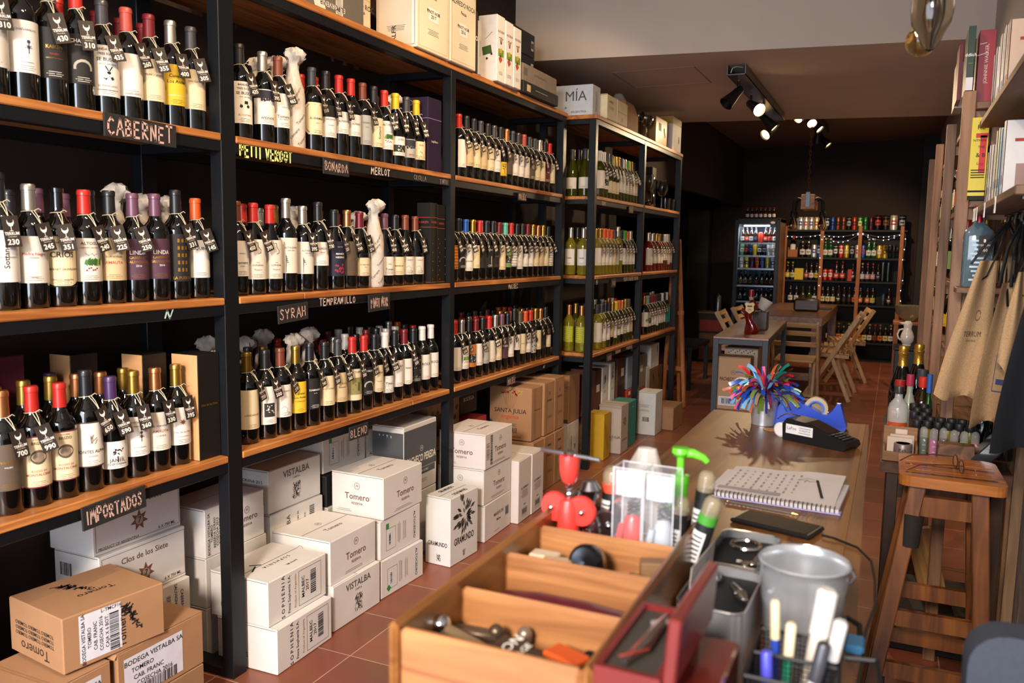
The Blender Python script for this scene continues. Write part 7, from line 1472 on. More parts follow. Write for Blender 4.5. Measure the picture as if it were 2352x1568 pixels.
for i in range(280):
    a = rn.uniform(0, 2 * PI); L = rn.uniform(.05, .115); up_ = rn.uniform(.1, 1.35); w0 = rn.uniform(.0030, .0060)
    left = math.cos(a) < -.2
    c = rn.choice(RC[:3] + RC[13:14] + RC[5:8] if left and rn.random() < .6 else RC)
    p = Vector((.026 * math.cos(a) * rn.random(), .026 * math.sin(a) * rn.random(), .088)); d = Vector((math.cos(a) * math.cos(up_), math.sin(a) * math.cos(up_), math.sin(up_)))
    dr = rn.uniform(.04, .13); pts = [p.copy()]
    for k in range(8): d = (d + Vector((0, 0, -dr * (k + 1) * .55))).normalized(); p = p + d * L / 8; pts.append(p.copy())
    m = ms.setdefault(c, MB()); tw = rn.uniform(-.8, .8); vs = []
    for k, q_ in enumerate(pts):
        dd = (pts[min(k + 1, 8)] - pts[max(k - 1, 0)]).normalized(); sd = dd.cross(Vector((0, 0, 1))); sd = sd.normalized() if sd.length > .01 else Vector((1, 0, 0)); nn = sd.cross(dd); sd = (sd * math.cos(tw + k * .12) + nn * math.sin(tw + k * .12)) * w0
        vs += [q_ - sd, q_ + sd]
    m.add(vs, [(2 * k, 2 * k + 2, 2 * k + 3, 2 * k + 1) for k in range(8)], P(c, .35, coat=.2, var=.04))
rs_ = thing('ribbon_bunch', 'big spray of many coloured curling ribbons spilling from the small bucket', 'ribbons', (-.335, 2.585, Z)); rs_['kind'] = 'stuff'
for c, m in ms.items(): o_ = m.build('ribbon_strands', rs_); o_['kind'] = 'stuff'
m = MB(); m.tube([(.022 * math.cos(a) + .004 * math.sin(2 * a), .012 * math.sin(a), .001) for a in [i * PI / 10 for i in range(20)]], .0012, 5, P('C88A4A', .5), closed=True); tag(m.build('rubber_band', loc=(-.300, 2.50, Z + .0006)), 'tan rubber band lying before the ribbon bucket', 'rubber band')
# tape dispenser
BLU = P('2146B8', .35, coat=.2)
t = thing('tape_dispenser', 'blue plastic tape dispenser behind the card terminal', 'tape dispenser', (-.30, 2.585, Z), R(-1))
prof = [(0, 0), (.195, 0), (.200, .012), (.190, .045), (.180, .080), (.172, .082), (.160, .058), (.146, .045), (.130, .043), (.118, .052), (.095, .064), (.07, .074), (.045, .080), (.02, .078), (.004, .055), (-.004, .02)]
m = MB(); m.prism([(x, -z) for x, z in prof], 0, .055, BLU, Matrix.Rotation(R(-90), 4, 'X') @ Matrix.Translation((0, 0, 0))); m.build('dispenser_body', t, smooth=False)
m = MB(); m.box(.170, .182, .004, .050, .081, .0835, CHROME); m.build('cutter_blade', t, smooth=False)
m = MB(); m.lathe([(.020, 0), (.034, 0), (.034, .019), (.020, .019), (.020, 0)], 26, P('C8B090', .2, alpha=.8, coat=.5), Matrix.Translation((.112, .038, .058)) @ Matrix.Rotation(R(90), 4, 'X')); m.build('tape_roll', t)
m = MB(); m.lathe([(.0195, -.002), (.024, -.002), (.024, .022), (.0195, .022), (.0195, -.002)], 20, P('3A66D8', .4), Matrix.Translation((.112, .038, .058)) @ Matrix.Rotation(R(90), 4, 'X')); m.build('roll_core', t)
# card terminal
t = thing('card_terminal', 'black card payment terminal with white side sticker on the counter', 'card terminal', (-.155, 2.385, Z), R(-26))
TB = P('141416', .35, coat=.2)
prof = [(-.095, 0), (.085, 0), (.095, .012), (.090, .024), (.04, .036), (-.03, .058), (-.085, .062), (-.098, .045)]
m = MB(); m.prism([(x, -z) for x, z in prof], -.036, .036, TB, Matrix.Rotation(R(-90), 4, 'X')); m.build('terminal_body', t, smooth=False)
def slope(u, v): return Vector((u, v, .036 + (.04 - u) * .022 / .07 + .0007)) if u < .04 else Vector((u, v, .024 + (.09 - u) * .012 / .05 + .0009))
m = MB(); m.surf([(-.022, -.027), (.034, -.027), (.034, .027), (-.022, .027)], [(0, 1, 2, 3)], slope, P('2A1E18', .15, coat=.6)); m.build('screen', t, smooth=False)
for r_ in range(4):
    for c_ in range(3):
        u = .046 + r_ * .0105; v = -.020 + c_ * .020; p = slope(u, v); m = MB(); m.box(-.0038, .0038, -.007, .007, 0, .0022, P('2E2E32', .5) if not (r_ == 0 and c_ == 2) else P('2E7A3A', .5), .001); m.build('key', t, loc=p, smooth=False)
m = MB(); f = lambda u, v: (u, -.0366, v); m.rect(-.045, .034, .082, .026, f, P('DCD8D4', .6)); f = lambda u, v: (u, -.0370, v); m.text('LaPos', .012, f, P('3A4A7A', .6), -.068, .036); m.text('81460714', .008, f, P('6A6A7A', .6), -.028, .034); m.rect(-.028, .027, .036, .0012, f, PRN); m.rect(-.028, .041, .036, .0012, f, PRN); m.build('side_sticker', t, smooth=False)
m = MB(); m.lathe([(0, 0), (.019, 0), (.021, .004), (.021, .03), (.016, .034), (0, .034)], 20, P('E0DCD8', .5), Matrix.Translation((-.118, 0, .020)) @ Matrix.Rotation(R(90), 4, 'X') @ Matrix.Translation((0, 0, -.017))); m.build('paper_roll', t)
m = MB(); m.tube([(-.085, .02, .062), (-.120, .02, .064), (-.132, .01, .055), (-.128, -.012, .05)], .002, 6, CHROME); m.build('wire_cover', t)
# spiral notebook
t = thing('spiral_notebook', 'spiral notebook with printed sheets on the counter', 'notebook', (-.340, 1.755, Z), R(-3))
m = MB(); m.box(0, .268, 0, .205, 0, .010, P('CFC6C4', .6), .001); m.build('page_block', t, smooth=False)
m = MB(); n = 12; vs = []
for i in range(n + 1):
    for j in (0, 1): vs.append((.012 + .245 * i / n, .012 + j * .225, .0108 + .012 * (i / n) * j + .0015 * math.sin(i * .9)))
m.add(vs, [(2 * i, 2 * i + 2, 2 * i + 3, 2 * i + 1) for i in range(n)], P('D8CCC6', .6))
f = lambda u, v: (.012 + u, .012 + v, .0118 + .012 * (u / .245) * (v / .225) + .0015 * math.sin(u / .245 * 12 * .9) + .0006)
for i in range(9): 
    for j in range(6): m.rect(.02 + .017 * i, .05 + .026 * j, .004, rn.uniform(.003, .018), f, P('A0948F', .7))
m.rect(.205, .10, .006, .12, f, INK, 12); m.rect(.07, .03, .13, .02, f, P('A89A98', .7))
for i in range(6): m.rect(.16 + .005 * i, .15 + .012 * math.sin(i * 2), .016, .0012, f, INK, 40 * i)
m.build('printed_sheet', t, smooth=False)
m = MB()
for i in range(30):
    x = .008 + i * .0087; m.tube([(x, .010, .002), (x, -.003, .003), (x, -.006, .009), (x, -.001, .015), (x, .010, .0135)], .0010, 4, P('6A6870', .3, .8))
m.build('spiral_wire', t)
m = MB(); m.box(.0, .272, -.004, .018, .0002, .0025, P('A9A6D8', .5)); m.build('blue_backing', t, smooth=False)
t = thing('ballpoint_pen', 'clear ballpoint pen with brass tip lying along the notebook', 'pen', (-.215, 1.705, Z + .0045), R(-10)); m = MB(); m.tube([(-.07, 0, 0), (.045, 0, 0), (.060, 0, 0)], .004, 8, P('6A5A50', .2, alpha=.8), rs=[.004, .004, .003]); m.build('barrel', t); m = MB(); m.tube([(.060, 0, 0), (.072, 0, 0)], .003, 8, P('C8963C', .25, .9), rs=[.003, .0008]); m.build('tip', t); m = MB(); m.sphere((-.072, 0, 0), .0042, P('C8A060', .25, .9), 6); m.build('end_cap', t)
# phone + cable
t = thing('mobile_phone', 'black mobile phone lying face up below the notebook', 'phone', (-.175, 1.612, Z), R(-16)); m = MB(); m.box(-.078, .078, -.038, .038, 0, .009, TB, .003); m.build('phone_body', t, smooth=False); m = MB(); m.box(-.07, .07, -.034, .034, .0091, .0096, P('120D0A', .5, spec=.2)); m.build('screen', t, smooth=False)
m = MB(); m.tube([(-.092, 1.588, Z + .004), (-.07, 1.580, Z + .004), (-.03, 1.55, Z + .003), (-.006, 1.49, Z + .003), (.002, 1.40, Z + .003), (.004, 1.30, Z + .003), (-.006, 1.2, Z + .003), (-.008, 1.08, Z + .003), (-.012, 1.0, Z + .004)], .0022, 6, BLK); tag(m.build('charging_cable'), 'thin black charging cable running from the phone along the counter edge', 'cable')
m = MB(); m.tube([(-.045, 1.20, Z + .006), (-.03, 1.205, Z + .016), (-.014, 1.19, Z + .014), (-.012, 1.16, Z + .006)], .004, 6, BLK); tag(m.build('cable_plug'), 'black plug end lying beside the cable', 'plug')
m = MB(); m.box(-.012, .012, -.02, .02, 0, .012, P('3A7AA8', .5), .003); tag(m.build('eraser', loc=(-.018, 1.145, Z), smooth=False), 'small blue and white eraser right of the pail', 'eraser')
# pen holder
MESH = P('121214', .5, .3)
t = thing('pen_holder', 'black wire mesh desk organiser full of pens at the counter edge', 'pen holder', (-.112, .815, Z))
def meshwall(m, a, b, z0, z1, n, k):
    a = Vector(a); b = Vector(b)
    for i in range(n + 1): p = a.lerp(b, i / n); m.tube([(p.x, p.y, z0), (p.x, p.y, z1)], .0007, 3, MESH)
    for j in range(k + 1): z_ = z0 + (z1 - z0) * j / k; m.tube([(a.x, a.y, z_), (b.x, b.y, z_)], .0007, 3, MESH)
    m.tube([(a.x, a.y, z1), (b.x, b.y, z1)], .0022, 6, MESH)
m = MB(); hh = .10
for a, b in (((0, 0), (.085, 0)), ((.085, 0), (.085, .115)), ((.085, .115), (0, .115)), ((0, .115), (0, 0)), ((0, .055), (.085, .055))): meshwall(m, a, b, .002, hh, 20, 18)
m.box(0, .085, 0, .115, 0, .003, MESH); m.build('wire_mesh', t, smooth=False)
m = MB(); 
for a, b in (((.090, 0), (.145, 0)), ((.145, 0), (.145, .075)), ((.145, .075), (.090, .075))): meshwall(m, a, b, .002, .055, 12, 8)
m.tube([(.088, .105, .09), (.120, .105, .093), (.124, .06, .09), (.124, .058, .05)], .003, 6, MESH); m.build('side_tray', t, smooth=False)
def pen(label, x, y, top, lean, body, cap, r=.0045, L=.15, name='pen', cat='pen'):
    t = thing(name, label, cat, (x, y, Z + .006)); t.rotation_euler = lean
    m = MB(); m.tube([(0, 0, 0), (0, 0, L * .72)], r, 10, P(body, .35, coat=.3)); m.build('barrel', t); m = MB(); m.tube([(0, 0, L * .70), (0, 0, L * .98), (0, 0, L)], r * 1.15, 10, P(cap, .35, coat=.3), rs=[r * 1.15, r * 1.15, r * .8]); m.build('cap', t)
pen('blue pen with cream end, farther of two in the pen holder', -.088, .895, 0, (R(-3), R(-3), 0), '2A48B0', 'E0D0A8', .0045, .142); pen('blue and green pen with cream end in the pen holder', -.080, .880, 0, (R(1), R(2), 0), '1E8A6A', 'E8D8B0', .0048, .130)
pen('thick white marker standing in the pen holder', -.063, .895, 0, (R(-2), R(7), 0), 'D8C8B8', 'E4DCD4', .0095, .165, 'marker', 'marker'); pen('black pen with white cap in the pen holder', -.050, .880, 0, (R(2), R(9), 0), '26262A', 'D8D4D0', .0062, .145)
pen('grey and white pen leaning at the near edge of the pen holder', -.064, .838, 0, (R(4), R(10), 0), 'D8D8DA', '3A3A3E', .006, .14); pen('violet capped pen low in the pen holder', -.088, .838, 0, (R(2), R(-3), 0), '7A6A9A', '4A4AC0', .005, .115)
m = MB(); m.box(-.018, .018, -.024, .024, 0, .045, P('D8B020', .5), .002); tag(m.build('sticky_pad', loc=(.000, .835, Z + .004), smooth=False), 'yellow sticky pad in the side tray of the pen holder', 'note pad')
t = thing('desk_chair', 'grey padded chair back at the lower corner behind the counter', 'chair', (.24, 1.02, 0)); FAB = P('3A3E48', .85, var=.1, scale=200, bump=.2)
m = MB(); pts = []
for cx, cy_, a0 in ((.14, .20, 0), (-.10, .20, 90), (-.10, -.20, 180), (.14, -.20, 270)):
    for k in range(6): a = R(a0 + 18 * k); pts.append((cx + .04 * math.cos(a), cy_ + .04 * math.sin(a)))
m.prism(pts, -.03, .03, FAB, Matrix.Translation((-.0, 0, .745)) @ Matrix.Rotation(R(84), 4, 'X')); m.build('backrest', t, angle=50)
m = MB(); m.box(-.13, .17, -.45, -.03, .42, .49, FAB, .02); m.build('seat', t, smooth=False)
m = MB(); m.tube([(.02, -.2, .05), (.02, -.2, .42)], .025, 12, BLACKP); m.tube([(.02, -.08, .44), (.02, .035, .50), (.02, .04, .70)], .012, 8, BLACKP); m.build('column', t)
for i in range(5): a = 2 * PI * i / 5; m = MB(); m.tube([(.02, -.2, .07), (.02 + .13 * math.cos(a), -.2 + .13 * math.sin(a), .035)], .014, 8, BLACKP); m.sphere((.02 + .13 * math.cos(a), -.2 + .13 * math.sin(a), .022), .0215, BLACKP, 6); m.build('caster_leg', t)

# ---------------------------------------------------------------- side wall: rack, bookshelves, aprons, stool
RWD = wood('6A4630', 'A67C5A', 'z', .6, .8); RWY = wood('5A3A26', '8A6244', 'y', .55, .9)
t = thing('wall_rack', 'rough timber rack of bottles along the aisle wall with four posts', 'rack', (.185, 3.10, 0))
RXB = .40 - .185; UY = (3.12, 4.10, 5.20, 6.30); UH = (1.925, 1.955, 2.00, 2.03)
for y, h in zip(UY, UH):
    m = MB(); m.box(-.016, .022, y - 3.10 - .012, y - 3.10 + .028, 0, h, RWD, .002); m.build('front_post', t, smooth=False)
    m = MB(); m.box(RXB - .02, RXB, y - 3.10 - .012, y - 3.10 + .028, 0, h, RWD, .002); m.build('rear_post', t, smooth=False)
RZ = (.74, 1.02, 1.29, 1.575, 1.885)
for z in RZ:
    m = MB(); m.box(.022, RXB - .021, -.02, 3.26, z - .022, z, RWY, .002); m.build('shelf_board', t, smooth=False)
    for y in UY:
        m = MB(); m.box(.0222, RXB - .0202, y - 3.10 - .0, y - 3.10 + .016, z - .06, z - .023, RWD); m.build('cross_rail', t, smooth=False)
def rack_y(px, z, X=.24):
    lo, hi = 2.6, 9
    for _ in range(40):
        mm = (lo + hi) / 2; d = Vector((X, mm, z)) - CAM
        if 1176 + FPX * d.dot(rt) / d.dot(fw) > px: lo = mm
        else: hi = mm
    return (lo + hi) / 2
# bottles stand behind the posts in every gap
rn = random.Random(21)
kinds = [('dark', 'R', 'white'), ('amber', 'G', 'cream'), ('clear', 'R', 'red'), ('dark', 'K', 'orange'), ('green', 'S', 'white'), ('amber', 'O', 'yellow'), ('dark', 'M', 'teal'), ('clear', 'L', 'white'), ('amber', 'K', 'orange'), ('dark', 'G', 'green')]
for li, z in enumerate(RZ[1:4]):
    for bi, (ya, yb) in enumerate(((3.20, 4.05), (4.18, 5.12), (5.28, 6.22))):
        n_ = 7 if bi == 0 else 8
        for i in range(n_):
            g_, c_, p_ = rn.choice(kinds); y = ya + (yb - ya) * (i + .5) / n_
            key = ('rk', p_); 
            if key not in MC: MC[key] = label_mesh('bx', p_, '', 'k', 'scr' if p_ == 'white' else '', (.05, .15), 60)
            bottle(.27 + rn.uniform(-.01, .01), y, z + .0005, c_, g_, rn.choice(('bx', 'lb')) if 0 else 'bx', MC[key], '?' if i % 3 == 0 else None, f"{CAPS[c_][1]} capped {g_.replace('dark','black')} spirit bottle, {ORD[i]} in {('near', 'middle', 'far')[bi]} gap, {('lower', 'middle', 'upper')[li]} rack shelf", f'spirit bottles on the wall rack, {("lower", "middle", "upper")[li]} shelf', 180 + rn.uniform(-30, 50), .84 if z > 1.2 and z < 1.5 else .80, 'bottle', 'spirit_bottle', 16)
# big square gin bottle
t = thing('square_gin_bottle', 'large pale blue square bottle with red cap behind the aprons', 'bottle', (.235, 3.02, 1.30))
GB = P('A8C8D8', .06, trans=.75, coat=.8, ior=1.3, var=.1); m = MB(); m.lathe([(0, 0), (.040, 0), (.043, .005), (.043, .16), (.040, .175), (.020, .195), (.015, .205), (.015, .235), (0, .235)], 24, GB, None, 0, 2 * PI, 5); m.build('glass_body', t, angle=50)
m = MB(); m.lathe([(.017, .20), (.018, .25), (.016, .254), (0, .255)], 18, P('9A1420', .3, .4)); m.build('red_cap', t)
m = MB(); f = lambda u, v: (u, -.0438, v)
for i in range(10): m.rect(0, .145 - .0135 * i, .045 - .01 * (i % 3), .006, f, P('C8DCE8', .2))
m.build('embossed_panel', t, smooth=False)
m = MB(); m.box(-.08, .14, -.06, .075, 0, .018, RWY, .002); tag(m.build('wall_ledge', loc=(.26, 3.015, 1.281), smooth=False), 'short wooden ledge carrying the pale blue square bottle', 'ledge')
# books
def book(label, x, y, z, th, h, d, col, rot=0, lean=0, text=None, tcol=None, tsz=.016, deco=None, page='D8CCB0', tfn='V'):
    """spine faces the camera (-Y); th along X"""
    t = thing('book', label, 'book', (x, y, z)); t.rotation_euler = (0, R(lean), R(rot))
    cm = P(col, .4, coat=.2); m = MB(); m.box(0, .002, 0, d, 0, h, cm); m.box(th - .002, th, 0, d, 0, h, cm); m.box(0, th, -.002, .001, 0, h, cm, .0008)
    f = lambda u, v: (u, -.0027, v)
    if deco: deco(m, f, th, h)
    if text: m.text(text, tsz, f, tcol or PAPERW, th / 2, h * .55, 90 if tfn == 'V' else 0, bold=.01)
    m.build('cover', t, smooth=False); m = MB(); m.box(.0022, th - .0022, .0012, d - .003, .002, h - .002, P(page, .8, var=.1, scale=200)); m.build('pages', t, smooth=False); return t
TR = RZ[4] + .001
book('dark green hardback with white lower sticker on the rack top', .172, 3.109, 1.9262, .020, .200, .15, '16321E', text='ddlich', tfn='H', tsz=.014, deco=lambda m, f, th, h: (m.rect(th / 2, .02, th, .04, f, P('D8D0D4', .6)), m.rect(th / 2, h * .42, th * .6, .001, f, GOLD)))
book('thick red book with pale lettering standing beside the green one', .206, 3.155, TR, .047, .235, .13, '96222A', text='JOHNNIE WALKER.', tcol=P('D8B8A8', .6), tsz=.0145, deco=lambda m, f, th, h: (m.rect(.012, h * .82, .02, .002, f, PAPERW, 10), m.rect(.012, h * .68, .03, .002, f, PAPERW, 15)))
book('slim maroon book behind the green hardback', .168, 3.50, 1.96 - .001, .012, .20, .15, '7A1A1C'); book('cream jacketed book behind the maroon one', .17, 3.68, 1.96 - .001, .03, .17, .15, 'CFC4B8'); 
def repeal(m, f, th, h):
    m.text('RE', .021, f, INK, th * .55, h * .88); m.rect(th * .62, h * .78, th * .7, .014, f, P('C81E22', .5)); m.rect(th * .72, h * .55, th * .38, h * .46, f, P('C81E22', .5))
    f2 = lambda u, v: (u, -.0034, v); m.text('NTMEN', .0105, f2, INK, th * .5, h * .72); m.text('THE', .0105, f2, INK, th * .62, h * .64); m.text('& B', .018, f2, INK, th * .6, h * .54); m.text('Loy', .013, f2, P('7A1418', .6), th * .6, h * .44)
    for i in range(4): m.rect(th * .5, h * (.36 - .03 * i), th * .8, .003, f2, INK)
    m.rect(th / 2, h * .10, th, .006, f, INK); m.rect(th / 2, h * .02, th, h * .05, f, INK)
book('thick yellow and red spined book on the upper rack shelf', .197, 3.06, 1.5765, .048, .256, .035, 'D8C01E', deco=repeal)
# wall bookshelves
for nm, z, y0, y1, lab in (('upper', 1.815, 2.0, 3.03, 'upper wooden bookshelf board fixed to the wall near the ceiling corner'), ('lower', 1.545, 2.0, 3.00, 'lower wooden bookshelf board with paper tags along its edge')):
    t = thing('wall_shelf', lab, 'shelf', (.215, y0, z - .02)); m = MB(); m.box(0, .204, 0, y1 - y0, 0, .02, RWY, .002); m.build('shelf_board', t, smooth=False)
    m = MB(); m.box(.19, .204, .05, .08, -.10, -.0005, IRON); m.box(.02, .19, .05, .08, -.006, -.0005, IRON); m.build('bracket', t, smooth=False)
    if nm == 'lower':
        m = MB(); m.box(.035, .105, 1.02, 1.04, .0205, .288, RWD, .002); m.build('end_board', t, smooth=False)
        for i, yy in enumerate((.35, .62, .86, .93, .97)): m = MB(); m.box(-.0025, -.0005, yy, yy + .022, -.022, .018, PAPERW); m.rect(.011, 0, .008, .02, lambda u, v: (-.003, yy + u, v), P('8A7A6A', .6)); m.build('price_card', t, smooth=False)
def bookset(z, items, desc):
    for i, (y, th, h, d, c, de) in enumerate(items):
        t = thing('book', f'{de}, {ORD[i]} from the aisle end of the {desc}', 'book', (.240, y, z)); m = MB(); cm = P(c, .4, coat=.2)
        m.box(0, d, 0, .002, 0, h, cm); m.box(0, d, th - .002, th, 0, h, cm); m.box(-.001, .002, 0, th, 0, h, cm); f = lambda u, v: (-.0016, u, v)
        m.rect(th / 2, h * .25, th * .8, h * .12, f, P(('A8482A', '3E8A4A', '8A6A9A', '3A6AA8')[i % 4], .5)); m.text('Relatos', .012, f, P('A87A7A', .6), th / 2, h * .62, 90); m.rect(th / 2, h * .78, .0012, h * .2, f, INKR)
        f = lambda u, v: (.004 + u, -.0006, v); m.rect(d * .45, h * .3, d * .5, h * .3, f, P(('6A3A1C', 'C8B040', '9A7A6A', 'A8C0A0')[i % 4], .5)); m.rect(d * .45, h * .75, d * .6, h * .04, f, INKR)
        m.build('cover', t, smooth=False); m = MB(); m.box(.0022, d - .002, .0022, th - .0022, .002, h - .002, P('D8CCB8', .8)); m.build('pages', t, smooth=False)
bookset(1.816, [(2.98, .026, .19, .12, 'D8CCC0', 'white spined paperback'), (2.92, .03, .20, .12, 'DCD0C8', 'white spined book with rust corner'), (2.80, .04, .21, .13, 'E0D4C8', 'broad white spined book'), (2.70, .045, .21, .13, 'D8CCC4', 'pale book'), (2.60, .05, .2, .13, 'C8A890', 'tan book')], 'upper wall board')
bookset(1.546, [(2.945, .02, .165, .12, 'C8BC90', 'pale yellow paperback'), (2.88, .032, .18, .12, 'E0D8CC', 'white book with green patch'), (2.80, .014, .17, .12, 'D0B8A8', 'thin pinkish book'), (2.72, .018, .20, .12, 'DCD4B0', 'white and yellow spined book'), (2.66, .018, .20, .12, 'D8D8C0', 'white striped spined book'), (2.60, .02, .19, .12, '9AB0C0', 'blue tinted book'), (2.52, .03, .2, .12, 'D8D0C8', 'thick white book')], 'lower wall board')
m = MB(); m.box(0, .012, 0, .1, 0, .21, P('A8281E', .4, coat=.2), .001); f = lambda u, v: (.012 + .0007, u, v); [m.rect(.03 + .02 * (i % 3), .05 + .02 * i, .018, .008, lambda u, v: (-.0007, u, v), P(('2A1E1A', 'C87A3A')[i % 2], .5), 30 * i) for i in range(6)]
o_ = m.build('book', loc=(.262, 3.012, TR + 0), smooth=False); o_.rotation_euler = (0, R(16), R(-3)); o_.location = (.262, 2.975, 1.888) if 0 else (.268, 3.10, TR); tag(o_, 'red and black patterned book leaning against the thick red book', 'book')
# hook board and aprons
t = thing('hook_board', 'wooden board with curved dark brass coat hooks on the wall', 'coat hooks', (.40, 2.35, 1.42))
m = MB(); m.box(0, .019, 0, .62, 0, .10, RWY, .003); m.build('board', t, smooth=False)
HB = P('3E3A34', .3, .85)
HY = (.06, .20, .34, .50)
for yy in HY:
    m = MB(); m.tube([(0, yy, .04), (-.05, yy, .035), (-.09, yy, .045), (-.105, yy, .075), (-.102, yy, .095)], .0065, 8, HB); m.lathe([(0, 0), (.013, .0), (.014, .004), (0, .008)], 14, HB, Matrix.Translation((-.102, yy, .094))); m.lathe([(0, 0), (.014, 0), (.014, .003), (0, .004)], 12, HB, Matrix.Translation((0, yy, .04)) @ Matrix.Rotation(R(-90), 4, 'Y')); m.build('coat_hook', t)
JUTE = P('B59168', .95, var=.14, scale=260, bump=.8); JUTE2 = P('A5825C', .95, var=.14, scale=260, bump=.8); STRAP = P('0E0E10', .6)
def apron(label, x0, x1, y, z0, z1, seed, mat, printfn=None, skew=0, fold=.018, depth=.05, name='apron', cat='apron', y1=None):
    """hanging cloth from (x0..x1) at the hem, gathered to the hook at the top"""
    t = thing(name, label, cat, ((x0 + x1) / 2, y, z0)); rn = random.Random(seed); nu, nv = 22, 18; W = x1 - x0; H = z1 - z0
    def S(u, v, off=0):   # u 0..1 across, v 0..1 up
        wv = W * (1 - .62 * v ** 1.4); xx = (u - .5) * wv + skew * v
        yy = depth * (u - .5) + fold * math.sin(u * 9 + seed) * (1 - .3 * v) + .01 * math.sin(v * 5 + u * 4)
        return Vector((xx, yy - off, v * H + (.012 * math.sin(u * 7 + seed) if v < .03 else 0) - .02 * (u if v < .03 else 0)))
    m = MB(); vs = [S(i / nu, j / nv) for j in range(nv + 1) for i in range(nu + 1)]; vs += [p + Vector((0, .004, 0)) for p in vs]; K = (nu + 1) * (nv + 1); fs = []
    for j in range(nv):
        for i in range(nu): a = j * (nu + 1) + i; q_ = (a, a + 1, a + nu + 2, a + nu + 1); fs.append(q_); fs.append(tuple(K + k for k in reversed(q_)))
    for j in range(nv):
        for i in (0, nu): a = j * (nu + 1) + i; fs.append((a, a + nu + 1, K + a + nu + 1, K + a))
    for i in range(nu): fs.append((i, K + i, K + i + 1, i + 1)); a = nv * (nu + 1) + i; fs.append((a, a + 1, K + a + 1, K + a))
    m.add(vs, fs, mat); m.build('cloth', t, angle=80)
    if printfn: m = MB(); printfn(m, lambda u, v: S(u, v, .0022)); m.build('printed_mark', t, smooth=False)
    return t, S
def pr1(m, f):
    m.text('TERRUM', .16, lambda u, v: f(.5 + u * .75, .46 + v * .35), P('4A3626', .9), 0, 0); m.text('VINOTECA', .05, lambda u, v: f(.5 + u * 1.0, .41 + v * .4), P('4A3626', .9))
    for i in range(14): a = 2 * PI * i / 14; m.rect(.07 * math.cos(a), .035 * math.sin(a), .03, .006, lambda u, v: f(.55 + u, .60 + v), P('4A3626', .9), math.degrees(a) + 90)
def pr2(m, f):
    c = P('3A3E66', .9)
    for u, v, w2, h2 in ((0, .13, .30, .008), (0, -.13, .30, .008), (-.15, 0, .012, .26), (.15, 0, .012, .26), (.0, .05, .08, .03), (-.02, -.06, .16, .04)): m.rect(u, v, w2, h2, lambda a, b: f(.5 + a, .36 + b), c)
apron('wide jute apron flaring nearest the timber rack', .128, .258, 2.78, .985, 1.385, 3, JUTE, pr1, .055, .012)
apron('long jute apron with a stamped blue frame in front', .205, .335, 2.52, .955, 1.33, 5, JUTE2, pr2, .01, .014)
apron('short folded jute pouch hanging over the aprons', .250, .318, 2.44, 1.12, 1.36, 8, JUTE, None, .01, .010)
apron('jute apron with faded lettering hanging close to the wall', .30, .38, 2.50, .98, 1.33, 11, JUTE2, pr2, .0, .012, depth=.03)
apron('pale striped apron edge at the wall', .335, .405, 2.62, 1.0, 1.35, 14, P('A89A6A', .95, var=.2, scale=200), None, 0, .012, depth=.02)
t_, S_ = apron('black apron hanging last at the wall, nearest the camera', .238, .400, 2.33, .93, 1.46, 17, P('101014', .9, var=.1, scale=200), None, .03, .010, depth=.03)
for i, (a, b, c) in enumerate((((.30, 2.84, 1.50), (.25, 2.80, 1.44), (.215, 2.775, 1.375)), ((.30, 2.55, 1.50), (.275, 2.54, 1.42), (.262, 2.50, 1.32)), ((.30, 2.69, 1.50), (.30, 2.60, 1.43), (.29, 2.47, 1.35)), ((.30, 2.41, 1.51), (.33, 2.42, 1.45), (.345, 2.49, 1.33)))):
    m = MB(); p0, p1, p2 = Vector(a), Vector(b), Vector(c)
    for s in (-.008, .010): m.tube([p0 + Vector((0, 0, .0)), p1 + Vector((s, s, 0)), p2 + Vector((s * 1.5, 0, 0))], .0045, 4, STRAP)
    m.tube([p0, p1 + Vector((.02, -.01, -.03)), p1 + Vector((-.004, -.012, -.10)), p2 + Vector((.01, -.01, -.05))], .003, 4, STRAP)
    tag(m.build('apron_strap'), f'black apron strap looped over the coat hook, {ORD[i]} of four', 'strap', 'black apron straps')
m = MB(); m.box(-.016, .016, -.001, .001, -.03, .03, TAGCARD, .0005); f = lambda u, v: (u, -.0016, v); m.text('TERRUM', .008, f, TAGINK, 0, .0); m.text('560', .012, f, TAGINK, 0, -.015); m.rect(0, .014, .006, .010, f, TAGINK)
tag(m.build('price_card', loc=(.246, 2.93, 1.43), smooth=False), 'black price card hanging among the apron straps, numbered 560', 'price card')

# low table with bottles and tubes
t = thing('low_table', 'dark wooden side table crowded with bottles behind the stool', 'table', (-.005, 2.80, 0))
m = MB(); m.prism([(0, 0), (.36, 0), (.36, .285), (.165, .285), (.165, .86), (0, .86)], .722, .752, wood('2E1A0E', '5A3820', 'y', .4)); m.build('tabletop', t, smooth=False)
for xx, ys_ in ((.02, (.02, .80)), (.31, (.02, .24)), (.12, (.80,))):
    for yy in ys_: m = MB(); m.box(xx, xx + .035, yy, yy + .035, 0, .722, wood('2E1A0E', '4A2C18', 'z', .5), .002); m.build('leg', t, smooth=False)
m = MB(); m.box(.04, .33, .03, .05, .64, .72, wood('2E1A0E', '4A2C18', 'x', .5)); m.build('apron_rail', t, smooth=False)
TZ = .753
t = thing('card_box', 'open wooden box with papers and a white sticker on the low table', 'box', (.0, 2.83, TZ))
BX = wood('6A4426', '9A6E44', 'x', .5)
for a in ((0, .10, .115, .123, 0, .09), (0, .10, 0, .008, 0, .03), (0, .007, .008, .115, 0, .03), (.093, .10, .008, .115, 0, .05), (.007, .093, .008, .115, 0, .006)): m = MB(); m.box(*a, BX, .001); m.build('board', t, smooth=False)
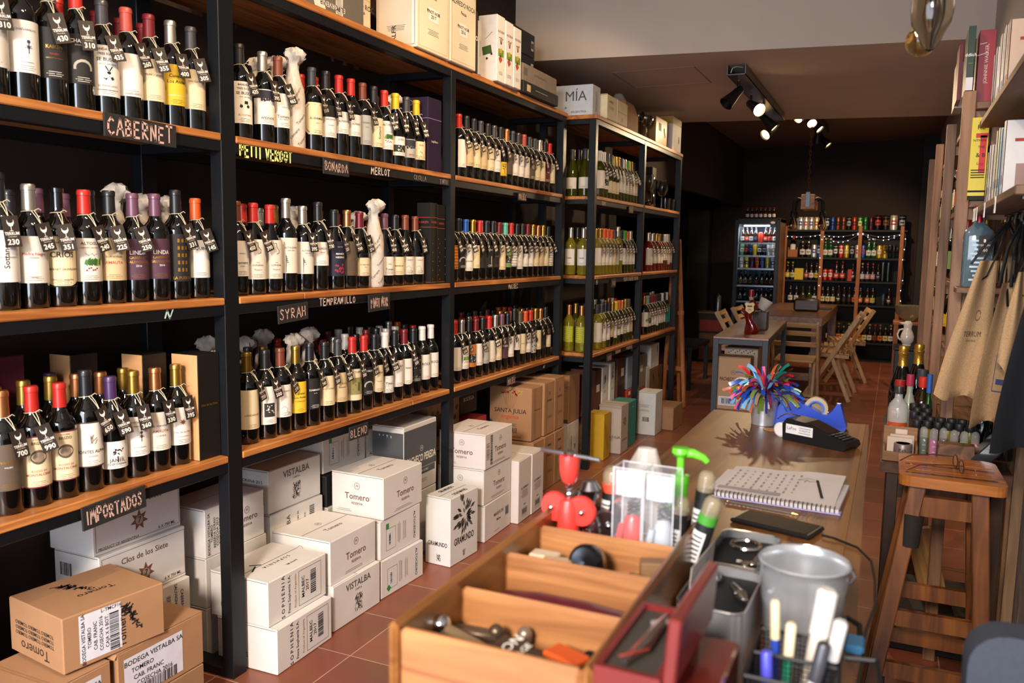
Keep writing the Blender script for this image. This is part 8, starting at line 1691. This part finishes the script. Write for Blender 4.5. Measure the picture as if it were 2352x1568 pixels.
m = MB(); m.box(.035, .07, .1128, .1145, .060, .082, P('D8C4B4', .5)); m.build('sticker', t, smooth=False)
m = MB(); m.box(.012, .085, .06, .075, .007, .065, P('D8C2B0', .7)); m.box(.02, .09, .08, .095, .007, .07, P('CFB8A8', .7)); m.build('paper_cards', t, smooth=False)
t = thing('round_tin', 'round tin lettered te with a clear lid in the card box', 'tin', (.058, 2.868, TZ + .0075)); m = MB(); m.lathe([(0, 0), (.026, 0), (.027, .002), (.027, .042), (.025, .045), (0, .045)], 22, P('8A7A78', .4, .4)); m.text('te', .03, lambda u, v: (.0276 * math.sin(u / .027), -.0276 * math.cos(u / .027), v), P('4A3A3A', .6), -.002, .026); m.build('tin_body', t); m = MB(); m.lathe([(0, .0455), (.020, .0455)], 18, P('C8B070', .3)); m.build('contents', t)
tub = ((.119, 2.975, '2E4A34', 'dark green'), (.147, 2.96, 'B0207A', 'magenta'), (.176, 2.985, '3A1C14', 'brown'), (.206, 2.965, '6A2A22', 'rust'), (.234, 2.96, '4EC21E', 'lime green'), (.265, 2.965, 'C8686A', 'pink'))
for i, (x, y, c, nm) in enumerate(tub):
    t = thing('test_tube', f'clear round topped tube filled with {nm} seasoning on the low table', 'test tube', (x, y, TZ)); m = MB(); m.lathe([(0, 0), (.0125, 0), (.0125, .078), (.010, .087), (.005, .0915), (0, .0925)], 16, P('E8E8E4', .04, alpha=.18, coat=.3, var=0)); m.build('glass_tube', t)
    m = MB(); m.lathe([(0, .002), (.0117, .002), (.0117, .055), (0, .056)], 14, P(c, .7, var=.3, scale=300)); m.build('contents', t)
    m = MB(); f = lambda u, v: (.0129 * math.sin(u / .0125), -.0129 * math.cos(u / .0125), v); m.rect(.002, .050, .004, .008, f, PAPERW, 30); m.rect(.002, .034, .010, .0015, f, PAPERW, seg=3); m.rect(.002, .016, .008, .0015, f, PAPERW, seg=3); m.build('white_print', t)
rn = random.Random(3); ts = []
for r_ in range(5):
    for c_ in range(6 if r_ < 2 else 2):
        x = .078 + c_ * .031 + (r_ % 2) * .010 + (.02 if r_ < 2 else .012); y = 3.018 + r_ * .034
        t = thing('flavour_jar', f'narrow glass jar with black screw cap, {ORD[c_]} across in the {ORD[r_]} row back', 'jar', (x, y, TZ), 0, 'black capped jars on the low table'); h = .090 + .008 * r_
        m = MB(); m.lathe([(0, 0), (.013, 0), (.014, .003), (.014, h - .018), (.011, h - .008), (.011, h)], 14, P('8A7A2A', .1, alpha=.75, coat=.8, var=.2)) if (r_ + c_) % 2 else m.lathe([(0, 0), (.013, 0), (.014, .003), (.014, h - .018), (.011, h - .008), (.011, h)], 14, P('3A2418', .1, coat=.8, var=.3)); m.build('glass_body', t)
        m = MB(); m.lathe([(.0135, h - .010), (.0145, h - .008), (.0145, h + .012), (.0135, h + .014), (0, h + .014)], 16, P('1C1C1E', .5)); m.build('screw_cap', t)
def shaped(label, x, y, prof, body, cap, capz, lab=None, nm='liquor_bottle', z=TZ, n=20):
    t = thing(nm, label, 'bottle', (x, y, z)); m = MB(); m.lathe(prof, n, body); m.build('glass_body', t); m = MB(); r0, z0, z1 = capz; m.lathe([(r0, z0), (r0 * 1.05, z0 + .004), (r0 * 1.02, z1), (0, z1 + .001)], 16, cap); m.build('cap', t)
    if lab: r1, a, b, c = lab; m = MB(); f = lambda u, v: (r1 * math.sin(u / r1), -r1 * math.cos(u / r1), v); m.rect(0, (a + b) / 2, r1 * 2.2, b - a, f, P(c, .5), seg=8); f2 = lambda u, v: ((r1 + .0006) * math.sin(u / r1), -(r1 + .0006) * math.cos(u / r1), v); m.rect(0, a + (b - a) * .7, r1 * 1.3, (b - a) * .12, f2, PAPERW, seg=4); m.rect(0, a + (b - a) * .4, r1 * 1.0, (b - a) * .2, f2, INK, seg=4); m.build('paper_label', t)
champ = [(0, 0), (.042, 0), (.044, .005), (.044, .12), (.040, .16), (.024, .21), (.0155, .245), (.0145, .27), (0, .27)]
GF = P('C8963C', .3, .8, .1, 200, .5)
for i, (x, y) in enumerate(((.050, 3.42), (.105, 3.52))):
    t = thing('champagne_bottle', ('sparkling wine bottle with gold foil neck at the table edge', 'sparkling wine bottle with gold foil neck, the one behind')[i], 'bottle', (x, y, TZ)); m = MB(); m.lathe(champ, 22, GLASS['dark'][0]); m.build('glass_body', t); m = MB(); m.lathe([(.0195, .225), (.0170, .25), (.0165, .272), (.019, .276), (.019, .283), (.0165, .286), (.0185, .296), (.0165, .306), (0, .308)], 18, GF); m.build('gold_foil', t)
liq = [(0, 0), (.031, 0), (.033, .004), (.033, .12), (.028, .14), (.013, .160), (.012, .185), (0, .185)]
shaped('clear spirit bottle with silver cap and orange mark', .040, 3.10, liq, P('D8D8D4', .04, alpha=.45, coat=1), IRON, (.0145, .175, .20), (.0336, .03, .08, 'C8502A'))
shaped('clear curved bottle with a pink cap beside the silver capped one', .075, 3.235, [(0, 0), (.026, 0), (.030, .03), (.026, .09), (.022, .12), (.010, .16), (.010, .20), (0, .20)], P('C8D0B8', .04, alpha=.5, coat=1), P('A8304A', .4), (.0125, .185, .225))
shaped('amber bottle with red cap and yellow label on the low table', .118, 3.29, liq, P('2A1A06', .06, coat=.8), P('C8301E', .4), (.0145, .175, .212), (.0336, .02, .075, 'D8B030'))
shaped('dark bottle with black and grey cap on the low table', .118, 3.40, liq, GLASS['dark'][0], P('3A3E44', .4), (.018, .165, .225)); shaped('dark bottle with wide red cap on the low table', .044, 3.29, liq, GLASS['dark'][0], P('A81E22', .4), (.017, .155, .195), (.0336, .04, .1, 'C84A24'))
shaped('maroon capped bottle at the wall end of the low table', .286, 3.035, liq, GLASS['dark'][0], P('8A1420', .4), (.016, .165, .205)); shaped('squat brown bottle with gold band on the low table', .355, 3.03, [(0, 0), (.030, 0), (.032, .005), (.032, .085), (.026, .105), (.020, .115), (0, .115)], P('160A06', .08, coat=.8), GF, (.021, .105, .145))
t = thing('green_bottle', 'slim bottle with a blue cap label against the rack', 'bottle', (.135, 3.20, TZ)); m = MB(); m.lathe([(0, 0), (.013, 0), (.013, .12), (.007, .14), (.007, .19), (0, .19)], 12, GLASS['lime'][0]); m.build('glass_body', t); m = MB(); m.lathe([(.009, .17), (.009, .235), (0, .236)], 12, P('2A5AA8', .4)); m.build('blue_cap', t)
m = MB(); m.box(0, .10, 0, .05, 0, .07, RWY, .002); tag(m.build('wooden_block', loc=(.155, 2.83, TZ), smooth=False), 'small wooden block at the wall end of the low table', 'block')
# stool
ST1 = wood('8A4418', 'C47A34', 'x', .25, .5, .6); 
t = thing('bar_stool', 'tall wooden stool with a striped glossy seat by the wall', 'stool', (.180, 2.60, .05))
m = MB(); pts = []
for cx, cy_, r_, a0 in ((.085, .115, .035, 0), (-.115, .13, .02, 90), (-.105, -.105, .03, 180), (.100, -.12, .025, 270)):
    for k in range(5): a = R(a0 + 22.5 * k); pts.append((cx + r_ * math.cos(a), cy_ + r_ * math.sin(a)))
m.prism(pts, .722, .750, ST1)
m.build('seat', t, smooth=False)
m = MB()
for i, c in enumerate(('5E3418', 'A8662C', '6A3C1C', 'B87434')): m.box(-.118, .105, -.10 + .052 * i, -.082 + .052 * i, .7502, .7507, P(c, .25, coat=.6))
m.build('seat_inlay', t, smooth=False)
SL = wood('5A2E12', '9A5C28', 'z', .4, .9, .2)
for sx, sy in ((-1, -1), (1, -1), (-1, 1), (1, 1)):
    x0, y0 = sx * .075 - .01, sy * .085; x1, y1 = (sx * .150 - .045 if sx < 0 else .115), sy * .135
    m = MB(); m.bar((x1, y1, -.048), (x0, y0, .721), .042, .038, SL, (0, 1, 0), .003); m.build('leg', t, smooth=False)
for (z_, k) in ((.66, 1), (.19, 2), (.34, 3)):
    tt = z_ / .72; xa = lambda sx: (sx * .075 - .01) * tt + ((-.195) if sx < 0 else .115) * (1 - tt); ya = lambda sy: sy * (.085 * tt + .135 * (1 - tt))
    for sy in (-1, 1): m = MB(); m.bar((xa(-1) + .01, ya(sy), z_), (xa(1) - .01, ya(sy), z_), .02, .055 if k == 1 else .045, SL, (0, 0, 1)); m.build('rung', t, smooth=False)
    for sx in (-1, 1): m = MB(); m.bar((xa(sx), ya(-1) + .01, z_ - .05), (xa(sx), ya(1) - .01, z_ - .05), .02, .04, SL, (0, 0, 1)); m.build('rung', t, smooth=False)
m = MB(); m.lathe([(.026, 0), (.028, .09)], 14, P('2A2420', .8), Matrix.Translation((-.098, -.095, .545)) @ Matrix.Rotation(R(4), 4, 'Y')); m.build('leg_sleeve', t)
# eyeglasses
t = thing('eyeglasses', 'brown framed eyeglasses lying on the stool seat', 'eyeglasses', (.195, 2.59, .8015), R(100)); EG = P('4A2412', .3, coat=.4)
for s in (-1, 1):
    m = MB(); m.tube([(s * .032 + .024 * math.cos(a), 0, .019 + .017 * math.sin(a)) for a in [i * PI / 8 for i in range(16)]], .0016, 5, EG, closed=True); rim_ = m.build('rim', t)
    m = MB(); m.add([(s * .032 + .023 * math.cos(a), 0, .019 + .016 * math.sin(a)) for a in [i * PI / 8 for i in range(16)]], [tuple(range(16))], P('C8B8A0', .05, alpha=.25)); m.build('lens', rim_, smooth=False)
    m = MB(); m.tube([(s * .057, 0, .026), (s * .060, .05, .027), (s * .058, .11, .022), (s * .054, .14, .004)], .0018, 5, EG); m.build('temple_arm', t)
m = MB(); m.tube([(-.009, 0, .022), (0, 0, .026), (.009, 0, .022)], .0016, 5, EG); m.build('bridge', t)
# ring binder against the wall
t = thing('ring_binder', 'dark binder with silver edge leaning between stool and wall', 'binder', (.338, 2.865, .866)); t.rotation_euler = (0, R(38), R(-6))
m = MB(); m.box(-.022, .022, -.07, .07, -.12, .10, P('2A2E34', .25, coat=.5), .004); m.build('cover', t, smooth=False); m = MB(); m.box(-.018, .018, -.066, .066, .1005, .1035, P('C8C8CC', .2, .8)); m.build('silver_edge', t, smooth=False)
# boards and bits on the floor below
m = MB(); m.box(-.045, .045, -.012, .012, 0, .26, wood('9A6A38', 'CE9E60', 'z', .5), .002); o_ = m.build('cutting_board', loc=(.20, 3.32, .165), smooth=False); o_.rotation_euler = (R(8), R(-14), 0); tag(o_, 'pale wooden board leaning beneath the low table', 'board')
m = MB(); m.box(.05, .33, 3.15, 3.5, .002, .16, P('1A1210', .6), .004); tag(m.build('storage_box', smooth=False), 'dark box on the floor beneath the low table', 'box')
m = MB(); m.bar((.385, 2.95, .002), (.405, 3.05, .95), .03, .012, wood('7A5A3C', 'A07C58', 'z', .5), (0, 1, 0)); tag(m.build('wooden_strip', smooth=False), 'thin wooden strip leaning on the wall behind the stool', 'strip')
m = MB(); m.box(.32, .415, 2.1, 2.5, .002, .24, KRAFT2, .004); tag(m.build('floor_carton', smooth=False), 'brown carton on the floor against the wall near the chair', 'carton')
# hanging filament bulbs
t = thing('filament_bulb', 'large clear glass filament bulb hanging at the ceiling edge', 'light bulb', (.032, 1.62, 1.78))
AM = P('D8C8A8', .02, trans=1, ior=1.18, var=0, coat=.6); m = MB(); m.lathe([(.0, -.038), (.006, -.036), (.014, -.026), (.020, -.012), (.031, .008), (.034, .03), (.031, .07), (.024, .12), (.016, .16), (.0145, .18)], 26, AM); m.build('glass_envelope', t, angle=80)
m = MB(); m.lathe([(.016, .178), (.018, .182), (.018, .235), (.010, .245), (0, .245)], 16, P('2A2622', .4)); m.build('socket', t)
m = MB(); m.lathe([(.010, .178), (.011, .075), (.006, .060), (.003, .03), (0, .03)], 12, P('8A7A66', .1, alpha=.6)); 
for i in range(8): a = 2 * PI * i / 8; m.tube([(.007 * math.cos(a), .007 * math.sin(a), .06), (.013 * math.cos(a + .3), .013 * math.sin(a + .3), .02), (.006 * math.cos(a + .5), .006 * math.sin(a + .5), .0)], .0006, 3, P('C8A050', .3, .8))
m.build('filament_stem', t)
m = MB(); m.tube([(0, 0, .245), (0, 0, 1.515)], .003, 6, BLK); m.build('lamp_cord', t)
t = thing('round_bulb', 'smaller amber globe bulb hanging behind the large clear one', 'light bulb', (.021, 1.86, 1.815)); m = MB(); m.sphere((0, 0, 0), .026, P('C8A868', .03, trans=1, ior=1.2, var=0, coat=.6), 14, 1.15, 1.15, 1.15); m.lathe([(.012, .022), (.013, .045)], 14, AM); m.build('glass_envelope', t, angle=80); m = MB(); m.lathe([(.014, .045), (.016, .05), (.016, .09), (0, .10)], 14, P('2A2622', .4)); m.tube([(0, 0, .10), (0, 0, 1.48)], .003, 6, BLK); m.build('socket', t)
